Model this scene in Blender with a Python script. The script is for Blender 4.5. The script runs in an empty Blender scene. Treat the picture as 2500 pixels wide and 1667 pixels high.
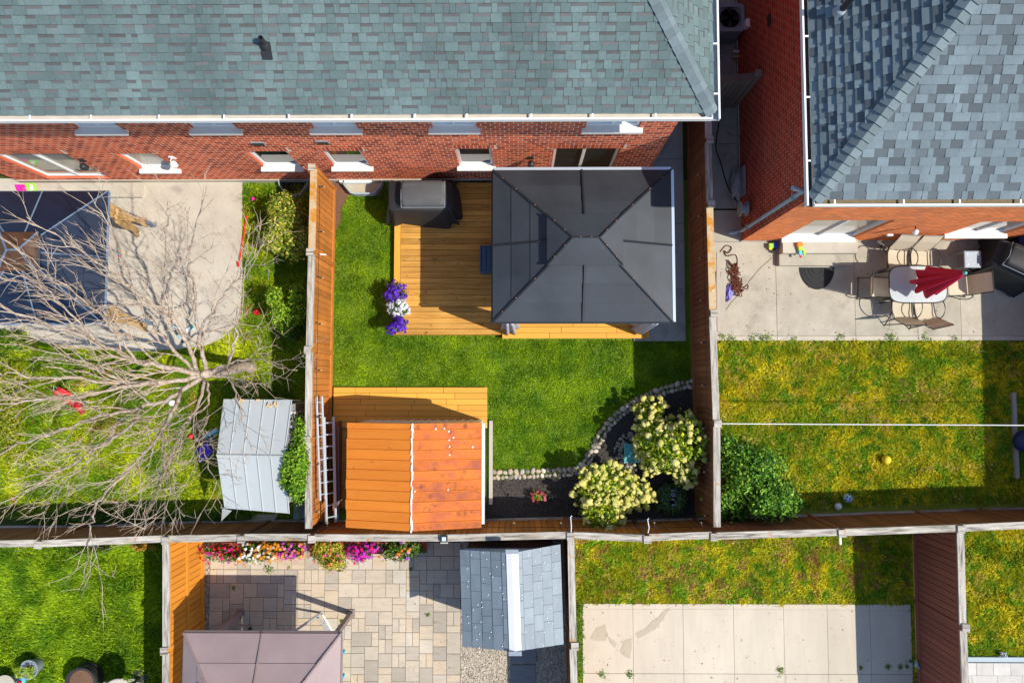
import bpy, math, random
import numpy as np
from mathutils import Vector, Matrix

# ---------------------------------------------------------------- camera, world, sun, exposure
sc = bpy.context.scene
CAM_H = 17.5
TILT_X = math.atan(97 / 1666.667)
TILT_Y = math.atan(15 / 1666.667)
cam_d = bpy.data.cameras.new('camera')
cam_d.sensor_width = 36.0
cam_d.lens = 24.0
cam_d.clip_end = 3000
cam = bpy.data.objects.new('camera', cam_d)
sc.collection.objects.link(cam)
cam.location = (0, 0, CAM_H)
cam.rotation_euler = (TILT_X, TILT_Y, 0)
sc.camera = cam

SUN_TO = Vector((0.79, -0.26, 1.0)).normalized()
world = bpy.data.worlds.new('World')
sc.world = world
world.use_nodes = True
wn = world.node_tree
sky = wn.nodes.new('ShaderNodeTexSky')
sky.sky_type = 'NISHITA'
sky.sun_disc = False
sky.sun_elevation = math.asin(SUN_TO.z)
sky.sun_rotation = math.atan2(SUN_TO.x, SUN_TO.y)
sky.air_density = 1.0
sky.dust_density = 0.4
sky.ozone_density = 2.2
wn.links.new(sky.outputs[0], wn.nodes['Background'].inputs[0])
wn.nodes['Background'].inputs[1].default_value = 0.15
sun_d = bpy.data.lights.new('sun', 'SUN')
sun_d.energy = 4.2
sun_d.angle = math.radians(0.5)
sun_d.color = (1.0, 0.945, 0.845)
sun = bpy.data.objects.new('sun', sun_d)
sc.collection.objects.link(sun)
sun.location = (8, -4, 30)
sun.rotation_euler = (-SUN_TO).to_track_quat('-Z', 'Y').to_euler()
sc.view_settings.view_transform = 'Standard'
sc.view_settings.look = 'None'
sc.view_settings.exposure = 0.38
sc.view_settings.gamma = 1.0
sc.view_settings.use_curve_mapping = False

rng = random.Random(7)
nr = np.random.default_rng(11)
C = sc.collection
R3 = cam.rotation_euler.to_matrix()


def at(px, py, z=0.0):
    """survey helper: the point at height z that the drone photo shows at (px, py)"""
    d = R3 @ Vector(((px - 1250) / 1666.667, -(py - 833.5) / 1666.667, -1))
    t = (z - CAM_H) / d.z
    return Vector((d.x * t, d.y * t, z))


def seen(p):
    c = R3.transposed() @ (Vector(p) - Vector((0, 0, CAM_H)))
    return 1250 + 1666.667 * c.x / -c.z, 833.5 - 1666.667 * c.y / -c.z


# ---------------------------------------------------------------- materials
MATS = {}


def base_mat(name):
    m = bpy.data.materials.new(name)
    m.use_nodes = True
    nt = m.node_tree
    MATS[name] = m
    return m, nt, nt.nodes['Principled BSDF']


def rnd(nt):
    oi = nt.nodes.new('ShaderNodeObjectInfo')
    ge = nt.nodes.new('ShaderNodeNewGeometry')
    ad = nt.nodes.new('ShaderNodeMath'); ad.operation = 'ADD'
    fr = nt.nodes.new('ShaderNodeMath'); fr.operation = 'FRACT'
    nt.links.new(oi.outputs['Random'], ad.inputs[0])
    nt.links.new(ge.outputs['Random Per Island'], ad.inputs[1])
    nt.links.new(ad.outputs[0], fr.inputs[0])
    return fr.outputs[0]


def ramp(nt, cols, src, interp='LINEAR'):
    r = nt.nodes.new('ShaderNodeValToRGB')
    cr = r.color_ramp
    cr.interpolation = interp
    n = len(cols)
    while len(cr.elements) < n:
        cr.elements.new(0.5)
    for i, c in enumerate(cols):
        pos, c = c if len(c) == 2 else (i / max(1, n - 1), c)
        cr.elements[i].position = pos
        cr.elements[i].color = (*c, 1)
    nt.links.new(src, r.inputs[0])
    return r.outputs[0]


def noise(nt, vec, scale, detail=5, rough=0.6, w=None, dist=0.0):
    n = nt.nodes.new('ShaderNodeTexNoise')
    n.noise_dimensions = '4D'
    n.inputs['Scale'].default_value = scale
    n.inputs['Detail'].default_value = detail
    n.inputs['Roughness'].default_value = rough
    n.inputs['Distortion'].default_value = dist
    nt.links.new(vec, n.inputs['Vector'])
    if w is not None:
        mu = nt.nodes.new('ShaderNodeMath'); mu.operation = 'MULTIPLY'
        mu.inputs[1].default_value = 37.0
        nt.links.new(w, mu.inputs[0])
        nt.links.new(mu.outputs[0], n.inputs['W'])
    return n.outputs['Fac']


def mix(nt, a, b, fac, mode='MIX'):
    m = nt.nodes.new('ShaderNodeMix')
    m.data_type = 'RGBA'
    m.blend_type = mode
    for v, s in ((fac, 0), (a, 6), (b, 7)):
        if isinstance(v, (int, float)):
            m.inputs[s].default_value = v
        elif isinstance(v, tuple):
            m.inputs[s].default_value = (*v, 1)
        else:
            nt.links.new(v, m.inputs[s])
    return m.outputs[2]


def surf(name, cols, scale=6.0, detail=6, rough=0.85, bump=0.25, bscale=40.0, stretch=None,
         piece=0.2, pcols=None, pmix=1.0, spec=0.3, metal=0.0, world=False, stains=None, dist=0.0, attr=None, transl=0.0, interp='LINEAR', wvar=None):
    """procedural surface: noise ramp, change from piece to piece, fine relief, optional stains (colour, scale, lo, hi)"""
    m, nt, b = base_mat(name)
    L = nt.links
    tc = nt.nodes.new('ShaderNodeTexCoord')
    vec = tc.outputs['Object']
    if world:
        ge = nt.nodes.new('ShaderNodeNewGeometry')
        vec = ge.outputs['Position']
    raw = vec
    if stretch:
        mp = nt.nodes.new('ShaderNodeMapping')
        mp.inputs['Scale'].default_value = stretch
        L.new(vec, mp.inputs[0])
        vec = mp.outputs[0]
    r = rnd(nt)
    f = noise(nt, vec, scale, detail, 0.62, None if world else r, dist)
    if attr:
        an = nt.nodes.new('ShaderNodeAttribute'); an.attribute_name = attr
        col = mix(nt, an.outputs['Color'], ramp(nt, cols, f), 1.0, 'MULTIPLY')
    else:
        col = ramp(nt, cols, f, interp)
    if pcols:
        col = mix(nt, col, ramp(nt, pcols, r), pmix, 'MULTIPLY')
    if stains:
        for sc_, ss, lo, hi in stains:
            sf = noise(nt, raw, ss, 5, 0.65, None if world else r, 0.4)
            mr = nt.nodes.new('ShaderNodeMapRange')
            mr.inputs['From Min'].default_value = lo
            mr.inputs['From Max'].default_value = hi
            L.new(sf, mr.inputs[0])
            col = mix(nt, col, sc_, mr.outputs[0])
    if wvar:      # broad tone changes over the whole surface (weathering, dust)
        gp = nt.nodes.new('ShaderNodeNewGeometry')
        mw = nt.nodes.new('ShaderNodeMapping'); mw.inputs['Scale'].default_value = wvar[2] if len(wvar) > 2 else (1, 1, 1)
        L.new(gp.outputs['Position'], mw.inputs[0])
        wf = noise(nt, mw.outputs[0], wvar[0], 5, 0.6)
        k = wvar[1]
        col = mix(nt, col, ramp(nt, [(0.3, G(1 - k)), (0.7, G(1.0 + k * 0.6))], wf), 1.0, 'MULTIPLY')
    if piece:
        hs = nt.nodes.new('ShaderNodeHueSaturation')
        mr = nt.nodes.new('ShaderNodeMapRange')
        mr.inputs['To Min'].default_value = 1 - piece
        mr.inputs['To Max'].default_value = 1 + piece
        L.new(r, mr.inputs[0])
        L.new(mr.outputs[0], hs.inputs['Value'])
        L.new(col, hs.inputs['Color'])
        col = hs.outputs[0]
    L.new(col, b.inputs['Base Color'])
    b.inputs['Roughness'].default_value = rough
    b.inputs['Metallic'].default_value = metal
    b.inputs['Specular IOR Level'].default_value = spec
    if bump:
        bp = nt.nodes.new('ShaderNodeBump')
        bp.inputs['Strength'].default_value = bump
        bp.inputs['Distance'].default_value = 0.02
        L.new(noise(nt, vec, bscale, 4, 0.6), bp.inputs['Height'])
        L.new(bp.outputs[0], b.inputs['Normal'])
    if transl:
        tr = nt.nodes.new('ShaderNodeBsdfTranslucent')
        L.new(col, tr.inputs[0])
        ms = nt.nodes.new('ShaderNodeMixShader')
        ms.inputs[0].default_value = transl
        L.new(b.outputs[0], ms.inputs[1]); L.new(tr.outputs[0], ms.inputs[2])
        L.new(ms.outputs[0], nt.nodes['Material Output'].inputs[0])
    return m


def G(v):
    return (v, v, v)


def mulc(c, k):
    return tuple(min(1, x * k) for x in c)


def simple(name, c, rough=0.6, bump=0.05, bscale=60, var=0.15, metal=0.0, spec=0.4, piece=0.08, scale=5):
    return surf(name, [mulc(c, 1 - var), mulc(c, 1 + var)], scale=scale, rough=rough, bump=bump, bscale=bscale, piece=piece, metal=metal, spec=spec)


# roofs
surf('shingle_green', [(0.085, 0.125, 0.128), (0.138, 0.19, 0.188), (0.19, 0.245, 0.238)], scale=30, rough=0.95, bump=0.6, bscale=160, piece=0.16, spec=0.15, wvar=(0.55, 0.28, (1.6, 0.5, 0.5)))
surf('shingle_green_band', [(0.085, 0.09, 0.095), (0.16, 0.155, 0.15)], scale=30, rough=0.95, bump=0.6, bscale=160, piece=0.2, spec=0.15)
surf('shingle_blue', [(0.125, 0.165, 0.185), (0.18, 0.225, 0.245), (0.225, 0.27, 0.285)], scale=30, rough=0.95, bump=0.6, bscale=160, piece=0.14, spec=0.15, wvar=(0.6, 0.25, (1.5, 0.5, 0.5)))
surf('shingle_dark', [(0.088, 0.107, 0.12), (0.14, 0.162, 0.175)], scale=30, rough=0.95, bump=0.6, bscale=160, piece=0.2, spec=0.15)
surf('cap_shingle', [(0.13, 0.165, 0.18), (0.22, 0.265, 0.275)], scale=26, rough=0.95, bump=0.6, bscale=150, piece=0.16, spec=0.15)
simple('felt', (0.03, 0.035, 0.04), rough=0.95)
# masonry
surf('brick_red', [(0.50, 0.085, 0.034), (0.68, 0.16, 0.062)], scale=14, rough=0.9, bump=0.4, bscale=90, piece=0.22, spec=0.2, wvar=(0.9, 0.2), pcols=[(0.75, 0.6, 0.6), (1, 1, 1), (1.0, 1.1, 1.1)])
surf('brick_orange', [(0.66, 0.165, 0.045), (0.80, 0.26, 0.08)], scale=14, rough=0.9, bump=0.4, bscale=90, piece=0.18, spec=0.2, wvar=(0.9, 0.2))
surf('brick_shaded', [(0.34, 0.052, 0.03), (0.50, 0.095, 0.052)], scale=14, rough=0.9, bump=0.4, bscale=90, piece=0.25, spec=0.2)  # darker copy of the brick, with wall shade put into its colour
surf('mortar', [(0.68, 0.55, 0.43), (0.82, 0.70, 0.57)], scale=20, rough=0.95, bump=0.3, piece=0)
surf('mortar_red', [(0.50, 0.29, 0.20), (0.62, 0.40, 0.28)], scale=20, rough=0.95, bump=0.3, piece=0)
surf('concrete', [(0.46, 0.415, 0.335), (0.59, 0.54, 0.44)], scale=2.2, rough=0.9, bump=0.35, bscale=70, piece=0.04, wvar=(0.8, 0.16), stains=[((0.40, 0.35, 0.29), 1.4, 0.56, 0.72), ((0.66, 0.61, 0.53), 4, 0.6, 0.8)])
surf('concrete_grey', [(0.37, 0.335, 0.265), (0.55, 0.505, 0.405)], scale=3.0, rough=0.92, bump=0.5, bscale=90, piece=0.05, wvar=(1.1, 0.2), stains=[((0.29, 0.26, 0.205), 1.2, 0.58, 0.75), ((0.56, 0.51, 0.41), 9, 0.6, 0.75), ((0.2, 0.18, 0.14), 30, 0.66, 0.72)])
surf('concrete_side', [(0.30, 0.32, 0.29), (0.44, 0.46, 0.42)], scale=3.0, rough=0.92, bump=0.5, bscale=80, piece=0.05, stains=[((0.22, 0.235, 0.2), 2.2, 0.5, 0.7)])
surf('slab_cream', [(0.52, 0.45, 0.345), (0.61, 0.535, 0.42)], scale=1.6, rough=0.88, bump=0.2, bscale=60, stretch=(6, 1, 1), piece=0.03, wvar=(0.9, 0.13, (1.5, 0.4, 1)), stains=[((0.5, 0.44, 0.34), 1.0, 0.62, 0.75)])
surf('damp_slab', [(0.41, 0.345, 0.25), (0.48, 0.41, 0.305)], scale=3, rough=0.6, bump=0.2, piece=0.03)
surf('stamped', [(0.42, 0.40, 0.36), (0.66, 0.63, 0.58)], scale=4.0, rough=0.8, bump=0.5, bscale=14, piece=0.08, dist=1.2)
surf('paver', [(0.34, 0.30, 0.25), (0.54, 0.475, 0.385), (0.63, 0.56, 0.465)], scale=3.2, rough=0.85, bump=0.3, bscale=50, stretch=(1, 3.5, 1), piece=0.1, wvar=(0.7, 0.14), pcols=[(0.80, 0.79, 0.78), (1, 0.97, 0.93), (1.0, 0.90, 0.78), (0.93, 0.95, 0.96)], dist=0.8)
surf('paver_shaded', [(0.16, 0.16, 0.17), (0.30, 0.29, 0.29)], scale=4, rough=0.85, bump=0.3, piece=0.15, stretch=(1, 3, 1))  # the stepping stones' shade is put into this darker paver colour
surf('joint_sand', [(0.10, 0.09, 0.07), (0.2, 0.17, 0.13)], scale=20, rough=1, bump=0.5, piece=0)
surf('gravel_tan', [(0.16, 0.13, 0.09), (0.5, 0.43, 0.33), (0.68, 0.60, 0.49)], scale=60, detail=3, rough=0.95, bump=0.8, bscale=70, piece=0)
surf('pebble', [(0.33, 0.30, 0.26), (0.60, 0.54, 0.45)], scale=9, rough=0.8, bump=0.15, piece=0.3, pcols=[(0.6, 0.62, 0.66), (1, 0.95, 0.88), (0.95, 0.82, 0.7), (0.75, 0.8, 0.86), (1.15, 1.1, 1.02)])
surf('mulch', [(0.012, 0.010, 0.009), (0.045, 0.039, 0.035), (0.10, 0.088, 0.078)], scale=26, rough=0.95, bump=1.0, bscale=50, piece=0.4)
surf('soil', [(0.10, 0.055, 0.035), (0.24, 0.13, 0.08)], scale=18, rough=0.98, bump=0.9, bscale=40, piece=0)
# timber
surf('fence_orange', [(0.38, 0.125, 0.022), (0.52, 0.185, 0.035), (0.60, 0.235, 0.05)], scale=3, stretch=(1, 1, 0.18), rough=0.75, bump=0.25, bscale=25, piece=0.16, wvar=(1.3, 0.25))
surf('fence_golden', [(0.60, 0.21, 0.02), (0.74, 0.29, 0.03)], scale=3, stretch=(1, 1, 0.18), rough=0.7, bump=0.2, bscale=25, piece=0.1)
surf('fence_brown', [(0.21, 0.08, 0.033), (0.32, 0.135, 0.055)], scale=4, stretch=(1, 1, 0.18), rough=0.75, bump=0.3, bscale=25, piece=0.2)
surf('fence_red', [(0.21, 0.068, 0.045), (0.29, 0.10, 0.065)], scale=4, stretch=(1, 1, 0.18), rough=0.7, bump=0.25, bscale=25, piece=0.12)
surf('fence_grey', [(0.13, 0.11, 0.09), (0.22, 0.19, 0.155)], scale=4, stretch=(1, 1, 0.18), rough=0.85, bump=0.3, bscale=25, piece=0.25)
surf('cap_weathered', [(0.35, (0.15, 0.13, 0.105)), (0.5, (0.42, 0.38, 0.32)), (0.68, (0.60, 0.55, 0.47))], scale=6, stretch=(0.35, 4, 4), rough=0.9, bump=0.5, bscale=30, piece=0.12, stains=[((0.44, 0.22, 0.05), 2.4, 0.60, 0.68), ((0.15, 0.12, 0.1), 6, 0.64, 0.74)])
surf('cap_stained', [(0.42, 0.29, 0.14), (0.58, 0.46, 0.30)], scale=7, stretch=(0.3, 4, 4), rough=0.85, bump=0.5, bscale=30, piece=0.12, stains=[((0.50, 0.21, 0.02), 3.0, 0.48, 0.58), ((0.6, 0.55, 0.48), 5, 0.58, 0.66)])
surf('deck_board', [(0.3, (0.42, 0.18, 0.03)), (0.5, (0.60, 0.30, 0.055)), (0.72, (0.72, 0.41, 0.11))], scale=5, stretch=(0.25, 6, 6), wvar=(1.2, 0.18), rough=0.6, bump=0.2, bscale=30, piece=0.2, stains=[((0.20, 0.07, 0.015), 6, 0.62, 0.68)])
surf('deck_gold', [(0.60, 0.27, 0.035), (0.74, 0.36, 0.05), (0.80, 0.42, 0.08)], scale=5, stretch=(0.25, 6, 6), rough=0.55, bump=0.15, bscale=30, piece=0.12, stains=[((0.45, 0.18, 0.02), 5, 0.68, 0.74)])
surf('dark_gap', [(0.015, 0.011, 0.008), (0.03, 0.022, 0.015)], scale=8, rough=1, bump=0, piece=0)  # near-black: shade in the gaps put into the colour; also cracks
surf('old_plank', [(0.33, 0.29, 0.24), (0.50, 0.45, 0.38)], scale=8, stretch=(4, 0.3, 4), rough=0.9, bump=0.4, bscale=30, piece=0.15)
surf('bark', [(0.34, (0.20, 0.145, 0.115)), (0.5, (0.42, 0.33, 0.25)), (0.66, (0.56, 0.47, 0.38))], scale=14, rough=0.95, bump=0.9, bscale=45, piece=0.08, stains=[((0.47, 0.26, 0.11), 7, 0.58, 0.66), ((0.52, 0.55, 0.53), 9, 0.58, 0.68)])
surf('twig', [(0.42, 0.31, 0.22), (0.62, 0.49, 0.37)], scale=6, rough=0.9, bump=0.2, bscale=60, piece=0.12)
# metals, plastics and cloth
simple('white_trim', (0.80, 0.80, 0.78), rough=0.4, var=0.05, piece=0.03)
simple('gutter_inside', (0.58, 0.53, 0.44), rough=0.8, var=0.2)
surf('gutter_debris', [(0.10, 0.08, 0.05), (0.38, 0.29, 0.17)], scale=25, rough=1, bump=0.8, piece=0.2)
simple('sill_stone', (0.74, 0.71, 0.66), rough=0.75, var=0.07, piece=0.04)
simple('window_white', (0.78, 0.78, 0.77), rough=0.35, var=0.04, piece=0.02)
simple('black_metal', (0.025, 0.026, 0.03), rough=0.5, var=0.2)
simple('grey_metal', (0.30, 0.34, 0.38), rough=0.45, var=0.12, metal=0.2)
simple('grey_blue', (0.33, 0.42, 0.46), rough=0.6, var=0.15)
surf('dark_panel', [(0.030, 0.036, 0.044), (0.044, 0.051, 0.06)], scale=3, rough=0.5, bump=0.05, bscale=200, piece=0.1, spec=0.45, wvar=(1.0, 0.3), stains=[((0.10, 0.10, 0.10), 14, 0.70, 0.78)])
simple('dark_frame', (0.018, 0.021, 0.026), rough=0.45, var=0.1)
simple('screw_rust', (0.33, 0.13, 0.06), rough=0.6)
simple('silver_edge', (0.62, 0.70, 0.78), rough=0.3, metal=0.4, var=0.06)
surf('navy_panel', [(0.006, 0.013, 0.034), (0.012, 0.023, 0.05)], scale=2.5, rough=0.35, bump=0.03, piece=0.15, spec=0.5)
simple('brown_reflection', (0.10, 0.045, 0.02), rough=0.35, var=0.2)  # brownish reflection put into the colour of the upper tier
simple('pale_frame', (0.13, 0.18, 0.26), rough=0.5, var=0.1)
surf('taupe_panel', [(0.295, 0.215, 0.205), (0.335, 0.25, 0.24)], scale=3, rough=0.6, bump=0.05, bscale=200, piece=0.03, spec=0.35, wvar=(0.8, 0.14))
simple('taupe_frame', (0.25, 0.19, 0.18), rough=0.5, var=0.06)
surf('rust_sheet', [(0.52, 0.13, 0.012), (0.64, 0.19, 0.018), (0.70, 0.25, 0.03)], scale=2.2, stretch=(0.5, 3, 1), rough=0.7, bump=0.12, bscale=40, piece=0.07, stains=[((0.36, 0.10, 0.02), 3.0, 0.60, 0.74)])
surf('rust_sheet_old', [(0.50, 0.095, 0.010), (0.64, 0.175, 0.018)], scale=2.4, stretch=(0.5, 3, 1), rough=0.65, bump=0.15, bscale=40, piece=0.12, wvar=(1.2, 0.2), stains=[((0.38, 0.085, 0.035), 2.6, 0.46, 0.66), ((0.16, 0.035, 0.012), 4.5, 0.54, 0.70)])
simple('caulk', (0.78, 0.75, 0.70), rough=0.6, var=0.1)
surf('zinc_sheet', [(0.40, 0.43, 0.43), (0.48, 0.51, 0.505)], scale=2, rough=0.45, bump=0.06, piece=0.03, metal=0.1, stains=[((0.44, 0.45, 0.43), 1.6, 0.58, 0.75)])
surf('resin_tile', [(0.115, 0.15, 0.18), (0.18, 0.22, 0.25), (0.265, 0.31, 0.335)], scale=3.2, stretch=(1, 0.4, 1), rough=0.5, bump=0.1, piece=0.1, dist=1.0)
simple('resin_wall', (0.13, 0.15, 0.19), rough=0.55)
surf('cover_black', [(0.016, 0.017, 0.019), (0.028, 0.029, 0.031)], scale=6, rough=0.62, bump=0.3, bscale=16, piece=0.05, spec=0.4)
surf('cover_grey', [(0.07, 0.072, 0.074), (0.10, 0.102, 0.104)], scale=6, rough=0.6, bump=0.2, bscale=16, piece=0.05, spec=0.4)
surf('sling_cream', [(0.70, 0.61, 0.45), (0.82, 0.73, 0.56)], scale=3, stretch=(8, 1, 1), rough=0.8, bump=0.1, piece=0.05, transl=0.3)
simple('bronze_tube', (0.055, 0.05, 0.048), rough=0.4, metal=0.3)
simple('umbrella_red', (0.58, 0.006, 0.045), rough=0.75, var=0.2, bump=0.15, bscale=30)
surf('curtain_beige', [(0.52, 0.32, 0.12), (0.70, 0.47, 0.22)], scale=6, stretch=(1, 4, 1), rough=0.9, bump=0.2, piece=0.05, transl=0.2)
surf('curtain_lilac', [(0.48, 0.42, 0.47), (0.66, 0.60, 0.64)], scale=6, rough=0.9, bump=0.2, piece=0.05, transl=0.2)
surf('rubber_mat', [(0.018, 0.019, 0.02), (0.05, 0.05, 0.05)], scale=40, rough=0.9, bump=0.9, bscale=45, piece=0)
surf('rope', [(0.05, 0.015, 0.01), (0.24, 0.075, 0.035)], scale=45, rough=0.9, bump=0.4, piece=0.1)
for nm, c in dict(blue=(0.02, 0.07, 0.55), sky_blue=(0.12, 0.5, 0.85), orange=(0.85, 0.22, 0.02), lime=(0.35, 0.75, 0.05), yellow=(0.85, 0.60, 0.03),
                  red=(0.72, 0.015, 0.02), pink=(0.85, 0.02, 0.35), purple=(0.16, 0.05, 0.62), teal=(0.12, 0.42, 0.40), aqua=(0.0, 0.5, 0.72), white=(0.82, 0.82, 0.80), ball_blue=(0.48, 0.72, 0.88),
                  navy=(0.02, 0.03, 0.13), violet=(0.22, 0.18, 0.62), clay=(0.30, 0.07, 0.045), tan=(0.60, 0.42, 0.22), blue_wood=(0.045, 0.095, 0.16)).items():
    simple('plastic_' + nm, c, rough=0.45, var=0.1, piece=0.05)
# glass
def glass(name, tint, rough):
    m, nt, b = base_mat(name)
    tc = nt.nodes.new('ShaderNodeTexCoord')
    f = noise(nt, tc.outputs['Object'], 1.3, 2)
    nt.links.new(ramp(nt, [mulc(tint, 0.7), mulc(tint, 1.2)], f), b.inputs['Base Color'])
    b.inputs['Roughness'].default_value = rough
    b.inputs['Specular IOR Level'].default_value = 0.9
    b.inputs['IOR'].default_value = 1.6
    return m
glass('pane_dark', (0.02, 0.028, 0.032), 0.03)
glass('pane_blind', (0.33, 0.32, 0.27), 0.05)
glass('pane_sky', (0.66, 0.80, 0.82), 0.15)
mg, nt_, bg_ = base_mat('table_glass')
bg_.inputs['Base Color'].default_value = (0.78, 0.84, 0.84, 1)
bg_.inputs['Roughness'].default_value = 0.3
bg_.inputs['Transmission Weight'].default_value = 0.45
bg_.inputs['Alpha'].default_value = 0.92
nt_.links.new(ramp(nt_, [(0.70, 0.77, 0.78), (0.82, 0.87, 0.87)], noise(nt_, nt_.nodes.new('ShaderNodeTexCoord').outputs['Object'], 3)), bg_.inputs['Base Color'])
# greenery: colour comes per leaf or blade from the Col attribute
surf('leaf', [(0.75, 0.75, 0.75), (1.15, 1.15, 1.15)], scale=8, rough=0.6, bump=0, piece=0.25, attr='Col', transl=0.3, spec=0.3)
surf('blade', [(0.85, 0.85, 0.85), (1.15, 1.15, 1.15)], scale=3, rough=0.7, bump=0, piece=0.22, attr='Col', transl=0.4, spec=0.2)
surf('petal', [(0.85, 0.85, 0.85), (1.1, 1.1, 1.1)], scale=8, rough=0.7, bump=0, piece=0.12, attr='Col', transl=0.2, spec=0.2)
surf('hydrangea_cream', [(0.42, 0.42, 0.07), (0.78, 0.72, 0.22), (0.90, 0.86, 0.46)], scale=28, detail=3, rough=0.8, bump=1.0, bscale=45, piece=0.12, pcols=[(0.85, 0.9, 0.55), (1, 1, 0.9), (1, 0.96, 0.8), (1, 1, 1.1)])
surf('lawn_green', [(0.05, 0.10, 0.008), (0.12, 0.20, 0.012), (0.20, 0.27, 0.02)], scale=1.6, rough=0.95, bump=0.9, bscale=40, piece=0, world=True)
surf('lawn_yellow', [(0.09, 0.13, 0.010), (0.22, 0.24, 0.02), (0.34, 0.28, 0.06)], scale=2.2, rough=0.95, bump=0.9, bscale=40, piece=0, world=True)
surf('ground_grass', [(0.03, 0.05, 0.008), (0.08, 0.10, 0.015)], scale=1.0, rough=0.95, bump=0.6, bscale=20, piece=0, world=True)
# ---------------------------------------------------------------- object and mesh helpers
WL = {}          # world location of every object that parents parts


def M(n):
    return MATS[n]


def tag(o, label=None, cat=None, group=None, kind=None):
    if label: o['label'] = label
    if cat: o['category'] = cat
    if group: o['group'] = group
    if kind: o['kind'] = kind
    return o


def wl(o):
    return WL.get(o.name, Vector((0, 0, 0))) if o else Vector((0, 0, 0))


def thing(name, label, cat, loc=(0, 0, 0), rotz=0.0, group=None):
    o = bpy.data.objects.new(name, None)
    o.empty_display_size = 0.2
    C.objects.link(o)
    o.location = loc
    o.rotation_euler = (0, 0, rotz)
    WL[o.name] = Vector(loc)
    return tag(o, label, cat, group)


def link(name, me, parent=None, loc=None):
    """loc in world coordinates; parts follow their thing"""
    o = bpy.data.objects.new(name, me)
    C.objects.link(o)
    if parent:
        o.parent = parent
    w = wl(parent)
    l = Vector(loc) if loc is not None else w.copy()
    o.location = l - w
    WL[o.name] = l
    return o


class MB:
    """collects faces in world (or local) coordinates, builds ONE mesh object"""
    def __init__(s):
        s.v = []; s.f = []; s.m = []; s.mats = []

    def mi(s, mat):
        if mat not in s.mats: s.mats.append(mat)
        return s.mats.index(mat)

    def poly(s, pts, mat):
        b = len(s.v)
        s.v += [tuple(p) for p in pts]
        s.f.append(list(range(b, b + len(pts)))); s.m.append(s.mi(mat))

    def mesh(s, vs, fs, mat):
        b = len(s.v)
        k = s.mi(mat)
        s.v += [tuple(p) for p in vs]
        for f in fs:
            s.f.append([b + i for i in f]); s.m.append(k)

    def box(s, c, size, mat, rot=None):
        """box with centre c; rot = Matrix 3x3 or z angle"""
        hx, hy, hz = size[0] / 2, size[1] / 2, size[2] / 2
        vs = [Vector((x, y, z)) for x in (-hx, hx) for y in (-hy, hy) for z in (-hz, hz)]
        if rot is not None:
            Rm = rot if not isinstance(rot, (int, float)) else Matrix.Rotation(rot, 3, 'Z')
            vs = [Rm @ v for v in vs]
        c = Vector(c)
        s.mesh([v + c for v in vs], BOXF, mat)

    def span(s, x0, x1, y0, y1, z0, z1, mat):
        s.box(((x0 + x1) / 2, (y0 + y1) / 2, (z0 + z1) / 2), (x1 - x0, y1 - y0, z1 - z0), mat)

    def prism(s, pts, d, mat, side=None):
        """top polygon pts, extruded by vector d (downwards); top faces keep their order"""
        n = len(pts)
        d = Vector(d)
        p = [Vector(q) for q in pts]
        q = [a + d for a in p]
        s.mesh(p + q, [list(range(n)), list(range(2 * n - 1, n - 1, -1))], mat)
        s.mesh(p + q, [[i, n + i, n + (i + 1) % n, (i + 1) % n] for i in range(n)], side or mat)

    def tube(s, path, rad, mat, n=6, caps=True):
        path = [Vector(p) for p in path]
        if isinstance(rad, (int, float)): rad = [rad] * len(path)
        rings = []
        up = Vector((0.13, 0.21, 0.97))
        for i, p in enumerate(path):
            a = path[max(0, i - 1)]; b = path[min(len(path) - 1, i + 1)]
            t = (b - a)
            t = t.normalized() if t.length > 1e-9 else Vector((0, 0, 1))
            u = t.cross(up)
            if u.length < 1e-3: u = t.cross(Vector((1, 0, 0)))
            u.normalize(); w = t.cross(u)
            rings.append([p + (u * math.cos(k * 2 * math.pi / n) + w * math.sin(k * 2 * math.pi / n)) * rad[i] for k in range(n)])
        vs = [q for r in rings for q in r]
        fs = []
        for i in range(len(path) - 1):
            for k in range(n):
                fs.append([i * n + k, i * n + (k + 1) % n, (i + 1) * n + (k + 1) % n, (i + 1) * n + k])
        if caps:
            fs.append(list(range(n - 1, -1, -1)))
            fs.append([(len(path) - 1) * n + k for k in range(n)])
        s.mesh(vs, fs, mat)

    def loft(s, rings, mat, cap0=True, cap1=True):
        n = len(rings[0])
        vs = [q for r in rings for q in r]
        fs = []
        for i in range(len(rings) - 1):
            for k in range(n):
                fs.append([i * n + k, i * n + (k + 1) % n, (i + 1) * n + (k + 1) % n, (i + 1) * n + k])
        if cap0: fs.append(list(range(n - 1, -1, -1)))
        if cap1: fs.append([(len(rings) - 1) * n + k for k in range(n)])
        s.mesh(vs, fs, mat)

    def lathe(s, prof, c, mat, n=20, sx=1, sy=1):
        c = Vector(c)
        rings = [[c + Vector((r * sx * math.cos(2 * math.pi * k / n), r * sy * math.sin(2 * math.pi * k / n), z)) for k in range(n)] for r, z in prof]
        s.loft(rings, mat)

    def me(s, name, off=Vector((0, 0, 0)), smooth=False):
        me = bpy.data.meshes.new(name)
        me.from_pydata([tuple(Vector(p) - off) for p in s.v], [], s.f)
        for mt in s.mats: me.materials.append(M(mt))
        me.polygons.foreach_set('material_index', s.m)
        if smooth: me.polygons.foreach_set('use_smooth', [True] * len(s.f))
        me.update()
        return me

    def build(s, name, parent=None, local=False, smooth=False, loc=None):
        if local:
            o = bpy.data.objects.new(name, s.me(name, smooth=smooth))
            C.objects.link(o)
            if parent: o.parent = parent
            WL[o.name] = wl(parent)
            return o
        l = Vector(loc) if loc is not None else wl(parent)
        return link(name, s.me(name, l, smooth), parent, l)


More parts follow.
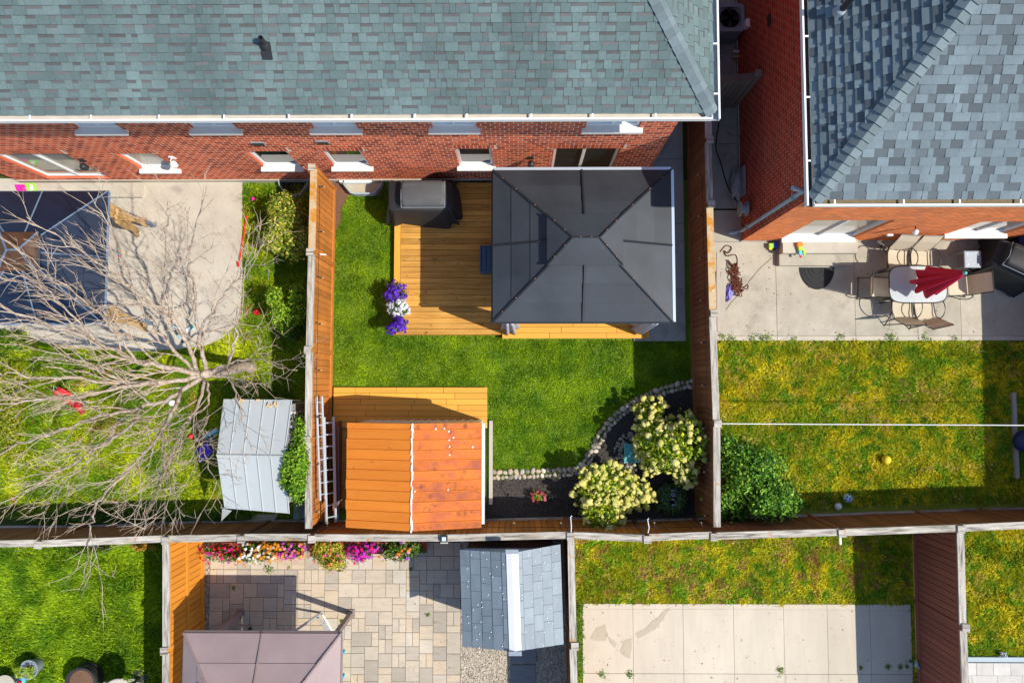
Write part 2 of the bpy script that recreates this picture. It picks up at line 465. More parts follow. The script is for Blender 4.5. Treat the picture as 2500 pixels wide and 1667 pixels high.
BOXF = [[0, 1, 3, 2], [4, 6, 7, 5], [0, 4, 5, 1], [2, 3, 7, 6], [0, 2, 6, 4], [1, 5, 7, 3]]
BOXC = {}


def box(name, c, size, mat, parent=None, rot=None):
    """one piece: boxes of one size share their mesh"""
    key = (tuple(round(x, 3) for x in size), mat)
    me = BOXC.get(key)
    if me is None:
        mb = MB(); mb.box((0, 0, 0), key[0], mat)
        me = BOXC[key] = mb.me(name)
    o = link(name, me, parent, c)
    if rot is not None:
        o.rotation_euler = (0, 0, rot) if isinstance(rot, (int, float)) else rot.to_euler()
    return o


def part(name, parent, fn, smooth=False, local=False):
    mb = MB(); fn(mb)
    return mb.build(name, parent, smooth=smooth, local=local)


def copy_tree(o, parent=None):
    c = o.copy(); C.objects.link(c)
    if parent is not None: c.parent = parent
    for ch in o.children: copy_tree(ch, c)
    return c


def area_seen(pts):
    q = [seen(p) for p in pts]
    if all(x < 0 or x > 2500 or y < 0 or y > 1667 for x, y in q): return 0.0
    return abs(sum(q[i][0] * q[(i + 1) % len(q)][1] - q[(i + 1) % len(q)][0] * q[i][1] for i in range(len(q)))) / 2


def pieces(name, parent, items, limit=300, rest=None):
    """items: (top polygon, drawing function). The ones that show largest become objects, the others one joined part."""
    sc_ = sorted(range(len(items)), key=lambda i: -area_seen(items[i][0]))
    big = set(i for i in sc_[:limit])
    mb = MB(); n = 0
    for i, (pts, fn) in enumerate(items):
        if i in big:
            m1 = MB(); fn(m1)
            c = sum((Vector(p) for p in pts), Vector((0, 0, 0))) / len(pts)
            m1.build(name, parent, loc=c)
        else:
            fn(mb); n += 1
    if n:
        tag(mb.build(rest or name + 's', parent), kind='stuff')


def clip_poly(pts, a, b, c):
    """keep the side a*x+b*y<=c of a 2D polygon"""
    out = []
    for i, p in enumerate(pts):
        q = pts[(i + 1) % len(pts)]
        dp = a * p[0] + b * p[1] - c; dq = a * q[0] + b * q[1] - c
        if dp <= 0: out.append(p)
        if (dp < 0 < dq) or (dq < 0 < dp):
            t = dp / (dp - dq)
            out.append((p[0] + (q[0] - p[0]) * t, p[1] + (q[1] - p[1]) * t))
    return out


def inside(x, y, poly):
    """vectorised point in polygon"""
    r = np.zeros(len(x), bool)
    n = len(poly)
    for i in range(n):
        x0, y0 = poly[i][0], poly[i][1]; x1, y1 = poly[(i + 1) % n][0], poly[(i + 1) % n][1]
        c = ((y0 > y) != (y1 > y))
        with np.errstate(divide='ignore', invalid='ignore'):
            xi = (x1 - x0) * (y - y0) / (y1 - y0 if y1 != y0 else 1e-9) + x0
        r ^= c & (x < xi)
    return r


def vnoise(x, y, s, seed=0):
    """2D value noise in numpy"""
    x = x * s + 311.7; y = y * s + 173.3
    xi = np.floor(x).astype(np.int64); yi = np.floor(y).astype(np.int64)
    fx = x - xi; fy = y - yi
    fx = fx * fx * (3 - 2 * fx); fy = fy * fy * (3 - 2 * fy)
    def h(a, b):
        n = (a * 374761393 + b * 668265263 + seed * 974711) & 0x7fffffff
        n = ((n ^ (n >> 13)) * 1274126177) & 0x7fffffff
        return ((n ^ (n >> 16)) & 0xffff) / 65535.0
    return (h(xi, yi) * (1 - fx) + h(xi + 1, yi) * fx) * (1 - fy) + (h(xi, yi + 1) * (1 - fx) + h(xi + 1, yi + 1) * fx) * fy


def fbm(x, y, s, seed=0, o=4):
    a = 0; k = 0
    for i in range(o):
        a = a + vnoise(x, y, s * 2 ** i, seed + i) * 0.5 ** i; k += 0.5 ** i
    return a / k


def np_mesh(name, verts, nper, mat, cols, parent=None, kind='stuff', smooth=False):
    """verts (N*nper,3): N separate faces of nper corners each, colour per face"""
    N = len(verts) // nper
    off = np.array(wl(parent))
    me = bpy.data.meshes.new(name)
    me.vertices.add(N * nper)
    me.vertices.foreach_set('co', (verts - off).astype(np.float32).ravel())
    me.loops.add(N * nper)
    me.loops.foreach_set('vertex_index', np.arange(N * nper, dtype=np.int32))
    me.polygons.add(N)
    me.polygons.foreach_set('loop_start', np.arange(0, N * nper, nper, dtype=np.int32))
    me.polygons.foreach_set('loop_total', np.full(N, nper, np.int32))
    me.update(calc_edges=True)
    ca = me.color_attributes.new('Col', 'FLOAT_COLOR', 'POINT')
    cc = np.repeat(np.clip(cols, 0, 1), nper, axis=0)
    ca.data.foreach_set('color', np.hstack([cc, np.ones((len(cc), 1))]).astype(np.float32).ravel())
    me.materials.append(M(mat))
    o = link(name, me, parent, wl(parent))
    if kind: o['kind'] = kind
    return o


def unit(v):
    return v / np.maximum(1e-9, np.linalg.norm(v, axis=1, keepdims=True))


def leaf_cloud(name, P_, N_, size, cols, mat='leaf', parent=None, aspect=0.55, kind='stuff'):
    """rhombic leaves at points P_ with normals near N_"""
    n = len(P_)
    N_ = unit(N_)
    t = unit(np.cross(N_, nr.normal(size=(n, 3))))
    b = np.cross(N_, t)
    s = (np.asarray(size) * nr.uniform(0.6, 1.3, n))[:, None]
    v = np.stack([P_ - t * s * 0.5, P_ + b * s * 0.5 * aspect - N_ * s * 0.08, P_ + t * s * 0.5 - N_ * s * 0.15, P_ - b * s * 0.5 * aspect - N_ * s * 0.08], 1).reshape(-1, 3)
    return np_mesh(name, v, 4, mat, cols, parent, kind)


def blob_points(n, c, r, lumps=9, seed=1, shell=0.55, ground=None):
    """points spread through an uneven crown; returns points and outward normals"""
    g = np.random.default_rng(seed)
    lc = unit(g.normal(size=(lumps, 3))) * g.uniform(0.25, 0.78, (lumps, 1))
    lr = g.uniform(0.24, 0.5, lumps)
    k = g.integers(0, lumps, n)
    d = unit(g.normal(size=(n, 3)))
    rad = lr[k][:, None] * (shell + (1 - shell) * g.random((n, 1))) * (0.8 + 0.35 * g.random((n, 1)))
    p = lc[k] + d * rad
    r = np.array(r); c = np.array(c)
    P_ = p * r * 1.14 + c
    N_ = unit(d / r + p / r * 0.6 + np.array([0, 0, 0.5 / r.mean()]))
    if ground is not None:
        m = P_[:, 2] > ground
        return P_[m], N_[m]
    return P_, N_


def palette(n, cols, weights=None, jit=0.12, seed=3):
    g = np.random.default_rng(seed)
    k = g.choice(len(cols), n, p=weights)
    return np.array(cols)[k] * (1 + g.uniform(-jit, jit, (n, 1)))


def pxpoly(pts, z=0.0):
    return [at(x, y, z) for x, y in pts]


def grass(name, poly, label, density, palette_fn, holes=(), h=(0.035, 0.075), w=0.011, kind='stuff', cat='grass'):
    xs = [p[0] for p in poly]; ys = [p[1] for p in poly]
    A = (max(xs) - min(xs)) * (max(ys) - min(ys))
    n = int(A * density)
    x = nr.uniform(min(xs), max(xs), n); y = nr.uniform(min(ys), max(ys), n)
    m = inside(x, y, poly)
    for q in holes: m &= ~inside(x, y, q)
    x = x[m]; y = y[m]; n = len(x)
    clump = fbm(x, y, 5.0, 5)
    keep = nr.random(n) < 0.35 + 1.1 * clump
    x = x[keep]; y = y[keep]; clump = clump[keep]; n = len(x)
    hh = nr.uniform(h[0], h[1], n) * (0.6 + 0.8 * clump)
    a = nr.uniform(0, 2 * np.pi, n)
    flow = fbm(x, y, 1.7, 21) * 9
    a = np.where(nr.random(n) < 0.45, flow, a)
    lean = nr.uniform(0.6, 2.0, n) * hh
    wx = np.cos(a + np.pi / 2) * w * nr.uniform(0.6, 1.5, n); wy = np.sin(a + np.pi / 2) * w * nr.uniform(0.6, 1.5, n)
    z0 = np.full(n, 0.004)
    tipx = x + np.cos(a) * lean; tipy = y + np.sin(a) * lean
    mx = x + np.cos(a) * lean * 0.4; my = y + np.sin(a) * lean * 0.4
    v = np.stack([np.stack([x - wx, y - wy, z0], 1), np.stack([x + wx, y + wy, z0], 1),
                  np.stack([mx + wx * .8, my + wy * .8, z0 + hh * 0.65], 1), np.stack([tipx, tipy, z0 + hh], 1),], 1).reshape(-1, 3)
    o = np_mesh(name, v, 4, 'blade', palette_fn(x, y), None, 'stuff')
    return tag(o, label, cat)


ICO = {}


def ico_mesh(kind, seed, sub=2, amp=0.15, mat='pebble', flat=1.0, freq=2.0):
    key = (kind, seed)
    if key in ICO: return ICO[key]
    import bmesh
    bm = bmesh.new()
    bmesh.ops.create_icosphere(bm, subdivisions=sub, radius=1)
    g = random.Random(str(seed))
    ph = [g.uniform(0, 6.28) for _ in range(9)]
    for v in bm.verts:
        c = v.co
        k = 1 + amp * (math.sin(c.x * freq + ph[0]) * math.sin(c.y * freq + ph[1]) + 0.6 * math.sin(c.z * freq * 1.7 + ph[2]) * math.cos(c.x * freq * 1.9 + ph[3])) + amp * 0.35 * g.uniform(-1, 1)
        v.co = c * k
        v.co.z *= flat
    me = bpy.data.meshes.new(kind)
    bm.to_mesh(me); bm.free()
    me.materials.append(M(mat))
    me.polygons.foreach_set('use_smooth', [True] * len(me.polygons))
    ICO[key] = me
    return me


def catmull(pts, n=6):
    pts = [Vector(p) for p in pts]
    out = []
    P_ = [pts[0] * 2 - pts[1]] + pts + [pts[-1] * 2 - pts[-2]]
    for i in range(1, len(P_) - 2):
        a, b, c, d = P_[i - 1:i + 3]
        for k in range(n):
            t = k / n
            out.append(0.5 * ((2 * b) + (c - a) * t + (2 * a - 5 * b + 4 * c - d) * t * t + (3 * b - a - 3 * c + d) * t ** 3))
    out.append(pts[-1])
    return out
# ---------------------------------------------------------------- ground, lawns, paved areas
def sheet(name, poly, z, mat, kind='structure', thick=None, label=None):
    mb = MB()
    pts = [(p[0], p[1], z) for p in poly]
    if sum(pts[i][0] * pts[(i + 1) % len(pts)][1] - pts[(i + 1) % len(pts)][0] * pts[i][1] for i in range(len(pts))) < 0:
        pts = pts[::-1]
    if thick: mb.prism(pts, (0, 0, -thick), mat)
    else: mb.poly(pts, mat)
    o = mb.build(name)
    return tag(o, label=label, kind=kind)


sheet('ground', [(-300, -300), (300, -300), (300, 300), (-300, 300)], -0.012, 'ground_grass')

YL, YR = -4.78, 4.45          # the two side fences of the middle yard
WALL_Y = 5.2                  # south wall of the row of houses
HX, HY = 5.75, 3.6            # south-west corner of the neighbouring house
lawn_left = [(-14, -3.5), (YL, -3.5), (YL, 5.2), (-14, 5.2)]
lawn_mid = [(YL, -3.5), (YR, -3.5), (YR, 5.2), (YL, 5.2)]
lawn_right = [(YR, -3.4), (14.5, -3.2), (14.5, 3.6), (YR, 3.6)]
lawn_bl = [(-14, -10), (-8.1, -10), (-8.1, -3.7), (-14, -3.7)]
lawn_br = [(1.4, -10), (10, -10), (10, -3.5), (1.4, -3.5)]
lawn_fr = [(10, -10), (15, -10), (15, -3.3), (10, -3.3)]
for p, m in ((lawn_left, 'lawn_green'), (lawn_mid, 'lawn_green'), (lawn_right, 'lawn_yellow'), (lawn_bl, 'lawn_green'), (lawn_br, 'lawn_yellow'), (lawn_fr, 'lawn_yellow')):
    sheet('lawn', p, -0.004, m)

# patio of the left yard: a poured slab with a rounded corner and joints
patio_px = [(-180, 436), (592, 442), (592, 720), (586, 765), (570, 800), (545, 825), (505, 843), (440, 852), (330, 858), (200, 850), (110, 838), (60, 815), (-180, 808)]
patio_left = [(p.x, p.y) for p in pxpoly(patio_px)]
sheet('patio', patio_left, 0.05, 'concrete', thick=0.12)
patio_step = [(p.x, p.y) for p in pxpoly([(-180, 436), (352, 440), (352, 470), (-180, 470)])]
mb = MB(); mb.span(-14, -9.75, 4.75, 5.12, 0.05, 0.2, 'concrete'); tag(mb.build('door_step'), kind='structure')

# concrete strip beside the gazebo and along the houses (between the houses too)
pc = tag(bpy.data.objects.new('side_path', None), kind='structure'); C.objects.link(pc)
ys = [1.02, 2.35, 4.05, 5.75, 7.4, 9.0, 10.6]
for a, b in zip(ys[:-1], ys[1:]):
    box('slab', (3.62, (a + b) / 2, 0.015), (1.32, b - a - 0.012, 0.07), 'concrete_side', pc)
    box('slab', (5.10, (a + b) / 2 + 0.4 if a > 3 else 5.0, 0.012), (1.22, b - a - 0.012, 0.06), 'concrete_side', pc) if a > 3 else None

# patio of the right yard: big slabs with saw joints
pr = tag(bpy.data.objects.new('back_patio', None), kind='structure'); C.objects.link(pr)
xs = [4.60, 6.62, 8.62, 10.2, 11.3, 13.0, 15.0]
ye0, ye1 = 1.04, 1.16
for i, (a, b) in enumerate(zip(xs[:-1], xs[1:])):
    mb = MB(); mb.span(a, b - 0.010, 1.16, 3.58, -0.05, 0.05 + (i % 2) * 0.002, 'concrete_grey'); mb.build('slab', pr)
    mb = MB(); mb.span(a, b - 0.010, 1.04, 1.152, -0.05, 0.047, 'concrete'); mb.build('slab_border', pr)
mb = MB(); mb.span(4.60, 5.73, 3.59, 4.4, -0.05, 0.05, 'concrete_grey'); mb.build('slab', pr)
def crack(parent, pts, z, w=0.006):
    q = catmull([at(x, y, z) for x, y in pts], 4)
    q = [p + Vector((rng.uniform(-.008, .008), rng.uniform(-.008, .008), 0)) for p in q]
    mb = MB(); mb.tube(q, w, 'dark_gap', 4); mb.build('crack', parent)
crack(pr, [(1884, 628), (1850, 662), (1815, 705), (1790, 733), (1772, 756)], 0.052)
crack(pr, [(2120, 668), (2150, 690), (2178, 740), (2170, 800)], 0.052, 0.004)

# cream slab of the bottom right yard
ps = tag(bpy.data.objects.new('concrete_pad', None), kind='structure'); C.objects.link(ps)
jx = [at(x, 1500).x for x in (1422, 1545, 1667, 1790, 1912, 2018, 2122, 2222)]
y0 = at(1800, 1473).y; y1 = at(1800, 1642).y
for a, b in zip(jx[:-1], jx[1:]):
    mb = MB(); mb.span(a, b - 0.008, y1, y0 - 0.13, -0.05, 0.04, 'slab_cream'); mb.build('slab', ps)
    mb = MB(); mb.span(a, b - 0.008, y0 - 0.127, y0, -0.05, 0.038, 'slab_cream'); mb.build('slab_border', ps)
    mb = MB(); mb.span(a, b - 0.008, -11, y1 - 0.01, -0.05, 0.041, 'slab_cream'); mb.build('slab', ps)
def stain(pts):
    mb = MB(); mb.poly([(p.x, p.y, 0.045) for p in pxpoly(pts)][::-1], 'damp_slab')
    tag(mb.build('damp_patch'), kind='structure')
def rag(pts, amp=5, seed=0):
    """uneven outline between the given corners"""
    g = random.Random(seed); out = []
    for i, p in enumerate(pts):
        q = pts[(i + 1) % len(pts)]
        d = math.hypot(q[0] - p[0], q[1] - p[1]); n = max(1, int(d / 7))
        for k in range(n):
            t = k / n
            out.append((p[0] + (q[0] - p[0]) * t + g.uniform(-amp, amp) * 0.6, p[1] + (q[1] - p[1]) * t + g.uniform(-amp, amp) * 0.6))
    return out
stain(rag([(1441, 1556), (1452, 1535), (1476, 1523), (1484, 1545), (1478, 1562), (1455, 1563)], 3, 1))
stain(rag([(1478, 1545), (1490, 1555), (1505, 1568), (1500, 1580), (1488, 1566)], 2.5, 2))
stain(rag([(1514, 1588), (1524, 1562), (1540, 1556), (1541, 1580), (1536, 1606), (1522, 1600)], 3, 3))
stain(rag([(1552, 1545), (1575, 1532), (1600, 1508), (1622, 1487), (1634, 1483), (1622, 1505), (1598, 1533), (1575, 1548), (1558, 1556)], 3, 4))

# stamped concrete of the far right yard
pst = tag(bpy.data.objects.new('stamped_patio', None), kind='structure'); C.objects.link(pst)
yk = at(2430, 1612).y
mb = MB(); mb.span(10.0, 15, yk - 0.001, yk + 0.12, -0.05, 0.10, 'grey_blue'); mb.build('kerb_face', pst)
for i in range(12):
    a = 10.03 + i * 0.42
    mb = MB(); mb.span(a, a + 0.41, yk - 0.30, yk - 0.003, -0.05, 0.14 + rng.uniform(0, .004), 'stamped'); mb.build('edge_stone', pst)
for r in range(5):
    for i in range(8):
        a = 9.95 + i * 0.62 + (r % 2) * 0.3
        mb = MB(); mb.span(a, a + 0.612, yk - 0.31 - (r + 1) * 0.45, yk - 0.31 - r * 0.45 - 0.008, -0.05, 0.11 + rng.uniform(0, .003), 'stamped'); mb.build('slab', pst)

# paver patio: random ashlar on a module grid
pp = tag(bpy.data.objects.new('paver_patio', None), kind='structure'); C.objects.link(pp)
PX0, PX1, PY1 = at(513, 1450).x, at(1128, 1450).x, at(800, 1322).y
mod = 0.171
nx = int(round((PX1 - PX0) / mod)); ny = 27
mb = MB(); mb.span(PX0 - 0.01, PX0 + nx * mod, PY1 - ny * mod, PY1, -0.05, 0.012, 'joint_sand'); mb.build('joint_bed', pp)
occ = np.zeros((nx, ny), bool)
shapes = [(2, 2)] * 6 + [(2, 1)] * 3 + [(1, 2)] * 3 + [(3, 2)] * 3 + [(2, 3)]
def lay(i, j, w, h):
    occ[i:i + w, j:j + h] = True
    box('paver', (PX0 + (i + w / 2) * mod, PY1 - (j + h / 2) * mod, 0.012 + rng.uniform(0, 0.003)), (w * mod - 0.011, h * mod - 0.011, 0.05), 'paver', pp)
for i in range(0, nx - 1, 2): lay(i, 2, 2, 2) if True else None
for i in range(0, nx - 2, 3): lay(i, 0, min(3, nx - i), 2)
for j in range(ny):
    for i in range(nx):
        if occ[i, j]: continue
        o = shapes[:]; rng.shuffle(o)
        for w, h in o + [(1, 1)]:
            if i + w <= nx and j + h <= ny and not occ[i:i + w, j:j + h].any():
                lay(i, j, w, h); break

# gravel strips
def gravel(name, x0, x1, y0, y1, n, label, seed, size=(0.012, 0.028), pal=None):
    t = sheet(name, [(x0, y0), (x1, y0), (x1, y1), (x0, y1)], 0.006, 'gravel_tan')
    g = np.random.default_rng(seed)
    P_ = np.stack([g.uniform(x0, x1, n), g.uniform(y0, y1, n), g.uniform(0.008, 0.028, n)], 1)
    N_ = g.normal(size=(n, 3)) * 0.5 + np.array([0, 0, 1])
    o = leaf_cloud('gravel', P_, N_, g.uniform(size[0], size[1], n) * 1.7, palette(n, pal or [(0.62, 0.55, 0.45), (0.42, 0.36, 0.29), (0.75, 0.69, 0.6), (0.24, 0.2, 0.16), (0.55, 0.46, 0.34)], seed=seed), mat='petal', aspect=0.85)
    return tag(o, label, 'gravel')
gravel('gravel_bed', -8.02, PX0 - 0.015, -9.5, -3.75, 7000, 'narrow strip of tan gravel beside the golden fence', 5)
gravel('gravel_pad', PX0 + nx * mod + 0.005, 1.28, -9.5, -3.75, 24000, 'tan gravel pad under and around the grey resin shed', 6)
for k in range(4):
    tag(box('stepping_stone', (0.12 + (k % 2) * 0.02, -6.25 - k * 0.52, 0.02), (0.62, 0.47, 0.05), 'paver_shaded'), 'stepping stone with shade put into its dark colour, in the gravel south of the grey shed, %s from the shed' % ('nearest', 'second', 'third', 'fourth')[k], 'paver', 'stepping stones in the gravel')

# ---------------------------------------------------------------- houses
def ray(px, py):
    return Vector((0, 0, CAM_H)), R3 @ Vector(((px - 1250) / 1666.667, -(py - 833.5) / 1666.667, -1))


def on_plane(px, py, p0, n):
    o, d = ray(px, py)
    return o + d * ((Vector(p0) - o).dot(n) / d.dot(n))


def brick_wall(parent, O, ud, nrm, L, H, openings, brick, mortar, z0=0.22, bl=0.19, bh=0.125, soldier=(), shift=0.0):
    """wall body with openings and reveals; bricks are children of the wall"""
    O = Vector(O); ud = Vector(ud); nrm = Vector(nrm); up = Vector((0, 0, 1))
    W = lambda u, v, d=0.0: O + ud * u + up * v + nrm * d
    us = sorted(set([0, L] + [x for o in openings for x in o[:2]]))
    vs = sorted(set([z0, H] + [x for o in openings for x in o[2:4]]))
    mb = MB()
    hole = lambda u, v: any(o[0] < u < o[1] and o[2] < v < o[3] for o in openings)
    for a, b in zip(us[:-1], us[1:]):
        for c, d in zip(vs[:-1], vs[1:]):
            if not hole((a + b) / 2, (c + d) / 2):
                mb.poly([W(a, c), W(b, c), W(b, d), W(a, d)], mortar)
    for (a, b, c, d) in openings:
        for q in ([W(a, c), W(a, d), W(a, d, -.14), W(a, c, -.14)], [W(b, c), W(b, c, -.14), W(b, d, -.14), W(b, d)], [W(a, d), W(b, d), W(b, d, -.14), W(a, d, -.14)], [W(a, c), W(a, c, -.14), W(b, c, -.14), W(b, c)]):
            mb.poly(q, brick)
    wall = mb.build('wall', parent)
    items = []
    sold = [(o[0] - 0.12, o[1] + 0.12, o[3], o[3] + 0.25) for o in soldier]
    blocks = list(openings) + sold
    def add(u0, u1, v0, v1):
        j = 0.0022 + rng.uniform(0, 0.002)
        f = [W(u0, v0, j), W(u1, v0, j), W(u1, v1, j), W(u0, v1, j)]
        g = [W(u0, v0, 0), W(u1, v0, 0), W(u1, v1, 0), W(u0, v1, 0)]
        def fn(m, f=f, g=g):
            m.mesh(f + g, [[0, 1, 2, 3], [4, 5, 1, 0], [5, 6, 2, 1], [6, 7, 3, 2], [7, 4, 0, 3]], brick)
        items.append((f, fn))
    gap = 0.02
    r = 0; v = z0
    while v + bh <= H:
        u = -((r % 2) * 0.5) * bl - shift
        while u < L:
            a, b = max(0, u), min(L, u + bl - gap)
            segs = [(a, b)] if b - a > 0.02 else []
            for o in blocks:
                if v + bh * 0.7 > o[2] and v + bh * 0.3 < o[3]:
                    ns = []
                    for s, e in segs:
                        if e <= o[0] or s >= o[1]: ns.append((s, e))
                        else:
                            if o[0] - s > 0.02: ns.append((s, o[0] - 0.005))
                            if e - o[1] > 0.02: ns.append((o[1] + 0.005, e))
                    segs = ns
            for s, e in segs: add(s, e, v, v + bh - gap)
            u += bl
        v += bh; r += 1
    for o in sold:
        u = o[0]
        while u + 0.09 <= o[1] + 0.02:
            add(u, u + 0.075, o[2] + 0.01, o[3] - 0.012); u += 0.093
    pieces('brick', wall, items)
    return wall


def window(parent, O, ud, nrm, o, glassm='pane_dark', mull=(0.5,), sill=True, door=False, sillover=0.06):
    O = Vector(O); ud = Vector(ud); nrm = Vector(nrm); up = Vector((0, 0, 1))
    a, b, c, d = o
    Rm = Matrix((ud, nrm * -1, up)).transposed()
    P_ = lambda u, v, dd: O + ud * u + up * v + nrm * dd
    fw = 0.06
    mb = MB()
    for (u0, u1, v0, v1) in ((a, a + fw, c, d), (b - fw, b, c, d), (a + fw, b - fw, d - fw, d), (a + fw, b - fw, c, c + fw)):
        mb.box(P_((u0 + u1) / 2, (v0 + v1) / 2, -0.085), (u1 - u0, 0.06, v1 - v0), 'window_white', Rm)
    for t in mull:
        u = a + (b - a) * t
        mb.box(P_(u, (c + d) / 2, -0.08), (0.07, 0.055, d - c - 2 * fw - 0.004), 'window_white', Rm)
    w = mb.build('patio_door' if door else 'window', parent)
    cuts = [a + fw] + [a + (b - a) * t for t in mull] + [b - fw]
    for u0, u1 in zip(cuts[:-1], cuts[1:]):
        m2 = MB(); m2.box(P_((u0 + u1) / 2, (c + d) / 2, -0.1), (u1 - u0 - 0.01, 0.012, d - c - 2 * fw + 0.01), glassm, Rm); m2.build('pane', w)
    if sill:
        m2 = MB(); m2.box(P_((a + b) / 2, c - 0.03, 0.0), (b - a + 2 * sillover, 0.22, 0.075), 'sill_stone', Rm)
        m2.build('sill', w)
    return w


def shingles(parent, O, ud, up, L, V, clips, mats, seed, band=None, dark=0.35, exp=0.146, thick=1.0):
    """courses of laminated tabs on a slope: (u along the eave, v up the slope)"""
    O = Vector(O); ud = Vector(ud).normalized(); up = Vector(up).normalized()
    n = ud.cross(up)
    if n.z < 0: n = -n
    W = lambda u, v, h: O + ud * u + up * v + n * h
    flip = ud.cross(up).z < 0
    g = random.Random(seed)
    items = []
    v = -0.02; r = 0
    while v < V:
        u = -g.uniform(0, 0.2); k = r % 2
        while u < L:
            w = g.choice((0.10, 0.14, 0.17, 0.20, 0.23, 0.28))
            k += 1
            raised = k % 2 == 0
            poly = [(u, v), (u + w - 0.004, v), (u + w - 0.004, v + exp), (u, v + exp)]
            u += w
            poly = clip_poly(poly, -1, 0, 0); poly = clip_poly(poly, 1, 0, L) if poly else poly
            for c in clips:
                if poly: poly = clip_poly(poly, *c)
            if len(poly) < 3: continue
            if flip: poly = poly[::-1]
            h0 = ((0.024 if raised else 0.013) + g.uniform(0, 0.003)) * thick
            isdark = (not raised) and g.random() < dark * 2
            mat = mats[1] if (isdark and not band) else mats[0]
            hh = lambda q, h0=h0, v=v: 0.002 + h0 * (1 - (q[1] - v) / exp)
            top = [W(q[0], q[1], hh(q)) for q in poly]
            bot = [W(q[0], q[1], -0.004) for q in poly]
            cut = v + exp * 0.62
            def fn(m, top=top, bot=bot, poly=poly, mat=mat, raised=raised, cut=cut, hh=hh):
                nn = len(top)
                if band and not raised and nn == 4:
                    lo = clip_poly(poly, 0, 1, cut); hi = clip_poly(poly, 0, -1, -cut)
                    for pl, mm in ((lo, mat), (hi, band)):
                        if len(pl) > 2: m.mesh([W(q[0], q[1], hh(q)) for q in pl], [list(range(len(pl)))], mm)
                    m.mesh(top + bot, [[i, nn + i, nn + (i + 1) % nn, (i + 1) % nn] for i in range(nn)], mat)
                else:
                    m.mesh(top + bot, [list(range(nn))] + [[i, nn + i, nn + (i + 1) % nn, (i + 1) % nn] for i in range(nn)], mat)
            items.append((top, fn))
        v += exp; r += 1
    pieces('shingle', parent, items)


def hip_caps(parent, P0, P1, in1, in2, mat='cap_shingle', w=0.15, step=0.15):
    P0 = Vector(P0); P1 = Vector(P1)
    d = (P1 - P0); Lg = d.length; d.normalize()
    s1 = (Vector(in1) - d * d.dot(Vector(in1))).normalized(); s2 = (Vector(in2) - d * d.dot(Vector(in2))).normalized()
    n = Vector((0, 0, 1)) - d * d.z; n.normalize()
    for i in range(int(Lg / step)):
        a = i * step - 0.03; b = a + step * 1.15
        mb = MB()
        q = []
        for t, h in ((a, 0.045 + rng.uniform(0, .006)), (b, 0.022)):
            c = P0 + d * t + n * h
            q += [c + s1 * w, c + n * 0.012, c + s2 * w]
        low = [p - n * 0.02 for p in q[:3]]
        mb.mesh(q + low, [[0, 1, 4, 3], [1, 2, 5, 4], [6, 7, 1, 0], [7, 8, 2, 1]], mat)
        mb.build('cap_shingle', parent, loc=P0 + d * (a + b) / 2)


def gutter(parent, A, B, out, step=1.06, first=0.5, inside='gutter_inside', debris=True):
    A = Vector(A); B = Vector(B); out = Vector(out)
    d = (B - A); L = d.length; d.normalize()
    Rm = Matrix((d, out, Vector((0, 0, 1)))).transposed()
    mid = (A + B) / 2
    mb = MB()
    mb.box(mid + out * 0.065 + Vector((0, 0, -0.085)), (L, 0.12, 0.012), inside, Rm)
    mb.box(mid + out * 0.128 + Vector((0, 0, -0.045)), (L, 0.014, 0.10), 'white_trim', Rm)
    mb.box(mid + out * 0.120 + Vector((0, 0, 0.008)), (L, 0.032, 0.010), 'white_trim', Rm)
    mb.box(mid + out * -0.006 + Vector((0, 0, -0.06)), (L, 0.012, 0.10), 'white_trim', Rm)
    g = mb.build('gutter', parent)
    t = first
    while t < L:
        m2 = MB(); m2.box(A + d * t + out * 0.055 + Vector((0, 0, 0.006)), (0.03, 0.13, 0.012), 'white_trim', Rm); m2.build('bracket', g)
        t += step * rng.uniform(0.85, 1.15)
    return g


# ---- the row of brick houses in the north
TS, TE = 0.65, 0.84
ex, ey, ez = 3.43, 4.74, 5.70
house = thing('row_house', 'long red brick row of houses with grey-green shingle roof and white eaves gutter', 'house', (-4, WALL_Y + 4, 0))
def wp(px, py): return on_plane(px, py, (0, WALL_Y, 0), Vector((0, 1, 0)))
WX0 = -13.0
ops = []
def op(xl, xr, yb, yt, z0=None):
    p, q = wp(xl, yb), wp(xr, yb); t = wp((xl + xr) / 2, yt)
    sn = lambda z: 0.22 + round((z - 0.22) / 0.125) * 0.125
    o = (p.x - WX0, q.x - WX0, sn(p.z if z0 is None else z0), sn(t.z))
    ops.append(o); return o
g_door1 = op(107, 268, 432, 376, 0.30)
g_win2 = op(349, 437, 414, 374)
g_win3 = op(645, 737, 409, 369)
g_win4 = op(815, 905, 407, 367)
g_win5 = op(1122, 1204, 405, 365)
g_door6 = op(1348, 1500, 398, 364, 0.30)
ups = [op(xl, xr, 317 if xl < 900 else 312, 275, None) for xl, xr in ((193, 302), (473, 583), (767, 876), (1055, 1163), (1430, 1560))]
house_L = 3.22 - WX0
wallS = brick_wall(house, (WX0, WALL_Y, 0), (1, 0, 0), (0, -1, 0), house_L, ez - 0.05, ops, 'brick_red', 'mortar', soldier=ops[:6])
for o, gm, mu, sl, dr in ((g_door1, 'pane_blind', (0.5,), False, True), (g_win2, 'pane_blind', (), True, False), (g_win3, 'pane_dark', (), True, False), (g_win4, 'pane_dark', (), True, False), (g_win5, 'pane_dark', (), True, False), (g_door6, 'pane_dark', (0.47,), False, True)):
    window(house, (WX0, WALL_Y, 0), (1, 0, 0), (0, -1, 0), o, gm, mu, sl, dr)
for o in ups: window(house, (WX0, WALL_Y, 0), (1, 0, 0), (0, -1, 0), o, 'pane_sky', (0.5,), True, False, 0.08)
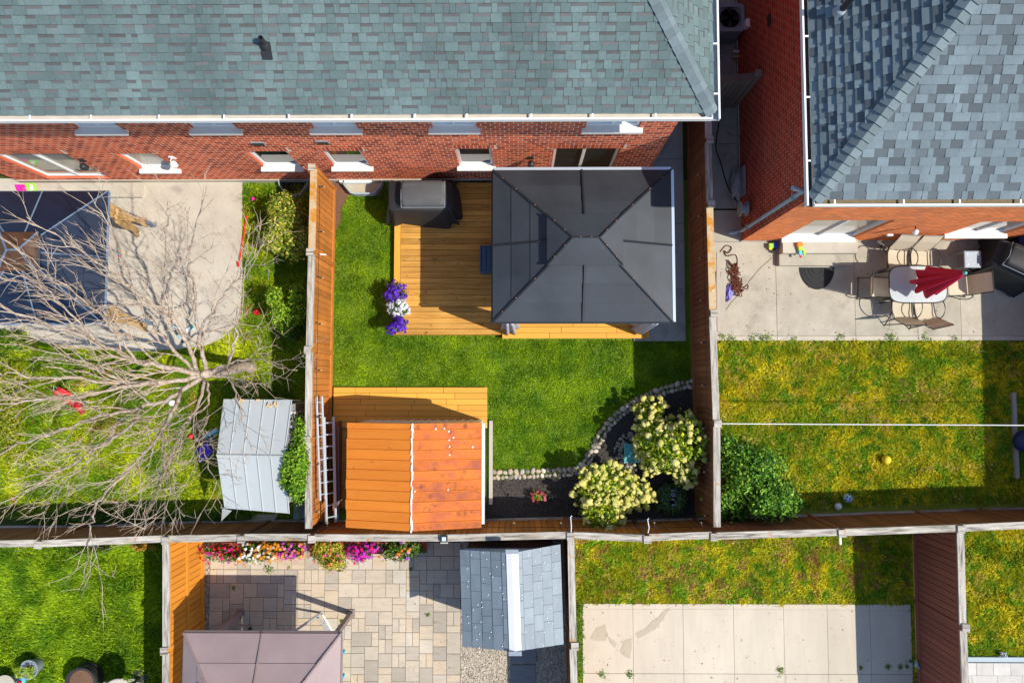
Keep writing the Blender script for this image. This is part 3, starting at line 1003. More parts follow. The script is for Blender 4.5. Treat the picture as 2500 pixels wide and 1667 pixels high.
mb = MB(); mb.span(WX0, 3.24, WALL_Y - 0.03, WALL_Y + 0.2, -0.02, 0.212, 'concrete'); mb.build('foundation', house)
mb = MB(); mb.poly([(3.22, WALL_Y, 0.0), (3.22, 14, 0.0), (3.22, 14, ez), (3.22, WALL_Y, ez)], 'brick_shaded')
mb.poly([(WX0, 14, 0), (WX0, WALL_Y, 0), (WX0, WALL_Y, ez), (WX0, 14, ez)], 'brick_shaded'); mb.poly([(3.22, 14, 0), (WX0, 14, 0), (WX0, 14, ez), (3.22, 14, ez)], 'brick_shaded')
mb.build('side_wall', house)
# roof: south slope, east slope, ridge
a_r = 4.5; z_r = ez + a_r * TS; b_r = a_r * TS / TE
mb = MB()
S0, S1 = Vector((WX0 - .3, ey, ez)), Vector((ex, ey, ez)); R0, R1 = Vector((WX0 - .3, ey + a_r, z_r)), Vector((ex - b_r, ey + a_r, z_r))
E1 = Vector((ex, ey + 2 * a_r, ez)); W1 = Vector((WX0 - .3, ey + 2 * a_r, ez))
dn = Vector((0, 0, -0.012))
mb.poly([p + dn for p in (S0, S1, R1, R0)], 'shingle_green'); mb.poly([p + dn for p in (S1, E1, R1)], 'shingle_green'); mb.poly([p + dn for p in (R0, R1, E1, W1)], 'shingle_green')
mb.poly([p + dn * 6 for p in (S0, W1, E1, S1)], 'white_trim')
mb.poly([p + dn for p in (S0, R0, W1)], 'brick_shaded')
roof = mb.build('roof', house)
nS = math.sqrt(1 + TS * TS); nE = math.sqrt(1 + TE * TE)
kS = (b_r / a_r) / nS
shingles(roof, (ex, ey, ez), (-1, 0, 0), (0, 1, TS), ex - WX0, 3.4, [(-1, kS, 0)], ('shingle_green', 'shingle_green'), 3, band='shingle_green_band')
kE = (a_r / b_r) / nE
shingles(roof, (ex, ey, ez), (0, 1, 0), (-1, 0, TE), 5.5, 2.2, [(-1, kE, 0)], ('shingle_green', 'shingle_green'), 4, band='shingle_green_band')
hip_caps(roof, (ex, ey, ez), (ex - b_r * .75, ey + a_r * .75, ez + a_r * TS * .75), (-1, 0, 0), (0, 1, 0))
gutter(house, (WX0 - .3, ey, ez - 0.01), (ex, ey, ez - 0.01), (0, -1, 0), first=0.7)
gutter(house, (ex, ey - 0.13, ez - 0.012), (ex, ey + 8, ez - 0.012), (1, 0, 0), first=0.45, inside='grey_metal')
# vent pipe with its flashing, on the south slope
vn = Vector((0, -TS, 1)).normalized()
vp = on_plane(650, 112, (ex, ey, ez), vn)
upS = Vector((0, 1, TS)).normalized()
vent = thing('vent_pipe', 'black plumbing vent pipe with flashing on the grey-green roof', 'vent pipe', vp)
RmS = Matrix((Vector((1, 0, 0)), upS, vn)).transposed()
part('flashing', vent, lambda m: (m.box(vp + vn * 0.035 - upS * 0.08, (0.17, 0.28, 0.012), 'black_metal', RmS), m.lathe([(0.085, 0), (0.06, 0.06), (0.045, 0.08)], vp + vn * 0.035, 'black_metal', 14)))
part('pipe', vent, lambda m: m.lathe([(0.042, -0.02), (0.044, 0.24), (0.033, 0.24), (0.031, 0.05)], vp + Vector((0, 0, 0.03)), 'black_metal', 16), smooth=False)

# ---- wall lamps and vents of the row (things fixed to the wall)
def lamp(px, py, label, mat, glassmat, arm=0.12):
    p = wp(px, py)
    t = thing('wall_lamp', label, 'lamp', p)
    part('back_plate', t, lambda m: m.box(p + Vector((0, -0.015, 0)), (0.11, 0.03, 0.16), mat))
    part('arm', t, lambda m: m.tube([p + Vector((0, -0.03, 0.03)), p + Vector((0, -arm, 0.09)), p + Vector((0, -arm - .03, 0.03))], 0.012, mat))
    part('lamp_shade', t, lambda m: m.lathe([(0.03, 0.03), (0.085, -0.03), (0.075, -0.15), (0.05, -0.17)], p + Vector((0, -arm - .03, 0)), glassmat, 12), smooth=True)
lamp(201, 390, 'black twin wall lantern beside the left sliding door', 'black_metal', 'black_metal')
lamp(421, 384, 'white wall lamp above the patio right of the small window', 'white_trim', 'white_trim')
lamp(1297, 384, 'bronze wall lamp left of the dark sliding door', 'bronze_tube', 'bronze_tube')
for px, py, lb in ((631, 350, 'small grey wall vent above the third ground floor window'), (788, 347, 'small grey wall vent above the window by the golden fence')):
    p = wp(px, py)
    t = thing('wall_vent', lb, 'vent', p, group='small vents in the brick wall')
    part('frame', t, lambda m: m.box(p + Vector((0, -0.012, 0)), (0.28, 0.03, 0.18), 'grey_metal'))
    for k in range(3): part('louver', t, lambda m: m.box(p + Vector((0, -0.032, -0.05 + k * 0.05)), (0.24, 0.012, 0.03), 'bronze_tube'))

# ---- neighbouring house in the east
T2S, T2W = 0.60, 0.90
cx, cy, cz = 5.20, 3.20, 5.65
h2 = thing('brick_house', 'orange-red brick house with blue-grey shingle hip roof at top right', 'house', (11, 8, 0))
def wp2(px, py): return on_plane(px, py, (0, HY, 0), Vector((0, 1, 0)))
ops2 = []
def op2(xl, xr, yb, yt, z0=None):
    p, q = wp2(xl, yb), wp2(xr, yb); t = wp2((xl + xr) / 2 + 60, yt)
    o = (p.x - HX, q.x - HX, p.z if z0 is None else z0, t.z); ops2.append(o); return o
d2 = op2(1920, 2097, 576, 538, 0.42)
w2 = op2(2312, 2452, 571, 541)
brick_wall(h2, (HX, HY, 0), (1, 0, 0), (0, -1, 0), 10.5, cz - 0.05, ops2, 'brick_orange', 'mortar_red', soldier=[], bh=0.085, z0=0.1)
window(h2, (HX, HY, 0), (1, 0, 0), (0, -1, 0), d2, 'pane_blind', (0.5,), True, True, 0.02)
window(h2, (HX, HY, 0), (1, 0, 0), (0, -1, 0), w2, 'pane_blind', (0.5,), True, False)
# west wall: same brick, its shade put into the darker colour
brick_wall(h2, (HX, 14, 0), (0, -1, 0), (-1, 0, 0), 14 - HY, cz - 0.05, [], 'brick_shaded', 'mortar_red', z0=0.06)
mb = MB(); mb.span(HX - 0.02, HX + 10.5, HY - 0.02, HY + 0.2, -0.02, 0.095, 'concrete_side'); mb.span(HX - 0.02, HX + 0.2, HY + 0.2, 14, -0.02, 0.055, 'concrete_side'); mb.build('foundation', h2)
a2 = 4.2; z2 = cz + a2 * T2S; b2 = a2 * T2S / T2W
mb = MB()
c0 = Vector((cx, cy, cz)); c1 = Vector((cx + 11, cy, cz)); r0 = Vector((cx + b2, cy + a2, z2)); r1 = Vector((cx + 11, cy + a2, z2)); c2 = Vector((cx, cy + 2 * a2 + 3, cz)); rn = Vector((cx + b2, cy + a2 + 3, z2))
mb.poly([p + dn for p in (c0, c1, r1, r0)], 'shingle_blue'); mb.poly([p + dn for p in (c2, c0, r0, rn)], 'shingle_blue')
mb.poly([p + dn for p in (r0, r1, Vector((cx + 11, cy + a2 + 3, z2)), rn)], 'shingle_blue')
mb.poly([p + dn * 6 for p in (c0, c2, Vector((cx + 11, cy + 2 * a2 + 3, cz)), c1)], 'white_trim')
roof2 = mb.build('roof', h2)
n2S = math.sqrt(1 + T2S ** 2); n2W = math.sqrt(1 + T2W ** 2)
shingles(roof2, c0, (1, 0, 0), (0, 1, T2S), 8.6, 4.4, [(-1, (b2 / a2) / n2S, 0)], ('shingle_blue', 'shingle_dark'), 8, dark=0.34)
shingles(roof2, c0, (0, 1, 0), (-1 * -1, 0, T2W), 6.5, 3.2, [(-1, (a2 / b2) / n2W, 0)], ('shingle_blue', 'shingle_dark'), 9, dark=0.35, thick=1.35)
hip_caps(roof2, c0, c0.lerp(r0, 0.98), (1, 0, 0), (0, 1, 0), w=0.165)
gutter(h2, (cx, cy, cz - 0.01), (cx + 11, cy, cz - 0.01), (0, -1, 0), first=0.35, inside='gutter_debris')
gutter(h2, (cx, cy - 0.13, cz - 0.012), (cx, cy + 9, cz - 0.012), (-1, 0, 0), first=0.8, inside='black_metal')
# tall vent pipe on the shaded slope
wn_ = Vector((-T2W, 0, 1)).normalized()
vq = on_plane(2052, 28, c0, wn_)
vent = thing('vent_pipe', 'tall black vent pipe on the shaded blue-grey roof slope', 'vent pipe', vq)
part('pipe', vent, lambda m: m.lathe([(0.06, -0.05), (0.055, 0.62), (0.042, 0.62), (0.04, 0.2)], vq, 'black_metal', 16))
part('flashing', vent, lambda m: m.lathe([(0.13, -0.04), (0.10, 0.06), (0.06, 0.09)], vq, 'grey_metal', 14))
# downspout on the corner
dp = lambda px, py, d=0.06: on_plane(px, py, (HX - d, 0, 0), Vector((1, 0, 0)))
ds = thing('downspout', 'grey-blue downspout running down the shaded brick corner', 'downspout', (HX, HY + .3, 0))
pa, pb = dp(1962, 466), dp(1812, 563)
part('pipe', ds, lambda m: m.tube([pa + Vector((-0.3, 0, 0.2)), pa, pb, pb + Vector((-0.12, -0.02, -0.12)), pb + Vector((-0.28, -0.03, -0.14))], 0.048, 'grey_blue', 8))
for k in (0.12, 0.88):
    q = pa.lerp(pb, k); part('strap', ds, lambda m: m.box(q, (0.12, 0.125, 0.035), 'grey_blue'))
# fittings on the neighbour's walls
p = wp2(2234, 552); t = thing('wall_lamp', 'white globe wall lamp right of the patio door', 'lamp', p)
part('arm', t, lambda m: m.tube([p, p + Vector((0, -0.12, 0.04))], 0.014, 'bronze_tube')); part('globe', t, lambda m: m.lathe([(0.01, -0.08), (0.06, -0.05), (0.075, 0), (0.05, 0.06), (0.01, 0.075)], p + Vector((0, -0.14, 0)), 'plastic_white', 12), smooth=True)
p = wp2(2172, 572)
tag(box('wall_socket', p + Vector((0, -0.02, 0)), (0.14, 0.05, 0.08), 'plastic_white'), 'small white socket cover low on the orange brick wall', 'socket')
p = dp(1880, 50, 0.0); tag(box('wall_grille', p + Vector((-0.02, 0, 0)), (0.04, 0.24, 0.14), 'bronze_tube'), 'dark grille in the shaded brick wall opposite the air conditioner', 'vent')
p = dp(1828, 60, 0.0); tag(box('wall_vent', p + Vector((-0.05, 0, 0)), (0.1, 0.2, 0.16), 'white_trim'), 'white dryer vent low on the shaded brick wall', 'vent')
# ---------------------------------------------------------------- fences
def fence(name, label, pts, side, mats, h=1.83, mid=False, post_mat=None, skip_cap=False, caps=None, first_post=True, last_post=True, bw=0.145, bays=None):
    """posts at pts (world XY); boards face the given side; every board is a piece"""
    board, rail, cap = mats
    t = thing(name, label, 'fence', (pts[0][0], pts[0][1], 0))
    side = Vector((*side, 0)).normalized()
    for i, p in enumerate(pts):
        if (i == 0 and not first_post) or (i == len(pts) - 1 and not last_post): continue
        po = box('post', (p[0], p[1], h / 2 + 0.02), (0.10, 0.10, h + 0.04), post_mat or board, t)
        box('post_cap', (p[0] - side.x * 0.03, p[1] - side.y * 0.03, h + 0.055), (0.165, 0.165, 0.035), cap, po, rng.uniform(-0.06, 0.06))
    for i, (p, q) in enumerate(zip(pts[:-1], pts[1:])):
        p = Vector((*p, 0)); q = Vector((*q, 0))
        board = bays[i] if bays else mats[0]
        d = q - p; L = d.length; d.normalize()
        a = math.atan2(d.y, d.x)
        m = (p + q) / 2
        s = side - d * side.dot(d); s.normalize()
        wob = rng.uniform(-0.012, 0.012)
        if not skip_cap:
            box('cap_board', m + Vector((0, 0, h + 0.012)) + s * wob, (L - 0.10, 0.155, 0.036), caps[i] if caps else cap, t, a + rng.uniform(-0.006, 0.006))
        for z, hh in ((h - 0.07, 0.09), (0.13, 0.14)) + (((h / 2, 0.09),) if mid else ()):
            box('rail', m + Vector((0, 0, z)) + s * 0.035, (L - 0.11, 0.032, hh), rail, t, a)
        box('back_panel', m + Vector((0, 0, h / 2)) - s * 0.012, (L - 0.1, 0.008, h - 0.08), board, t, a)
        n = max(1, int(round((L - 0.1) / bw)))
        w = (L - 0.1) / n
        for k in range(n):
            c = p + d * (0.05 + (k + 0.5) * w) + Vector((0, 0, h / 2 + 0.0)) + s * (0.01 + rng.uniform(0, 0.004))
            box('board', c, (round(w - 0.013, 3), 0.02, h - 0.06), board, t, a)
    return t


def fpts(px, z=1.86): return [tuple(at(x, y, z)[:2]) for x, y in px]

ORA = ('fence_orange', 'fence_orange', 'cap_weathered')
GLD = ('fence_golden', 'fence_golden', 'cap_weathered')
BRN = ('fence_brown', 'fence_brown', 'cap_weathered')
RED = ('fence_red', 'fence_red', 'cap_weathered')
fence('side_fence', 'orange stained board fence left of the deck with weathered top board', [(-4.78, 4.98), (-4.79, 2.98), (-4.80, 0.72), (-4.79, -1.33), (-4.75, -3.38)], (1, 0), ORA, caps=['cap_stained', 'cap_weathered', 'cap_weathered', 'cap_weathered'], last_post=False)
fence('side_fence', 'dark brown stained board fence right of the deck, with string lights', [(4.43, 9.6), (4.43, 7.1), (4.43, 5.6), (4.44, 4.08), (4.46, 1.55), (4.50, -0.96), (4.48, -3.33)], (-1, 0), BRN, caps=['cap_weathered'] * 3 + ['cap_stained', 'cap_weathered', 'cap_weathered'], last_post=False)
bf = fpts([(-230, 1330), (95, 1326), (405, 1315), (590, 1312), (762, 1312), (1085, 1313), (1393, 1305), (1580, 1313), (1743, 1307), (2055, 1298), (2345, 1288), (2520, 1281), (2800, 1275)])
fence('back_fence', 'long weathered back fence with grey top boards crossing below the yards', bf, (0, 1), ('fence_brown', 'cap_weathered', 'cap_weathered'), h=1.83, bays=['fence_brown'] * 4 + ['fence_orange'] * 4 + ['fence_brown'] * 4)
fence('side_fence', 'bright golden board fence with three rails beside the pavers', [bf[2], tuple(at(405, 1588, 1.86)[:2]), tuple(at(405, 1830, 1.86)[:2]), (-8.05, -10.5)], (1, 0), GLD, mid=True, first_post=False)
fence('side_fence', 'low brown fence between the grey resin shed and the cream slab', [bf[6], tuple(at(1400, 1576, 1.86)[:2]), tuple(at(1405, 1830, 1.86)[:2]), (1.4, -10.5)], (-1, 0), BRN, first_post=False)
fence('side_fence', 'red-brown stained fence right of the cream slab at bottom right', [bf[10], tuple(at(2353, 1531, 1.86)[:2]), tuple(at(2362, 1775, 1.86)[:2]), (9.95, -10.5)], (-1, 0), RED, first_post=False)
fence('side_fence', 'board fence at the far right edge throwing a shadow on the lawn', [(13.35, 3.5), (13.33, 1.2), (13.3, -1.0), (13.22, -3.1)], (-1, 0), BRN)
# gate between the houses
fence('side_gate', 'grey weathered gate of boards between the two houses', [(4.55, 7.05), (5.62, 7.15)], (0, -1), ('fence_grey', 'fence_grey', 'fence_grey'), bw=0.13)

# ---------------------------------------------------------------- decks
DZ = 0.20
dk = thing('deck', 'cedar plank deck in the middle yard under the dark gazebo', 'deck', (0, 3, 0))
dx0, dxb, dx1 = at(962, 650, DZ).x, at(978, 650, DZ).x, 2.93
dy0, dy1 = at(1000, 817, DZ).y, 5.12
mb = MB(); mb.span(dx0 + 0.03, dx1 - 0.02, dy0 + 0.03, dy1, -0.02, DZ - 0.042, 'dark_gap'); mb.build('frame', dk)  # solid dark box under the boards, shade of the gaps in its colour
n = int((dy1 - dy0) / 0.1452)
for i in range(n):
    y = dy0 + (i + 0.5) * 0.1452
    xa = dxb if i > 5 else (dx0 + 0.02)
    if i <= 5: xa = at(967 + i, 800, DZ).x
    box('deck_board', ((xa + dx1) / 2, y, DZ - 0.018 + rng.uniform(-0.002, 0.002)), (round(dx1 - xa, 2), 0.136, 0.036), 'deck_board', dk)
yb0 = dy0 + 6 * 0.1452 + 0.004
box('border_board', ((dx0 + dxb) / 2 - 0.004, (yb0 + dy1) / 2, DZ - 0.016), (round(dy1 - yb0, 2), round(dxb - dx0 - 0.012, 3), 0.036), 'deck_gold', dk, math.pi / 2)
box('fascia', (dx0 - 0.002, (dy0 + dy1) / 2, 0.09), (round(dy1 - dy0, 2), 0.025, 0.16), 'fence_orange', dk, math.pi / 2)
box('fascia', ((dx0 + dx1) / 2, dy0 + 0.012, 0.09), (round(dx1 - dx0 - 0.05, 2), 0.025, 0.16), 'fence_orange', dk)
st = thing('deck_step', 'golden plank step along the lawn side of the gazebo', 'step', at(1400, 815, 0))
SZ = 0.242
sx0, sx1 = at(1226, 815, SZ).x, at(1572, 815, SZ).x
sy0 = at(1400, 826, SZ).y
for i in range(5):
    L = sx1 - sx0; cuts = [0, 1.2 + 0.3 * (i % 3), 2.4 + 0.25 * ((i + 1) % 3), L]
    for a, b in zip(cuts[:-1], cuts[1:]):
        box('step_board', (sx0 + (a + b) / 2, sy0 + 0.07 + i * 0.1455, SZ - 0.018), (round(b - a - 0.006, 2), 0.138, 0.036), 'deck_gold', st)
box('end_board', (sx1 + 0.075, sy0 + 0.36, SZ - 0.02), (0.72, 0.13, 0.036), 'deck_board', st, math.pi / 2)
mb = MB(); mb.span(sx0 + 0.01, sx1 + 0.12, sy0 + 0.012, dy0 - 0.02 if dy0 - 0.02 > sy0 + 0.05 else sy0 + 0.05, 0, SZ - 0.04, 'fence_golden'); mb.build('frame', st)

# ---------------------------------------------------------------- gazebos
def gazebo(name, label, x0, x1, y0, y1, ze, zr, ridge, tier, panel, frame, strips=3, lift=0.12, posts=True, edge=None, post_w=0.1, screws=True, tier_panel=None, pin=0.22, rib=0.028):
    cx_, cy_ = (x0 + x1) / 2, (y0 + y1) / 2
    hx, hy = (x1 - x0) / 2, (y1 - y0) / 2
    t = thing(name, label, 'gazebo', (cx_, cy_, 0))
    tx, ty = tier
    zt = ze + (zr - ze) * (1 - ty / hy) - 0.02
    def rect(k):   # 0 eave, 1 inner
        return [(cx_ + sx * (hx + (tx * 0.92 - hx) * k), cy_ + sy * (hy + (ty * 0.92 - hy) * k), ze + (zt - ze) * k) for sx, sy in ((-1, -1), (1, -1), (1, 1), (-1, 1))]
    for s in range(4):
        for i in range(strips):
            a = [Vector(p) for p in rect(i / strips)]; b = [Vector(p) for p in rect((i + 1) / strips)]
            A, B, D, E_ = a[s], a[(s + 1) % 4], b[(s + 1) % 4], b[s]
            for half in (0, 1):
                P0, P1 = (A, (A + B) / 2) if half == 0 else ((A + B) / 2, B)
                Q0, Q1 = (E_, (D + E_) / 2) if half == 0 else ((D + E_) / 2, D)
                up = Vector((0, 0, 0.02))
                inn = (Q0 - P0).normalized() * 0.003
                m1 = MB(); ov = (Q0 - P0).normalized() * 0.02 + (Q1 - P1).normalized() * 0.0
                m1.prism([P0 + up + inn, P1 + up + inn, Q1 + up * 0.1 + (Q1 - P1).normalized() * 0.03, Q0 + up * 0.1 + ov], (0, 0, -0.012), panel)
                m1.build('roof_panel', t, loc=(P0 + P1 + Q0 + Q1) / 4)
    e0, e1 = rect(0), rect(1)
    for s in range(4):
        A, B = Vector(e0[s]), Vector(e0[(s + 1) % 4]); D, E_ = Vector(e1[(s + 1) % 4]), Vector(e1[s])
        up = Vector((0, 0, 0.025))
        part('hip_rail', t, lambda m: m.tube([A + up, E_ + up], rib, frame, 6))
        part('centre_rib', t, lambda m: m.tube([(A + B) / 2 + up, (D + E_) / 2 + up], rib, frame, 6))
        part('eave_beam', t, lambda m: m.tube([A - up * 1.6, B - up * 1.6], 0.035, frame, 4))
        if screws:
            for k in (0.18, 0.42, 0.75):
                p = A.lerp(E_, k) + up * 2.2
                part('screw', t, lambda m: m.box(p, (0.02, 0.02, 0.012), 'screw_rust', 0.7))
    # raised upper tier
    ht = [Vector((cx_ + sx * tx, cy_ + sy * ty, zt + lift)) for sx, sy in ((-1, -1), (1, -1), (1, 1), (-1, 1))]
    ra, rb = Vector((cx_ - ridge, cy_, zr + lift * 0.6)), Vector((cx_ + ridge, cy_, zr + lift * 0.6))
    for pl in ([ht[0], ht[1], rb, ra], [ht[1], ht[2], rb], [ht[2], ht[3], ra, rb], [ht[3], ht[0], ra]):
        m1 = MB(); m1.prism(pl, (0, 0, -0.015), tier_panel or panel); m1.build('upper_panel', t)
    for p, q in ((ht[0], ra), (ht[3], ra), (ht[1], rb), (ht[2], rb)) + (((ra, rb),) if ridge > 0.01 else ()):
        part('upper_rail', t, lambda m: m.tube([p + Vector((0, 0, .015)), q + Vector((0, 0, .015))], 0.022, frame, 6))
        if screws:
            for k in (0.3, 0.7):
                s_ = p.lerp(q, k) + Vector((0, 0, 0.04)); part('screw', t, lambda m: m.box(s_, (0.019, 0.019, 0.012), 'screw_rust', 0.5))
    if edge:  # pale eave flange; sun glint put into its silver colour
        for s in edge:
            A, B = Vector(e0[s]), Vector(e0[(s + 1) % 4])
            o = ((A + B) / 2 - Vector((cx_, cy_, (A.z + B.z) / 2))).normalized() * 0.02
            part('edge_trim', t, lambda m: m.prism([A + o * 0 + Vector((0, 0, .03)), A + o * 3 + Vector((0, 0, .03)), B + o * 3 + Vector((0, 0, .03)), B + Vector((0, 0, .03))][::-1], (0, 0, -0.06), 'silver_edge'))
    if posts:
        for sx in (-1, 1):
            for sy in (-1, 1):
                c = (cx_ + sx * (hx - pin), cy_ + sy * (hy - pin), (ze - 0.06) / 2 + 0.02)
                po = box('post', c, (post_w, post_w, ze - 0.1), frame, t)
                box('base_plate', (c[0], c[1], 0.25 if name == 'gazebo_dark' else 0.07), (post_w * 1.8, post_w * 1.8, 0.015), frame, po)
    return t, rect

ZE = 2.65
gx0, gx1 = at(1203, 600, ZE).x, at(1640, 600, ZE).x
gy0, gy1 = at(1400, 786, ZE).y, at(1400, 416, ZE).y
gz, _ = gazebo('gazebo', 'dark grey metal hardtop gazebo over the cedar deck', gx0, gx1, gy0, gy1, ZE, 3.45, 0.28, (0.80, 0.54), 'dark_panel', 'dark_frame', edge=(1, 2), lift=0.13)

def curtain(name, label, c, z0, z1, r, mat, n=22, lobes=7, tie=None, lean=(0, 0), seed=0):
    """gathered curtain: a lobed column, pinched where it is tied"""
    g = random.Random(seed); ph = [g.uniform(0, 6.28) for _ in range(3)]
    rings = []
    for i in range(9):
        t = i / 8
        z = z0 + (z1 - z0) * t
        k = r * (1.0 - 0.35 * t)
        if tie is not None: k *= 1 - 0.55 * math.exp(-((t - tie) / 0.12) ** 2)
        cx_ = c[0] + lean[0] * (1 - t); cy_ = c[1] + lean[1] * (1 - t)
        rings.append([(cx_ + math.cos(2 * math.pi * j / (n * 2)) * k * (1 + 0.3 * math.cos(lobes * 2 * math.pi * j / (n * 2) + ph[0]) * (1 - 0.4 * t)), cy_ + math.sin(2 * math.pi * j / (n * 2)) * k * (1 + 0.3 * math.cos(lobes * 2 * math.pi * j / (n * 2) + ph[1] * 0.2)), z) for j in range(n * 2)])
    mb = MB(); mb.loft(rings, mat)
    return tag(mb.build(name, loc=(c[0], c[1], z0), smooth=True), label, 'curtain', 'gathered gazebo curtains')
curtain('curtain', 'lilac curtain gathered at the left post of the dark gazebo', (gx0 + 0.36, gy0 + 0.10), 0.26, 2.42, 0.2, 'curtain_lilac', seed=1)
curtain('curtain', 'lilac curtain gathered at the right post of the dark gazebo', (gx1 - 0.34, gy0 + 0.10), 0.26, 2.42, 0.19, 'curtain_lilac', seed=2)

NZ = 2.4
nx1 = at(259, 600, NZ).x; ny1, ny0 = at(200, 468, NZ).y, at(200, 789, NZ).y
gazebo('gazebo', 'navy gazebo with pale seams and tan curtains on the left patio', nx1 - 2.95, nx1, ny0, ny1, NZ, 3.15, 0.12, (0.42, 0.42), 'navy_panel', 'pale_frame', strips=3, lift=0.16, screws=False, tier_panel='brown_reflection', post_w=0.08, rib=0.016)
def drape(name, label, a, b, sag, mat, seed):
    """curtain pulled aside: folds running from the eave down to a tie"""
    g = random.Random(seed)
    t = thing(name, label, 'curtain', (a.x, a.y, 0), group='tan curtains of the navy gazebo')
    for k in range(8):
        off = Vector((0, (k - 3.5) * 0.042, g.uniform(-.04, .04))); o2 = Vector((g.uniform(-.03, .06), (k - 3.5) * 0.022 + g.uniform(-.02, .02), g.uniform(-.1, .1)))
        pth = catmull([a + off, a.lerp(b, 0.35) + off * 0.8 + Vector((0, g.uniform(-.03, .03), -sag)), a.lerp(b, 0.7) + o2 * 0.6 + Vector((0, 0, -sag * .6)), b + o2], 5)
        part('fold', t, lambda m: m.tube(pth, [0.03 + 0.008 * math.sin(i * .6 + k) for i in range(len(pth))], mat, 7), smooth=True)
    return t
drape('curtain', 'tan curtain tied back at the upper right corner of the navy gazebo', at(250, 505, 2.25), at(352, 545, 0.7), 0.1, 'curtain_beige', 1)
drape('curtain', 'tan curtain hanging below the middle of the upper navy gazebo side', at(282, 525, 1.9), at(335, 568, 0.25), 0.1, 'curtain_beige', 4)
drape('curtain', 'tan curtain tied back at the lower right corner of the navy gazebo', at(250, 760, 2.25), at(352, 800, 0.6), 0.12, 'curtain_beige', 2)

TZ = 2.3
tx0, tx1 = at(449, 1560, TZ).x, at(833, 1560, TZ).x
ty1 = at(640, 1544, TZ).y
tg, _ = gazebo('gazebo', 'taupe metal hardtop gazebo over the paver patio', tx0, tx1, ty1 - 3.3, ty1, TZ, 3.15, 0.25, (0.95, 0.62), 'taupe_panel', 'taupe_frame', strips=2, lift=0.16, post_w=0.11, pin=0.33)

# ---------------------------------------------------------------- orange shed with its platform
pl = thing('shed_platform', 'golden plank platform in front of the orange-roofed shed', 'platform', (-2.8, -0.5, 0))
PZ = 0.12
qx0, qx1 = YL + 0.08, at(1190, 980, PZ).x
qy1 = at(1000, 945, PZ).y
for i in range(7):
    y = qy1 - 0.075 - i * 0.1475
    L = qx1 - qx0; g = [0.55 + (i * 0.37) % 0.6, 1.6 + (i * 0.53) % 0.6, 2.8 + (i * 0.29) % 0.5]
    cuts = [0] + g + [L]
    for a, b in zip(cuts[:-1], cuts[1:]):
        box('plank', (qx0 + (a + b) / 2, y, PZ - 0.018), (round(b - a - 0.006, 2), 0.139, 0.036), 'deck_gold', pl)
mb = MB(); mb.span(qx0 + 0.02, qx1 - 0.02, qy1 - 1.02, qy1 - 0.015, -0.02, PZ - 0.04, 'dark_gap'); mb.build('frame', pl)  # dark box, paints the shade below the planks
for k in range(9):   # planks at the left side of the shed
    box('plank', (-4.25 + 0.0, -1.32 - k * 0.22, 0.06), (0.52, 0.21, 0.036), 'deck_board', pl)

sh = thing('garden_shed', 'garden shed with rusty orange sheet roof and white caulked ridge', 'shed', (-2.35, -2.05, 0))
sX0, sX1 = at(846, 1160, 2.0).x, at(1176, 1160, 2.0).x
sY1, sY0 = at(1000, 1031, 2.0).y, at(1000, 1287, 2.0).y
RX, RZ, EZ = at(1006, 1160, 2.38).x, 2.38, 2.0
mb = MB(); mb.span(sX0 + 0.1, sX1 - 0.08, sY0 + 0.06, sY1 - 0.05, 0.13, EZ - 0.02, 'white_trim'); 
for yy in (sY0 + 0.06, sY1 - 0.05): mb.poly([(sX0 + .1, yy, EZ - .02), (sX1 - .08, yy, EZ - .02), (RX, yy, RZ - .03)], 'grey_blue')
mb.build('wall', sh)
for k in range(14):   # ribs of the front wall
    x = sX0 + 0.2 + k * (sX1 - sX0 - 0.35) / 13
    box('wall_rib', (x, sY1 - 0.04, 1.0), (0.06, 0.02, 1.7), 'white_trim', sh)
rows = 11
hs = [0.6] + [1] * 9 + [0.75]
tot = sum(hs); yy = sY1
for i in range(rows):
    y1_ = yy; y0_ = yy - (sY1 - sY0) * hs[i] / tot; yy = y0_
    for s in (0, 1):
        xe = (sX0 + rng.uniform(-.012, .012)) if s == 0 else (sX1 + rng.uniform(-.004, .004))
        lift = 0.012 * (i % 2) * 0 + 0.0
        q = [(RX, y0_ - 0.004, RZ + 0.002), (RX, y1_, RZ + 0.012), (xe, y1_, EZ + 0.012), (xe, y0_ - 0.004, EZ + 0.002)]
        if s == 1: q = q[::-1]
        m1 = MB(); m1.prism(q, (0, 0, -0.014), 'rust_sheet' if s == 0 else 'rust_sheet_old')
        # standing lip along the seam
        a, b = Vector((RX, y1_ - 0.008, RZ + 0.014)), Vector((xe, y1_ - 0.008, EZ + 0.014))
        m1.tube([a, b], 0.009, 'rust_sheet', 4)
        m1.build('roof_sheet', sh, loc=Vector(((RX + xe) / 2, (y0_ + y1_) / 2, (RZ + EZ) / 2)))
def ridge_fn(m):
    y = sY1
    while y > sY0:
        l = rng.uniform(0.05, 0.16)
        m.box((RX + rng.uniform(-.012, .012), y - l / 2, RZ + 0.018), (rng.uniform(0.02, 0.05), l, 0.02), 'caulk', rng.uniform(-.1, .1)); y -= l
part('ridge_caulk', sh, ridge_fn)
slope = lambda px, py: on_plane(px, py, (RX, 0, RZ + 0.02), Vector(((RZ - EZ) / (sX1 - RX), 0, 1)).normalized())
for px, py in ((1005, 1048), (1064, 1047), (1085, 1046), (1096, 1053), (1107, 1068), (1154, 1091), (1098, 1110), (1097, 1074), (1013, 1199), (1098, 1090), (1094, 1195)):
    p = slope(px, py); box('caulk_dab', p, (rng.uniform(.03, .05), rng.uniform(.025, .04), 0.012), 'caulk', sh, rng.uniform(0, 1))
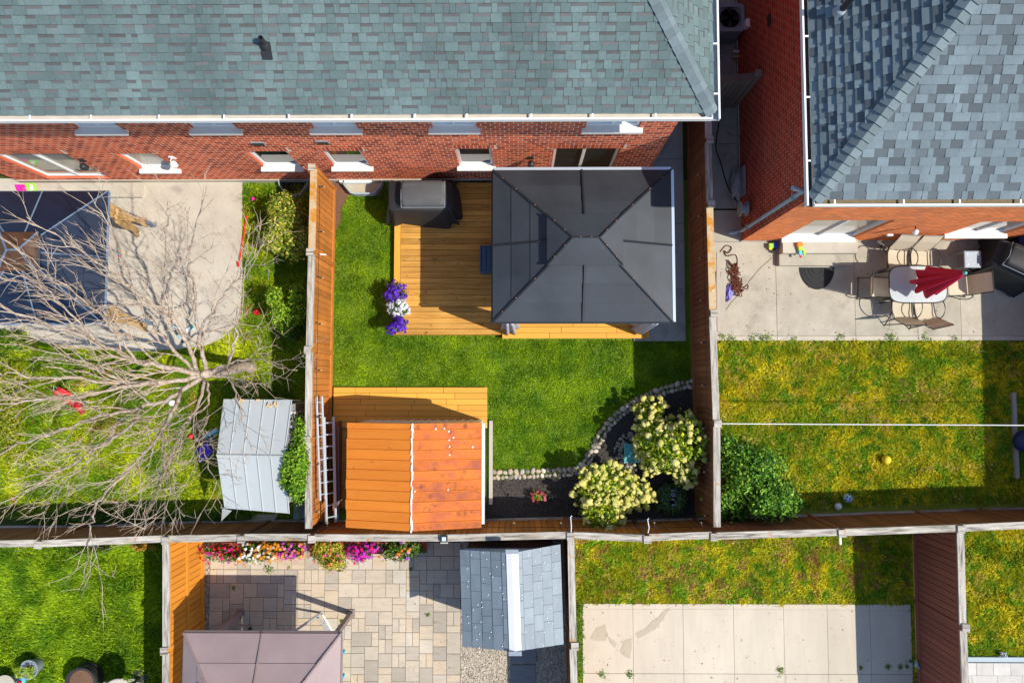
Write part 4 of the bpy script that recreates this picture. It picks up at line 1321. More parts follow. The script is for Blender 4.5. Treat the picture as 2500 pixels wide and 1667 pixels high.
box('eave_trim', (sX1 + 0.035, (sY0 + sY1) / 2 + 0.03, EZ - 0.02), (0.06, sY1 - sY0 - 0.1, 0.07), 'white_trim', sh)
tag(box('skid_board', (sX1 + 0.13, (sY0 + sY1) / 2 + 0.05, 0.05), (0.09, 2.1, 0.1), 'old_plank'), 'pale timber edging lying right of the orange shed', 'plank')

# ladders and poles between fence and shed
def ladder(name, label, A, B, w, z, tilt, n):
    A = Vector(A); B = Vector(B)
    t = thing(name, label, 'ladder', A, group='aluminium ladders hung on the fence')
    d = (B - A).normalized()
    o = Vector((math.cos(tilt), 0, math.sin(tilt)))
    for s in (0, 1):
        part('side_rail', t, lambda m: m.tube([A + o * w * s, B + o * w * s], 0.032, 'silver_edge', 4))
    for k in range(n):
        p = A.lerp(B, (k + 0.5) / n)
        part('rung', t, lambda m: m.tube([p, p + o * w], 0.016, 'silver_edge', 6))
    return t
ladder('ladder', 'white aluminium ladder hung along the fence, nearer the orange shed', at(791, 1018, 1.25), at(797, 1278, 1.25), 0.26, 1.25, -0.9, 9)
ladder('ladder', 'longer narrow aluminium ladder against the fence boards, nearer the deck', at(772, 968, 1.5), at(781, 1222, 1.5), 0.22, 1.5, -1.25, 9)
tag(part('plastic_pole', None, lambda m: m.tube([at(824, 1040, 0.5), at(826, 1268, 0.3)], 0.02, 'plastic_sky_blue', 6)), 'thin blue pole lying between the ladders and the orange shed', 'pole')
tag(box('dark_plank', (-4.50, -2.15, 0.35), (0.06, 2.3, 0.62), 'fence_brown'), 'dark plank standing on edge between the ladders and the shed', 'plank')

# ---------------------------------------------------------------- grey metal shed
ms = thing('metal_shed', 'pale grey metal shed with ribbed low gable roof under the bare tree', 'shed', (-6, -1.7, 0))
c_nw, c_ne, c_sw, c_se = at(546, 974, 1.72), at(712, 976, 1.72), at(548, 1240, 1.72), at(706, 1253, 1.72)
r_w, r_e = at(529, 1110, 2.02), at(694, 1113, 2.02)
mb = MB()
wi = 0.08
bx0, bx1, by0, by1 = c_nw.x + 0.12, c_ne.x - 0.02, c_sw.y + 0.12, c_nw.y - 0.12
mb.span(bx0, bx1, by0, by1, 0.02, 1.7, 'zinc_sheet'); mb.poly([(bx1, by0, 1.7), (bx1, by1, 1.7), (bx1, (by0 + by1) / 2, 1.98)], 'zinc_sheet')
mb.build('wall', ms)
for k in range(7):
    box('wall_rib', (bx1 + 0.012, by0 + 0.2 + k * (by1 - by0 - 0.4) / 6, 0.85), (0.03, 0.05, 1.66), 'white_trim', ms)
for (e0, e1_, g0, g1) in ((c_nw, c_ne, r_w, r_e), (c_sw, c_se, r_w, r_e)):
    for k in range(5):
        a, b = k / 5, (k + 1) / 5
        q = [e0.lerp(e1_, a), e0.lerp(e1_, b - 0.004), g0.lerp(g1, b - 0.004), g0.lerp(g1, a)]
        nrm = (q[1] - q[0]).cross(q[2] - q[0])
        if nrm.z < 0: q = q[::-1]
        m1 = MB(); m1.prism(q, (0, 0, -0.012), 'zinc_sheet')
        m1.tube([e0.lerp(e1_, b) + Vector((0, 0, .012)), g0.lerp(g1, b) + Vector((0, 0, .012))], 0.017, 'zinc_sheet', 4)
        m1.build('roof_panel', ms, loc=(q[0] + q[2]) / 2)
part('ridge_cap', ms, lambda m: m.tube([r_w + Vector((0, 0, .01)), r_e + Vector((0, 0, .01))], 0.03, 'zinc_sheet', 4))
dq = at(540, 1272, 1.3)
part('loose_flap', ms, lambda m: m.prism([c_sw + Vector((-0.05, 0, 0)), dq, at(566, 1246, 1.65)], (0, 0, -0.012), 'zinc_sheet'))
stp = at(640, 1272, 0.1)
tag(part('paving_step', None, lambda m: m.prism([p for p in pxpoly([(602, 1284), (618, 1256), (676, 1257), (660, 1280)], 0.14)][::-1] if False else pxpoly([(602, 1282), (664, 1278), (678, 1256), (618, 1258)], 0.14), (0, 0, -0.13), 'concrete_grey')), 'loose grey concrete slab lying below the metal shed', 'slab')
tag(part('paving_slab', None, lambda m: m.prism(pxpoly([(716, 1270), (748, 1262), (748, 1215), (716, 1232)], 0.05), (0, 0, -0.05), 'grey_blue')), 'grey paving slab between metal shed and fence', 'slab')

# ---------------------------------------------------------------- grey resin shed
rs = thing('resin_shed', 'grey resin garden shed with tiled roof and white ridge', 'shed', (-0.15, -4.9, 0))
eL0, eL1 = at(1123, 1341, 1.9), at(1129, 1578, 1.9)
eR0, eR1 = at(1368, 1328, 1.9), at(1376, 1572, 1.9)
gL0, gL1 = at(1250, 1349, 2.42), at(1258, 1590, 2.42)
mb = MB(); mb.span(eL0.x + 0.12, eR0.x - 0.12, eL1.y + 0.12, eL0.y - 0.1, 0.02, 1.88, 'resin_wall')
mb.poly([(eL0.x + .12, eL0.y - .1, 1.88), (gL0.x, eL0.y - .1, 2.36), (eR0.x - .12, eL0.y - .1, 1.88)], 'resin_wall'); mb.build('wall', rs)
part('gable_trim', rs, lambda m: m.prism([Vector((eL0.x + .1, eL0.y + 0.02, 1.86)), Vector((gL0.x, eL0.y + 0.02, 2.36)), Vector((eR0.x - .1, eL0.y + .02, 1.86))], (0, -0.1, 0), 'grey_blue'))
for (e0, e1_) in ((eL0, eL1), (eR0, eR1)):
    nc, nr_ = 5, 6
    for i in range(nc):
        for j in range(nr_):
            off = 0.5 / nr_ if i % 2 else 0
            a, b = max(0, j / nr_ - off), min(1, (j + 1) / nr_ - off)
            if j == nr_ - 1: b = 1
            u0, u1 = i / nc, (i + 1) / nc
            f = lambda u, v: e0.lerp(e1_, v).lerp(gL0.lerp(gL1, v), u)
            q = [f(u0, a) + Vector((0, 0, .014)), f(u0, b - .003) + Vector((0, 0, .014)), f(u1 - .004, b - .003), f(u1 - .004, a)]
            if (q[1] - q[0]).cross(q[2] - q[0]).z < 0: q = q[::-1]
            m1 = MB(); m1.prism(q, (0, 0, -0.014), 'resin_tile'); o = m1.build('roof_tile', rs, loc=(q[0] + q[2]) / 2)
    for k in range(30):  # small white dots standing in for soft glints on the tiles
        u, v = rng.uniform(0.08, 0.88), (k + rng.uniform(0.2, .8)) / 30
        p = f(u, v) + Vector((0, 0, 0.018)); part('glint_dot', rs, lambda m: m.lathe([(0.012, 0), (0.010, 0.005), (0.003, 0.008)], p, 'plastic_white', 8))
up = Vector((0, 0, 0.02))
part('ridge_cap', rs, lambda m: m.prism([gL0 + Vector((-.13, .0, -.03)), gL1 + Vector((-.13, 0, -.03)), gL1 + up, gL0 + up], (0, 0, -0.02), 'white_trim') or m.prism([gL0 + up, gL1 + up, gL1 + Vector((.13, 0, -.03)), gL0 + Vector((.13, 0, -.03))], (0, 0, -0.02), 'white_trim'))
part('ridge_end', rs, lambda m: (m.box(gL0 + Vector((0, .03, -.01)), (0.28, 0.09, 0.09), 'grey_metal'), m.box(gL1 + Vector((0, -.03, -.01)), (0.28, 0.09, 0.09), 'grey_metal')))
# ---------------------------------------------------------------- grass
def lerpc(a, b, t): return np.array(a) * (1 - t[:, None]) + np.array(b) * t[:, None]
def pal_lush(x, y):
    t = np.clip((fbm(x, y, 2.6, 1) - 0.32) * 2.4, 0, 1)
    c = lerpc((0.125, 0.27, 0.007), (0.33, 0.49, 0.010), t)
    return c * nr.uniform(0.6, 1.3, (len(x), 1))
def pal_left(x, y):
    t = np.clip((fbm(x, y, 1.6, 9) - 0.34) * 2.6, 0, 1)
    c = lerpc((0.17, 0.31, 0.008), (0.60, 0.66, 0.014), t)
    k = (fbm(x, y, 3.1, 31) > 0.70) & (nr.random(len(x)) < 0.6)
    c[k] = (0.46, 0.30, 0.07)
    return c * nr.uniform(0.6, 1.3, (len(x), 1))
def pal_dry(x, y):
    t = np.clip((fbm(x, y, 2.4, 13) - 0.30) * 2.6, 0, 1)
    c = lerpc((0.30, 0.39, 0.012), (0.70, 0.62, 0.022), t)
    d = np.clip((fbm(x, y, 2.9, 41) - 0.56) * 5, 0, 1)
    k = nr.random(len(x)) < d * 0.38
    c[k] = (0.72, 0.52, 0.17)
    g = (fbm(x, y, 5.5, 77) > 0.60)
    c[g] = (0.22, 0.40, 0.016)
    return c * nr.uniform(0.6, 1.3, (len(x), 1))
def pal_patchy(x, y):
    c = pal_dry(x, y)
    k = (fbm(x, y, 4.6, 55) > 0.63) & (nr.random(len(x)) < 0.55)
    c[k] = np.array((0.50, 0.28, 0.10)) * nr.uniform(0.5, 1.3, (int(k.sum()), 1))
    return c

bed_px = [(1190, 1172), (1300, 1166), (1375, 1163), (1412, 1150), (1440, 1118), (1466, 1072), (1495, 1032), (1530, 1004), (1565, 982), (1610, 962), (1690, 946), (1700, 1275), (1186, 1275)]
bed = [(p.x, p.y) for p in pxpoly(bed_px)]
deck_hole = [(dx0 - 0.05, dy0 - 0.02), (sx0 - 0.02, dy0 - 0.02), (sx0 - 0.02, sy0 - 0.02), (sx1 + 0.18, sy0 - 0.02), (sx1 + 0.18, 1.0), (4.45, 1.0), (4.45, 5.2), (dx0 - 0.05, 5.2)]
shed_hole = [(YL, qy1 + 0.03), (qx1 + 0.02, qy1 + 0.03), (qx1 + 0.02, -3.5), (YL, -3.5)]
soil_px = [(812, 445), (940, 445), (930, 478), (850, 478), (838, 505), (830, 545), (818, 570), (812, 570)]
soil = [(p.x, p.y) for p in pxpoly(soil_px)]
sheet('soil_bed', soil, 0.006, 'soil')
grass('grass', [(YL + .05, -3.4), (4.40, -3.4), (4.40, 5.1), (YL + .05, 5.1)], 'lush green lawn of the middle yard between deck and shed', 2600, pal_lush, [bed, deck_hole, shed_hole, soil], h=(0.022, 0.045), w=0.009)
left_hole = [(bx0, by0), (bx1, by0), (bx1, by1), (bx0, by1)]
grass('grass', [(-13.2, -3.4), (YL - .05, -3.4), (YL - .05, 5.1), (-13.2, 5.1)], 'green lawn of the left yard under the bare tree', 1750, pal_left, [patio_left, left_hole], h=(0.035, 0.08))
grass('grass', [(4.56, -3.25), (13.2, -3.0), (13.2, 1.0), (4.56, 1.0)], 'dry yellow-green lawn of the right yard', 2000, pal_dry, [], h=(0.03, 0.08), w=0.013)
grass('grass', [(-13.2, -9.8), (-8.15, -9.8), (-8.15, -3.75), (-13.2, -3.75)], 'green lawn at bottom left beside the golden fence', 1900, pal_lush, [], h=(0.04, 0.09), w=0.013)
pad = [(jx[0] - .01, -11), (jx[-1] + .01, -11), (jx[-1] + .01, y0 + .01), (jx[0] - .01, y0 + .01)]
grass('grass', [(1.48, -9.8), (9.86, -9.8), (9.86, -3.45), (1.48, -3.6)], 'patchy brown-spotted lawn above the cream slab', 2300, pal_patchy, [pad], h=(0.03, 0.07), w=0.012)
grass('grass', [(10.02, yk + .13), (14, yk + .13), (14, -3.25), (10.02, -3.25)], 'yellow-green lawn in the far bottom right corner', 2200, pal_dry, [], h=(0.03, 0.08), w=0.012)
# small weeds along slab joints and edges
def weeds(label, spots, seed, cols=((0.10, 0.24, 0.015), (0.20, 0.32, 0.02))):
    g = np.random.default_rng(seed); P_ = []
    for (x, y, r, n) in spots:
        c = at(x, y, 0.05)
        q = g.normal(size=(n, 3)) * r * 0.5; q[:, 2] = np.abs(q[:, 2]) * 0.5
        P_.append(q + np.array(c))
    P_ = np.concatenate(P_)
    return tag(leaf_cloud('weeds', P_, g.normal(size=P_.shape) * 0.6 + np.array([0, 0, 1]), 0.045, palette(len(P_), cols, seed=seed)), label, 'weeds')
weeds('low weeds growing in the joints and along the left edge of the cream slab', [(1470, 1645, .09, 50), (1538, 1645, .09, 60), (1905, 1637, .1, 60), (2102, 1629, .05, 30), (2168, 1627, .06, 40), (2198, 1627, .06, 40), (2214, 1626, .05, 30)] + [(1413 + rng.uniform(-5, 6), y, .09, 60) for y in range(1478, 1670, 9)], 3)
weeds('grass tufts hanging over the lower edge of the right patio', [(x, 826 + rng.uniform(-3, 4), .13, 50) for x in (1765, 1785, 1838, 1860, 1875, 1935, 2050, 2170, 2178, 2260, 2330)], 4, ((0.10, 0.22, 0.01), (0.22, 0.34, 0.02)))
weeds('tiny weeds between the pavers', [(657, 1388, .12, 60), (570, 1435, .04, 20), (1045, 1500, .05, 25), (1003, 1388, .05, 20), (835, 1517, .05, 30), (705, 1385, .04, 15)], 5)

# ---------------------------------------------------------------- planting bed of the middle yard
sheet('mulch_bed', bed, 0.012, 'mulch')
n = 9000
g = np.random.default_rng(8)
bx = g.uniform(min(p[0] for p in bed), max(p[0] for p in bed), n); by = g.uniform(min(p[1] for p in bed), max(p[1] for p in bed), n)
k = inside(bx, by, bed); P_ = np.stack([bx[k], by[k], g.uniform(0.015, 0.045, k.sum())], 1)
tag(leaf_cloud('mulch_chips', P_, g.normal(size=P_.shape) * 0.5 + np.array([0, 0, 1]), 0.05, palette(len(P_), [(0.025, 0.021, 0.018), (0.05, 0.042, 0.036), (0.11, 0.09, 0.075), (0.015, 0.013, 0.012), (0.16, 0.11, 0.07)], seed=4), mat='petal', aspect=0.3), 'black bark mulch of the bed below the lawn', 'mulch')
path = catmull([at(x, y, 0.0) for x, y in [(1192, 1158), (1260, 1157), (1330, 1154), (1390, 1152), (1418, 1143), (1440, 1115), (1462, 1072), (1488, 1034), (1520, 1006), (1552, 984), (1590, 964), (1640, 948), (1690, 936)]], 10)
border = thing('stone_border', 'double row of river stones edging the mulch bed', 'stone edging', (path[0].x, path[0].y, 0))
def cobble(parent, p, r, seed, mat='pebble'):
    me = ico_mesh('stone', seed % 7, 2, 0.13, mat, 0.75)
    o = link('stone', me, parent, p)
    o.scale = (r * rng.uniform(1.0, 1.35), r * rng.uniform(0.8, 1.0), r * rng.uniform(0.75, 1.0))
    o.rotation_euler = (rng.uniform(-.3, .3), rng.uniform(-.3, .3), rng.uniform(0, 6.28))
    return o
cum = [0]
for a, b in zip(path[:-1], path[1:]): cum.append(cum[-1] + (b - a).length)
def along(s):
    for i in range(len(cum) - 1):
        if cum[i + 1] >= s:
            t = (s - cum[i]) / max(1e-6, cum[i + 1] - cum[i])
            d = (path[i + 1] - path[i]).normalized()
            return path[i].lerp(path[i + 1], t), Vector((-d.y, d.x, 0))
    return path[-1], Vector((0, 1, 0))
sd = 0
for row, (r0_, off) in enumerate(((0.068, 0.06), (0.055, -0.066))):
    s = 0.05
    while s < cum[-1]:
        r = r0_ * rng.uniform(0.85, 1.2)
        p, nn = along(s + r)
        cobble(border, p + nn * (off + rng.uniform(-.012, .012)) + Vector((0, 0, 0.035)), r, sd); sd += 1
        s += r * 2.0
# bird bath in a ring of pebbles
bc = at(1548, 1104, 0.0)
bb = thing('bird_bath', 'square turquoise glazed bird bath beside the hydrangea', 'bird bath', bc)
btop = at(1547, 1106, 0.42)
def sqring(c, h, z): return [(c.x + a * h, c.y + b * h, z) for a, b in ((-1, -1), (1, -1), (1, 1), (-1, 1))]
def basin(m):
    m.loft([sqring(btop, .13, 0.02), sqring(btop, .16, 0.30), sqring(btop, .235, 0.40), sqring(btop, .235, 0.44), sqring(btop, .205, 0.44), sqring(btop, .19, 0.405)], 'plastic_teal')
part('basin', bb, basin)
ring = thing('pebble_ring', 'ring of small dark pebbles round the bird bath', 'pebbles', bc)
for k in range(95):
    a = rng.uniform(0.25 * math.pi, 1.55 * math.pi); rr = rng.uniform(0.3, 0.52)
    if rng.random() < 0.15: a = rng.uniform(0, 6.28)
    cobble(ring, Vector((bc.x + math.cos(a) * rr, bc.y + math.sin(a) * rr, 0.03)), rng.uniform(0.025, 0.045), sd); sd += 1

HYD = {}
def hydrangea(label, c, r, n, seed, hr=(0.045, 0.085)):
    t = thing('hydrangea', label, 'shrub', (c.x, c.y, 0), group='cream flowering hydrangeas')
    P_, N_ = blob_points(8500, (c.x, c.y, r[2] * 0.62), (r[0] * 1.0, r[1] * 1.0, r[2] * 0.6), 14, seed, 0.5, 0.05)
    leaf_cloud('foliage', P_, N_ + nr.normal(size=P_.shape) * 0.5, 0.085, palette(len(P_), [(0.17, 0.32, 0.012), (0.30, 0.46, 0.015), (0.48, 0.58, 0.02), (0.60, 0.62, 0.03), (0.08, 0.17, 0.008)], seed=seed), parent=t)
    part('stems', t, lambda m: [m.tube([(c.x + rng.uniform(-.1, .1), c.y + rng.uniform(-.1, .1), 0), (c.x + math.cos(k) * r[0] * .6, c.y + math.sin(k) * r[1] * .6, r[2] * .8)], [0.014, 0.006], 'twig', 5) for k in range(9)])
    P2, N2 = blob_points(n * 14, (c.x, c.y, r[2] * 0.62), (r[0] * 1.02, r[1] * 1.02, r[2] * 0.62), 14, seed, 0.9, 0.3)
    m = N2[:, 2] > -0.05
    P2 = P2[m]; N2 = N2[m]
    got = []
    for p, nn in zip(P2, N2):
        if len(got) >= n: break
        rad = rng.uniform(*hr)
        if any((p[0] - q[0]) ** 2 + (p[1] - q[1]) ** 2 < (0.5 * (rad + q[2])) ** 2 for q in got): continue
        got.append((p[0], p[1], rad))
        zz = max(p[2], 0.25) + 0.06
        # keep the head on top of the leaves
        o = link('flower_head', ico_mesh('flower_head', 100 + len(got) % 6, 2, 0.34, 'hydrangea_cream', 0.8, 7.0), t, (p[0], p[1], zz))
        o.scale = (rad, rad * rng.uniform(.85, 1.1), rad * rng.uniform(0.8, 1.0))
        o.rotation_euler = (rng.uniform(-.5, .5), rng.uniform(-.5, .5), rng.uniform(0, 6))
    return t
hydrangea('larger hydrangea with cream flower heads, against the dark side fence', at(1628, 1078, 0.75), (0.80, 1.06, 1.3), 235, 3, (0.035, 0.085))
hydrangea('rounder hydrangea with cream flower heads, against the back fence', at(1497, 1208, 0.6), (1.0, 0.86, 1.1), 225, 5, (0.035, 0.095))

def flower_plant(name, label, cat, c, r, leafc, flc, nl, nf, fs=0.05, ls=0.06, z0=0.0, seed=1, pot=None, group=None, fz=0.6):
    """leafy clump with single blossoms on top; pot(m) draws its container"""
    c = Vector(c)
    t = thing(name, label, cat, (c.x, c.y, z0), group=group)
    if pot: part('container', t, pot)
    P_, N_ = blob_points(nl, (c.x, c.y, c.z), r, 10, seed, 0.45, z0 + 0.02)
    leaf_cloud('foliage', P_, N_ + nr.normal(size=P_.shape) * 0.4, ls, palette(len(P_), leafc, seed=seed), parent=t)
    if nf:
        P_, N_ = blob_points(nf * 2, (c.x, c.y, c.z + 0.02), (r[0] * 1.05, r[1] * 1.05, r[2] * 1.05), 10, seed, 0.92, z0 + 0.02)
        k = N_[:, 2] > 0.0
        P_ = P_[k][:nf]; N_ = N_[k][:nf]
        cl = np.array([flc(x, y) if callable(flc) else flc[rng.randrange(len(flc))] for x, y in P_[:, :2]])
        # five petals per blossom
        pts = []; nrm = []; cols = []
        for j in range(4):
            a = nr.uniform(0, 6.28, len(P_)) * 0.2 + j * 1.57
            pts.append(P_ + np.stack([np.cos(a), np.sin(a), 0 * a], 1) * fs * 0.38 + N_ * 0.02); nrm.append(N_ + np.stack([np.cos(a), np.sin(a), 0 * a], 1) * 0.3); cols.append(cl)
        leaf_cloud('blossoms', np.concatenate(pts), np.concatenate(nrm), fs, np.concatenate(cols) * nr.uniform(0.85, 1.1, (4 * len(P_), 1)), mat='petal', parent=t, aspect=0.9)
    return t
GRN = [(0.06, 0.16, 0.012), (0.12, 0.26, 0.02), (0.03, 0.09, 0.01), (0.20, 0.34, 0.03)]
DRK = [(0.02, 0.06, 0.008), (0.045, 0.12, 0.012), (0.09, 0.20, 0.015), (0.16, 0.30, 0.02)]
YEL = [(0.50, 0.42, 0.03), (0.34, 0.36, 0.03), (0.62, 0.50, 0.06), (0.16, 0.25, 0.02)]
# geranium and white flowers in the bed
flower_plant('geranium', 'small pink flowering geranium alone in the black mulch', 'flower', at(1312, 1212, 0.2), (0.19, 0.17, 0.15), [(0.24, 0.36, 0.03), (0.14, 0.27, 0.02), (0.42, 0.46, 0.05)], [(0.85, 0.10, 0.22), (0.8, 0.2, 0.3), (0.78, 0.05, 0.15)], 260, 26, 0.05, 0.06, seed=3)
flower_plant('white_phlox', 'white flower cluster between the hydrangea and the dark fence', 'flower', at(1686, 1068, 0.9), (0.16, 0.17, 0.3), GRN, [(0.85, 0.87, 0.88), (0.7, 0.75, 0.8)], 160, 70, 0.04, 0.06, seed=5)
# solar globe lamp
p = at(1695, 1032, 1.0)
t = thing('garden_globe', 'pale turquoise garden globe on a stake by the dark fence', 'garden light', (p.x, p.y, 0))
part('stake', t, lambda m: m.tube([(p.x, p.y, 0), (p.x, p.y, 0.95)], 0.012, 'black_metal'))
ball = link('globe', ico_mesh('globe', 400, 3, 0.05, 'plastic_teal', 1.0, 9.0), t, p); ball.scale = (0.10, 0.10, 0.10)
# hosta: each leaf a piece
hc = at(1641, 1220, 0.25)
hs_ = thing('hosta', 'dark green hosta with pale leaf edges in the fence corner', 'plant', (hc.x, hc.y, 0))
surf('hosta_green', [(0.018, 0.05, 0.012), (0.035, 0.085, 0.02)], scale=8, rough=0.4, bump=0.2, piece=0.2)
surf('hosta_edge', [(0.20, 0.26, 0.07), (0.30, 0.36, 0.10)], scale=8, rough=0.5, bump=0, piece=0.15)
hm = MB()
prof = [(0, 0.012), (0.2, 0.30), (0.45, 0.42), (0.7, 0.34), (0.88, 0.17), (1.0, 0.0)]
zf = lambda t: 0.18 * math.sin(t * 2.6)
for (t0, w0), (t1, w1) in zip(prof[:-1], prof[1:]):
    for s in (-1, 1):
        a0, a1 = w0 * 0.86, w1 * 0.86
        q = [(0, t0, zf(t0)), (s * a0, t0, zf(t0) + .05), (s * a1, t1, zf(t1) + .05), (0, t1, zf(t1))]
        e = [(s * a0, t0, zf(t0) + .05), (s * w0, t0, zf(t0) + .04), (s * w1, t1, zf(t1) + .04), (s * a1, t1, zf(t1) + .05)]
        hm.poly(q if s < 0 else q[::-1], 'hosta_green'); hm.poly(e if s < 0 else e[::-1], 'hosta_edge')
hme = hm.me('leaf')
for k in range(34):
    a = k * 2.399; lv = k / 34
    rr = 0.06 + 0.33 * lv
    o = link('leaf', hme, hs_, (hc.x + math.cos(a) * rr * .75, hc.y + math.sin(a) * rr * .75, 0.42 - 0.3 * lv))
    L = rng.uniform(0.17, 0.25); o.scale = (L, L, L)
    o.rotation_euler = (rng.uniform(-0.55, -0.1) * lv - .05, 0, a - math.pi / 2 + rng.uniform(-.3, .3))
part('flower_stalk', hs_, lambda m: [m.tube([(hc.x + .02, hc.y + .1, .1), (hc.x + .03, hc.y - .02 - k * .06, .55 + k * .02)], 0.006, 'twig', 4) for k in range(2)])
leaf_cloud('blossoms', np.array([at(1645 + rng.uniform(-5, 5), y, 0.6) for y in (1197, 1205, 1210, 1219, 1232) for _ in range(6)]), nr.normal(size=(30, 3)) + np.array([0, 0, 1.5]), 0.045, palette(30, [(0.45, 0.5, 0.85), (0.7, 0.72, 0.9)]), mat='petal', parent=hs_)

# ---------------------------------------------------------------- shrubs
def shrub(label, px, py, zc, r, cols, n, ls, seed, name='shrub', shell=0.4, lumps=14, asp=0.5, extra=()):
    c = at(px, py, zc)
    t = thing(name, label, 'shrub', (c.x, c.y, 0))
    P_, N_ = blob_points(n, c, r, lumps, seed, shell, 0.02)
    for (ex_, ey_, ez_, er, en) in extra:
        P2, N2 = blob_points(en, at(ex_, ey_, ez_), er, 9, seed + 50, shell, 0.02)
        P_ = np.concatenate([P_, P2]); N_ = np.concatenate([N_, N2])
    leaf_cloud('crown', P_, N_ + nr.normal(size=P_.shape) * 0.6, ls, palette(len(P_), cols, seed=seed), parent=t, aspect=asp)
    part('stems', t, lambda m: [m.tube([(c.x, c.y, 0), (c.x + math.cos(k * 1.1) * r[0] * .5, c.y + math.sin(k * 1.1) * r[1] * .5, c.z)], [0.015, 0.006], 'twig', 5) for k in range(6)])
    return t
shrub('yellow variegated shrub by the orange fence in the left yard', 704, 553, 0.75, (0.62, 0.92, 0.68), [(0.22, 0.34, 0.012), (0.42, 0.47, 0.03), (0.62, 0.56, 0.10), (0.68, 0.57, 0.16), (0.10, 0.19, 0.01)], 9000, 0.08, 21)
shrub('fresh green round shrub by the orange fence in the left yard', 704, 748, 0.7, (0.56, 0.68, 0.58), [(0.18, 0.34, 0.012), (0.32, 0.50, 0.02), (0.09, 0.18, 0.01), (0.42, 0.58, 0.03)], 7000, 0.07, 22)
shrub('small dark shrub in the fence shade below the green shrub', 724, 812, 0.35, (0.36, 0.32, 0.3), [(0.05, 0.12, 0.015), (0.1, 0.2, 0.02)], 1300, 0.06, 23)
shrub('green climber sprawling over the metal shed beside the fence', 722, 1122, 2.0, (0.38, 0.92, 0.3), [(0.12, 0.29, 0.012), (0.24, 0.44, 0.02), (0.07, 0.16, 0.01), (0.36, 0.55, 0.03)], 4200, 0.085, 24, name='climber')
shrub('large deep green bush in the corner of the right lawn', 1838, 1188, 0.62, (1.12, 1.08, 0.66), [(0.05, 0.17, 0.014), (0.12, 0.31, 0.022), (0.22, 0.46, 0.035), (0.03, 0.10, 0.008), (0.36, 0.60, 0.07)], 11000, 0.09, 25, name='bush', lumps=20, extra=((1775, 1100, 0.5, (0.36, 0.5, 0.4), 2400), (1905, 1240, 0.35, (0.78, 0.46, 0.38), 4200), (1795, 1255, 0.4, (0.5, 0.4, 0.4), 2000)))
shrub('yellow-green shrub at the left edge below the bare tree', 15, 990, 0.5, (0.62, 1.5, 0.5), [(0.30, 0.34, 0.015), (0.42, 0.42, 0.02), (0.16, 0.24, 0.01), (0.5, 0.46, 0.05)], 5600, 0.07, 27)
shrub('leafy green plant at the left corner of the concrete patio', 20, 835, 0.25, (0.62, 0.36, 0.25), [(0.08, 0.2, 0.012), (0.16, 0.3, 0.02), (0.3, 0.36, 0.02)], 1800, 0.08, 28)
shrub('orange-leaved low plant at the back fence in the bottom left lawn', 348, 1335, 0.3, (0.27, 0.13, 0.22), [(0.5, 0.27, 0.03), (0.62, 0.38, 0.06), (0.3, 0.2, 0.02)], 700, 0.05, 29)
shrub('tall grassy weeds along the back fence in the bottom left lawn', 215, 1345, 0.2, (0.75, 0.16, 0.2), [(0.12, 0.26, 0.012), (0.22, 0.36, 0.02)], 1300, 0.12, 30, asp=0.15)
shrub('tall grassy weeds below the metal shed at the back fence', 560, 1262, 0.15, (0.9, 0.2, 0.2), [(0.06, 0.15, 0.012), (0.12, 0.22, 0.02)], 1500, 0.12, 31, asp=0.15)
shrub('low leafy weeds along the back fence under the bare tree', 250, 1262, 0.12, (2.2, 0.3, 0.16), [(0.06, 0.15, 0.012), (0.12, 0.22, 0.02)], 2600, 0.12, 32, asp=0.15, lumps=24)

# ---------------------------------------------------------------- flower boxes
def trough(c, w, d, h, mat='plastic_clay'):
    def fn(m):
        x, y = c.x, c.y
        o = lambda k, z: [(x - w * k, y - d * k, z), (x + w * k, y - d * k, z), (x + w * k, y + d * k, z), (x - w * k, y + d * k, z)]
        m.loft([o(0.92, 0), o(1.0, h), o(0.94, h), o(0.92, h - 0.06)], mat)
    return fn
MIX = [(0.75, 0.02, 0.02), (0.8, 0.03, 0.3), (0.85, 0.30, 0.02), (0.85, 0.84, 0.80), (0.55, 0.05, 0.6), (0.85, 0.25, 0.4), (0.88, 0.35, 0.03)]
def zone(x, y): 
    u = (x - FB0) / (FB1 - FB0)
    if u < 0.3: return rng.choice([(0.75, 0.02, 0.02), (0.8, 0.02, 0.25), (0.55, 0.05, 0.6), (0.8, 0.1, 0.2)])
    if u < 0.55: return rng.choice([(0.85, 0.30, 0.02), (0.85, 0.84, 0.80), (0.88, 0.38, 0.03), (0.85, 0.84, 0.80)])
    if u < 0.75: return rng.choice([(0.88, 0.35, 0.03), (0.85, 0.28, 0.02), (0.85, 0.7, 0.5)])
    return rng.choice([(0.85, 0.2, 0.4), (0.6, 0.05, 0.55), (0.85, 0.3, 0.45), (0.85, 0.4, 0.03)])
a_, b_ = at(520, 1345, 0.4), at(735, 1345, 0.4); FB0, FB1 = a_.x, b_.x
c_ = at(628, 1347, 0.38); c_.z = 0.4
flower_plant('flower_box', 'long flower box with red, white, orange and pink blossoms at the back fence', 'flower box', c_, (1.2, 0.27, 0.28), DRK, zone, 4200, 330, 0.055, 0.06, seed=41, pot=trough(Vector((c_.x, c_.y + 0.04, 0)), 1.12, 0.16, 0.26))
c_ = at(802, 1350, 0.38)
flower_plant('flower_box', 'flower box with yellow-leaved coleus spilling onto the pavers', 'flower box', c_, (0.6, 0.43, 0.3), YEL, [(0.75, 0.15, 0.1), (0.85, 0.35, 0.1), (0.8, 0.1, 0.35)], 2100, 40, 0.045, 0.075, seed=42, pot=trough(Vector((c_.x, c_.y + 0.08, 0)), 0.5, 0.16, 0.26))
c_ = at(892, 1345, 0.38)
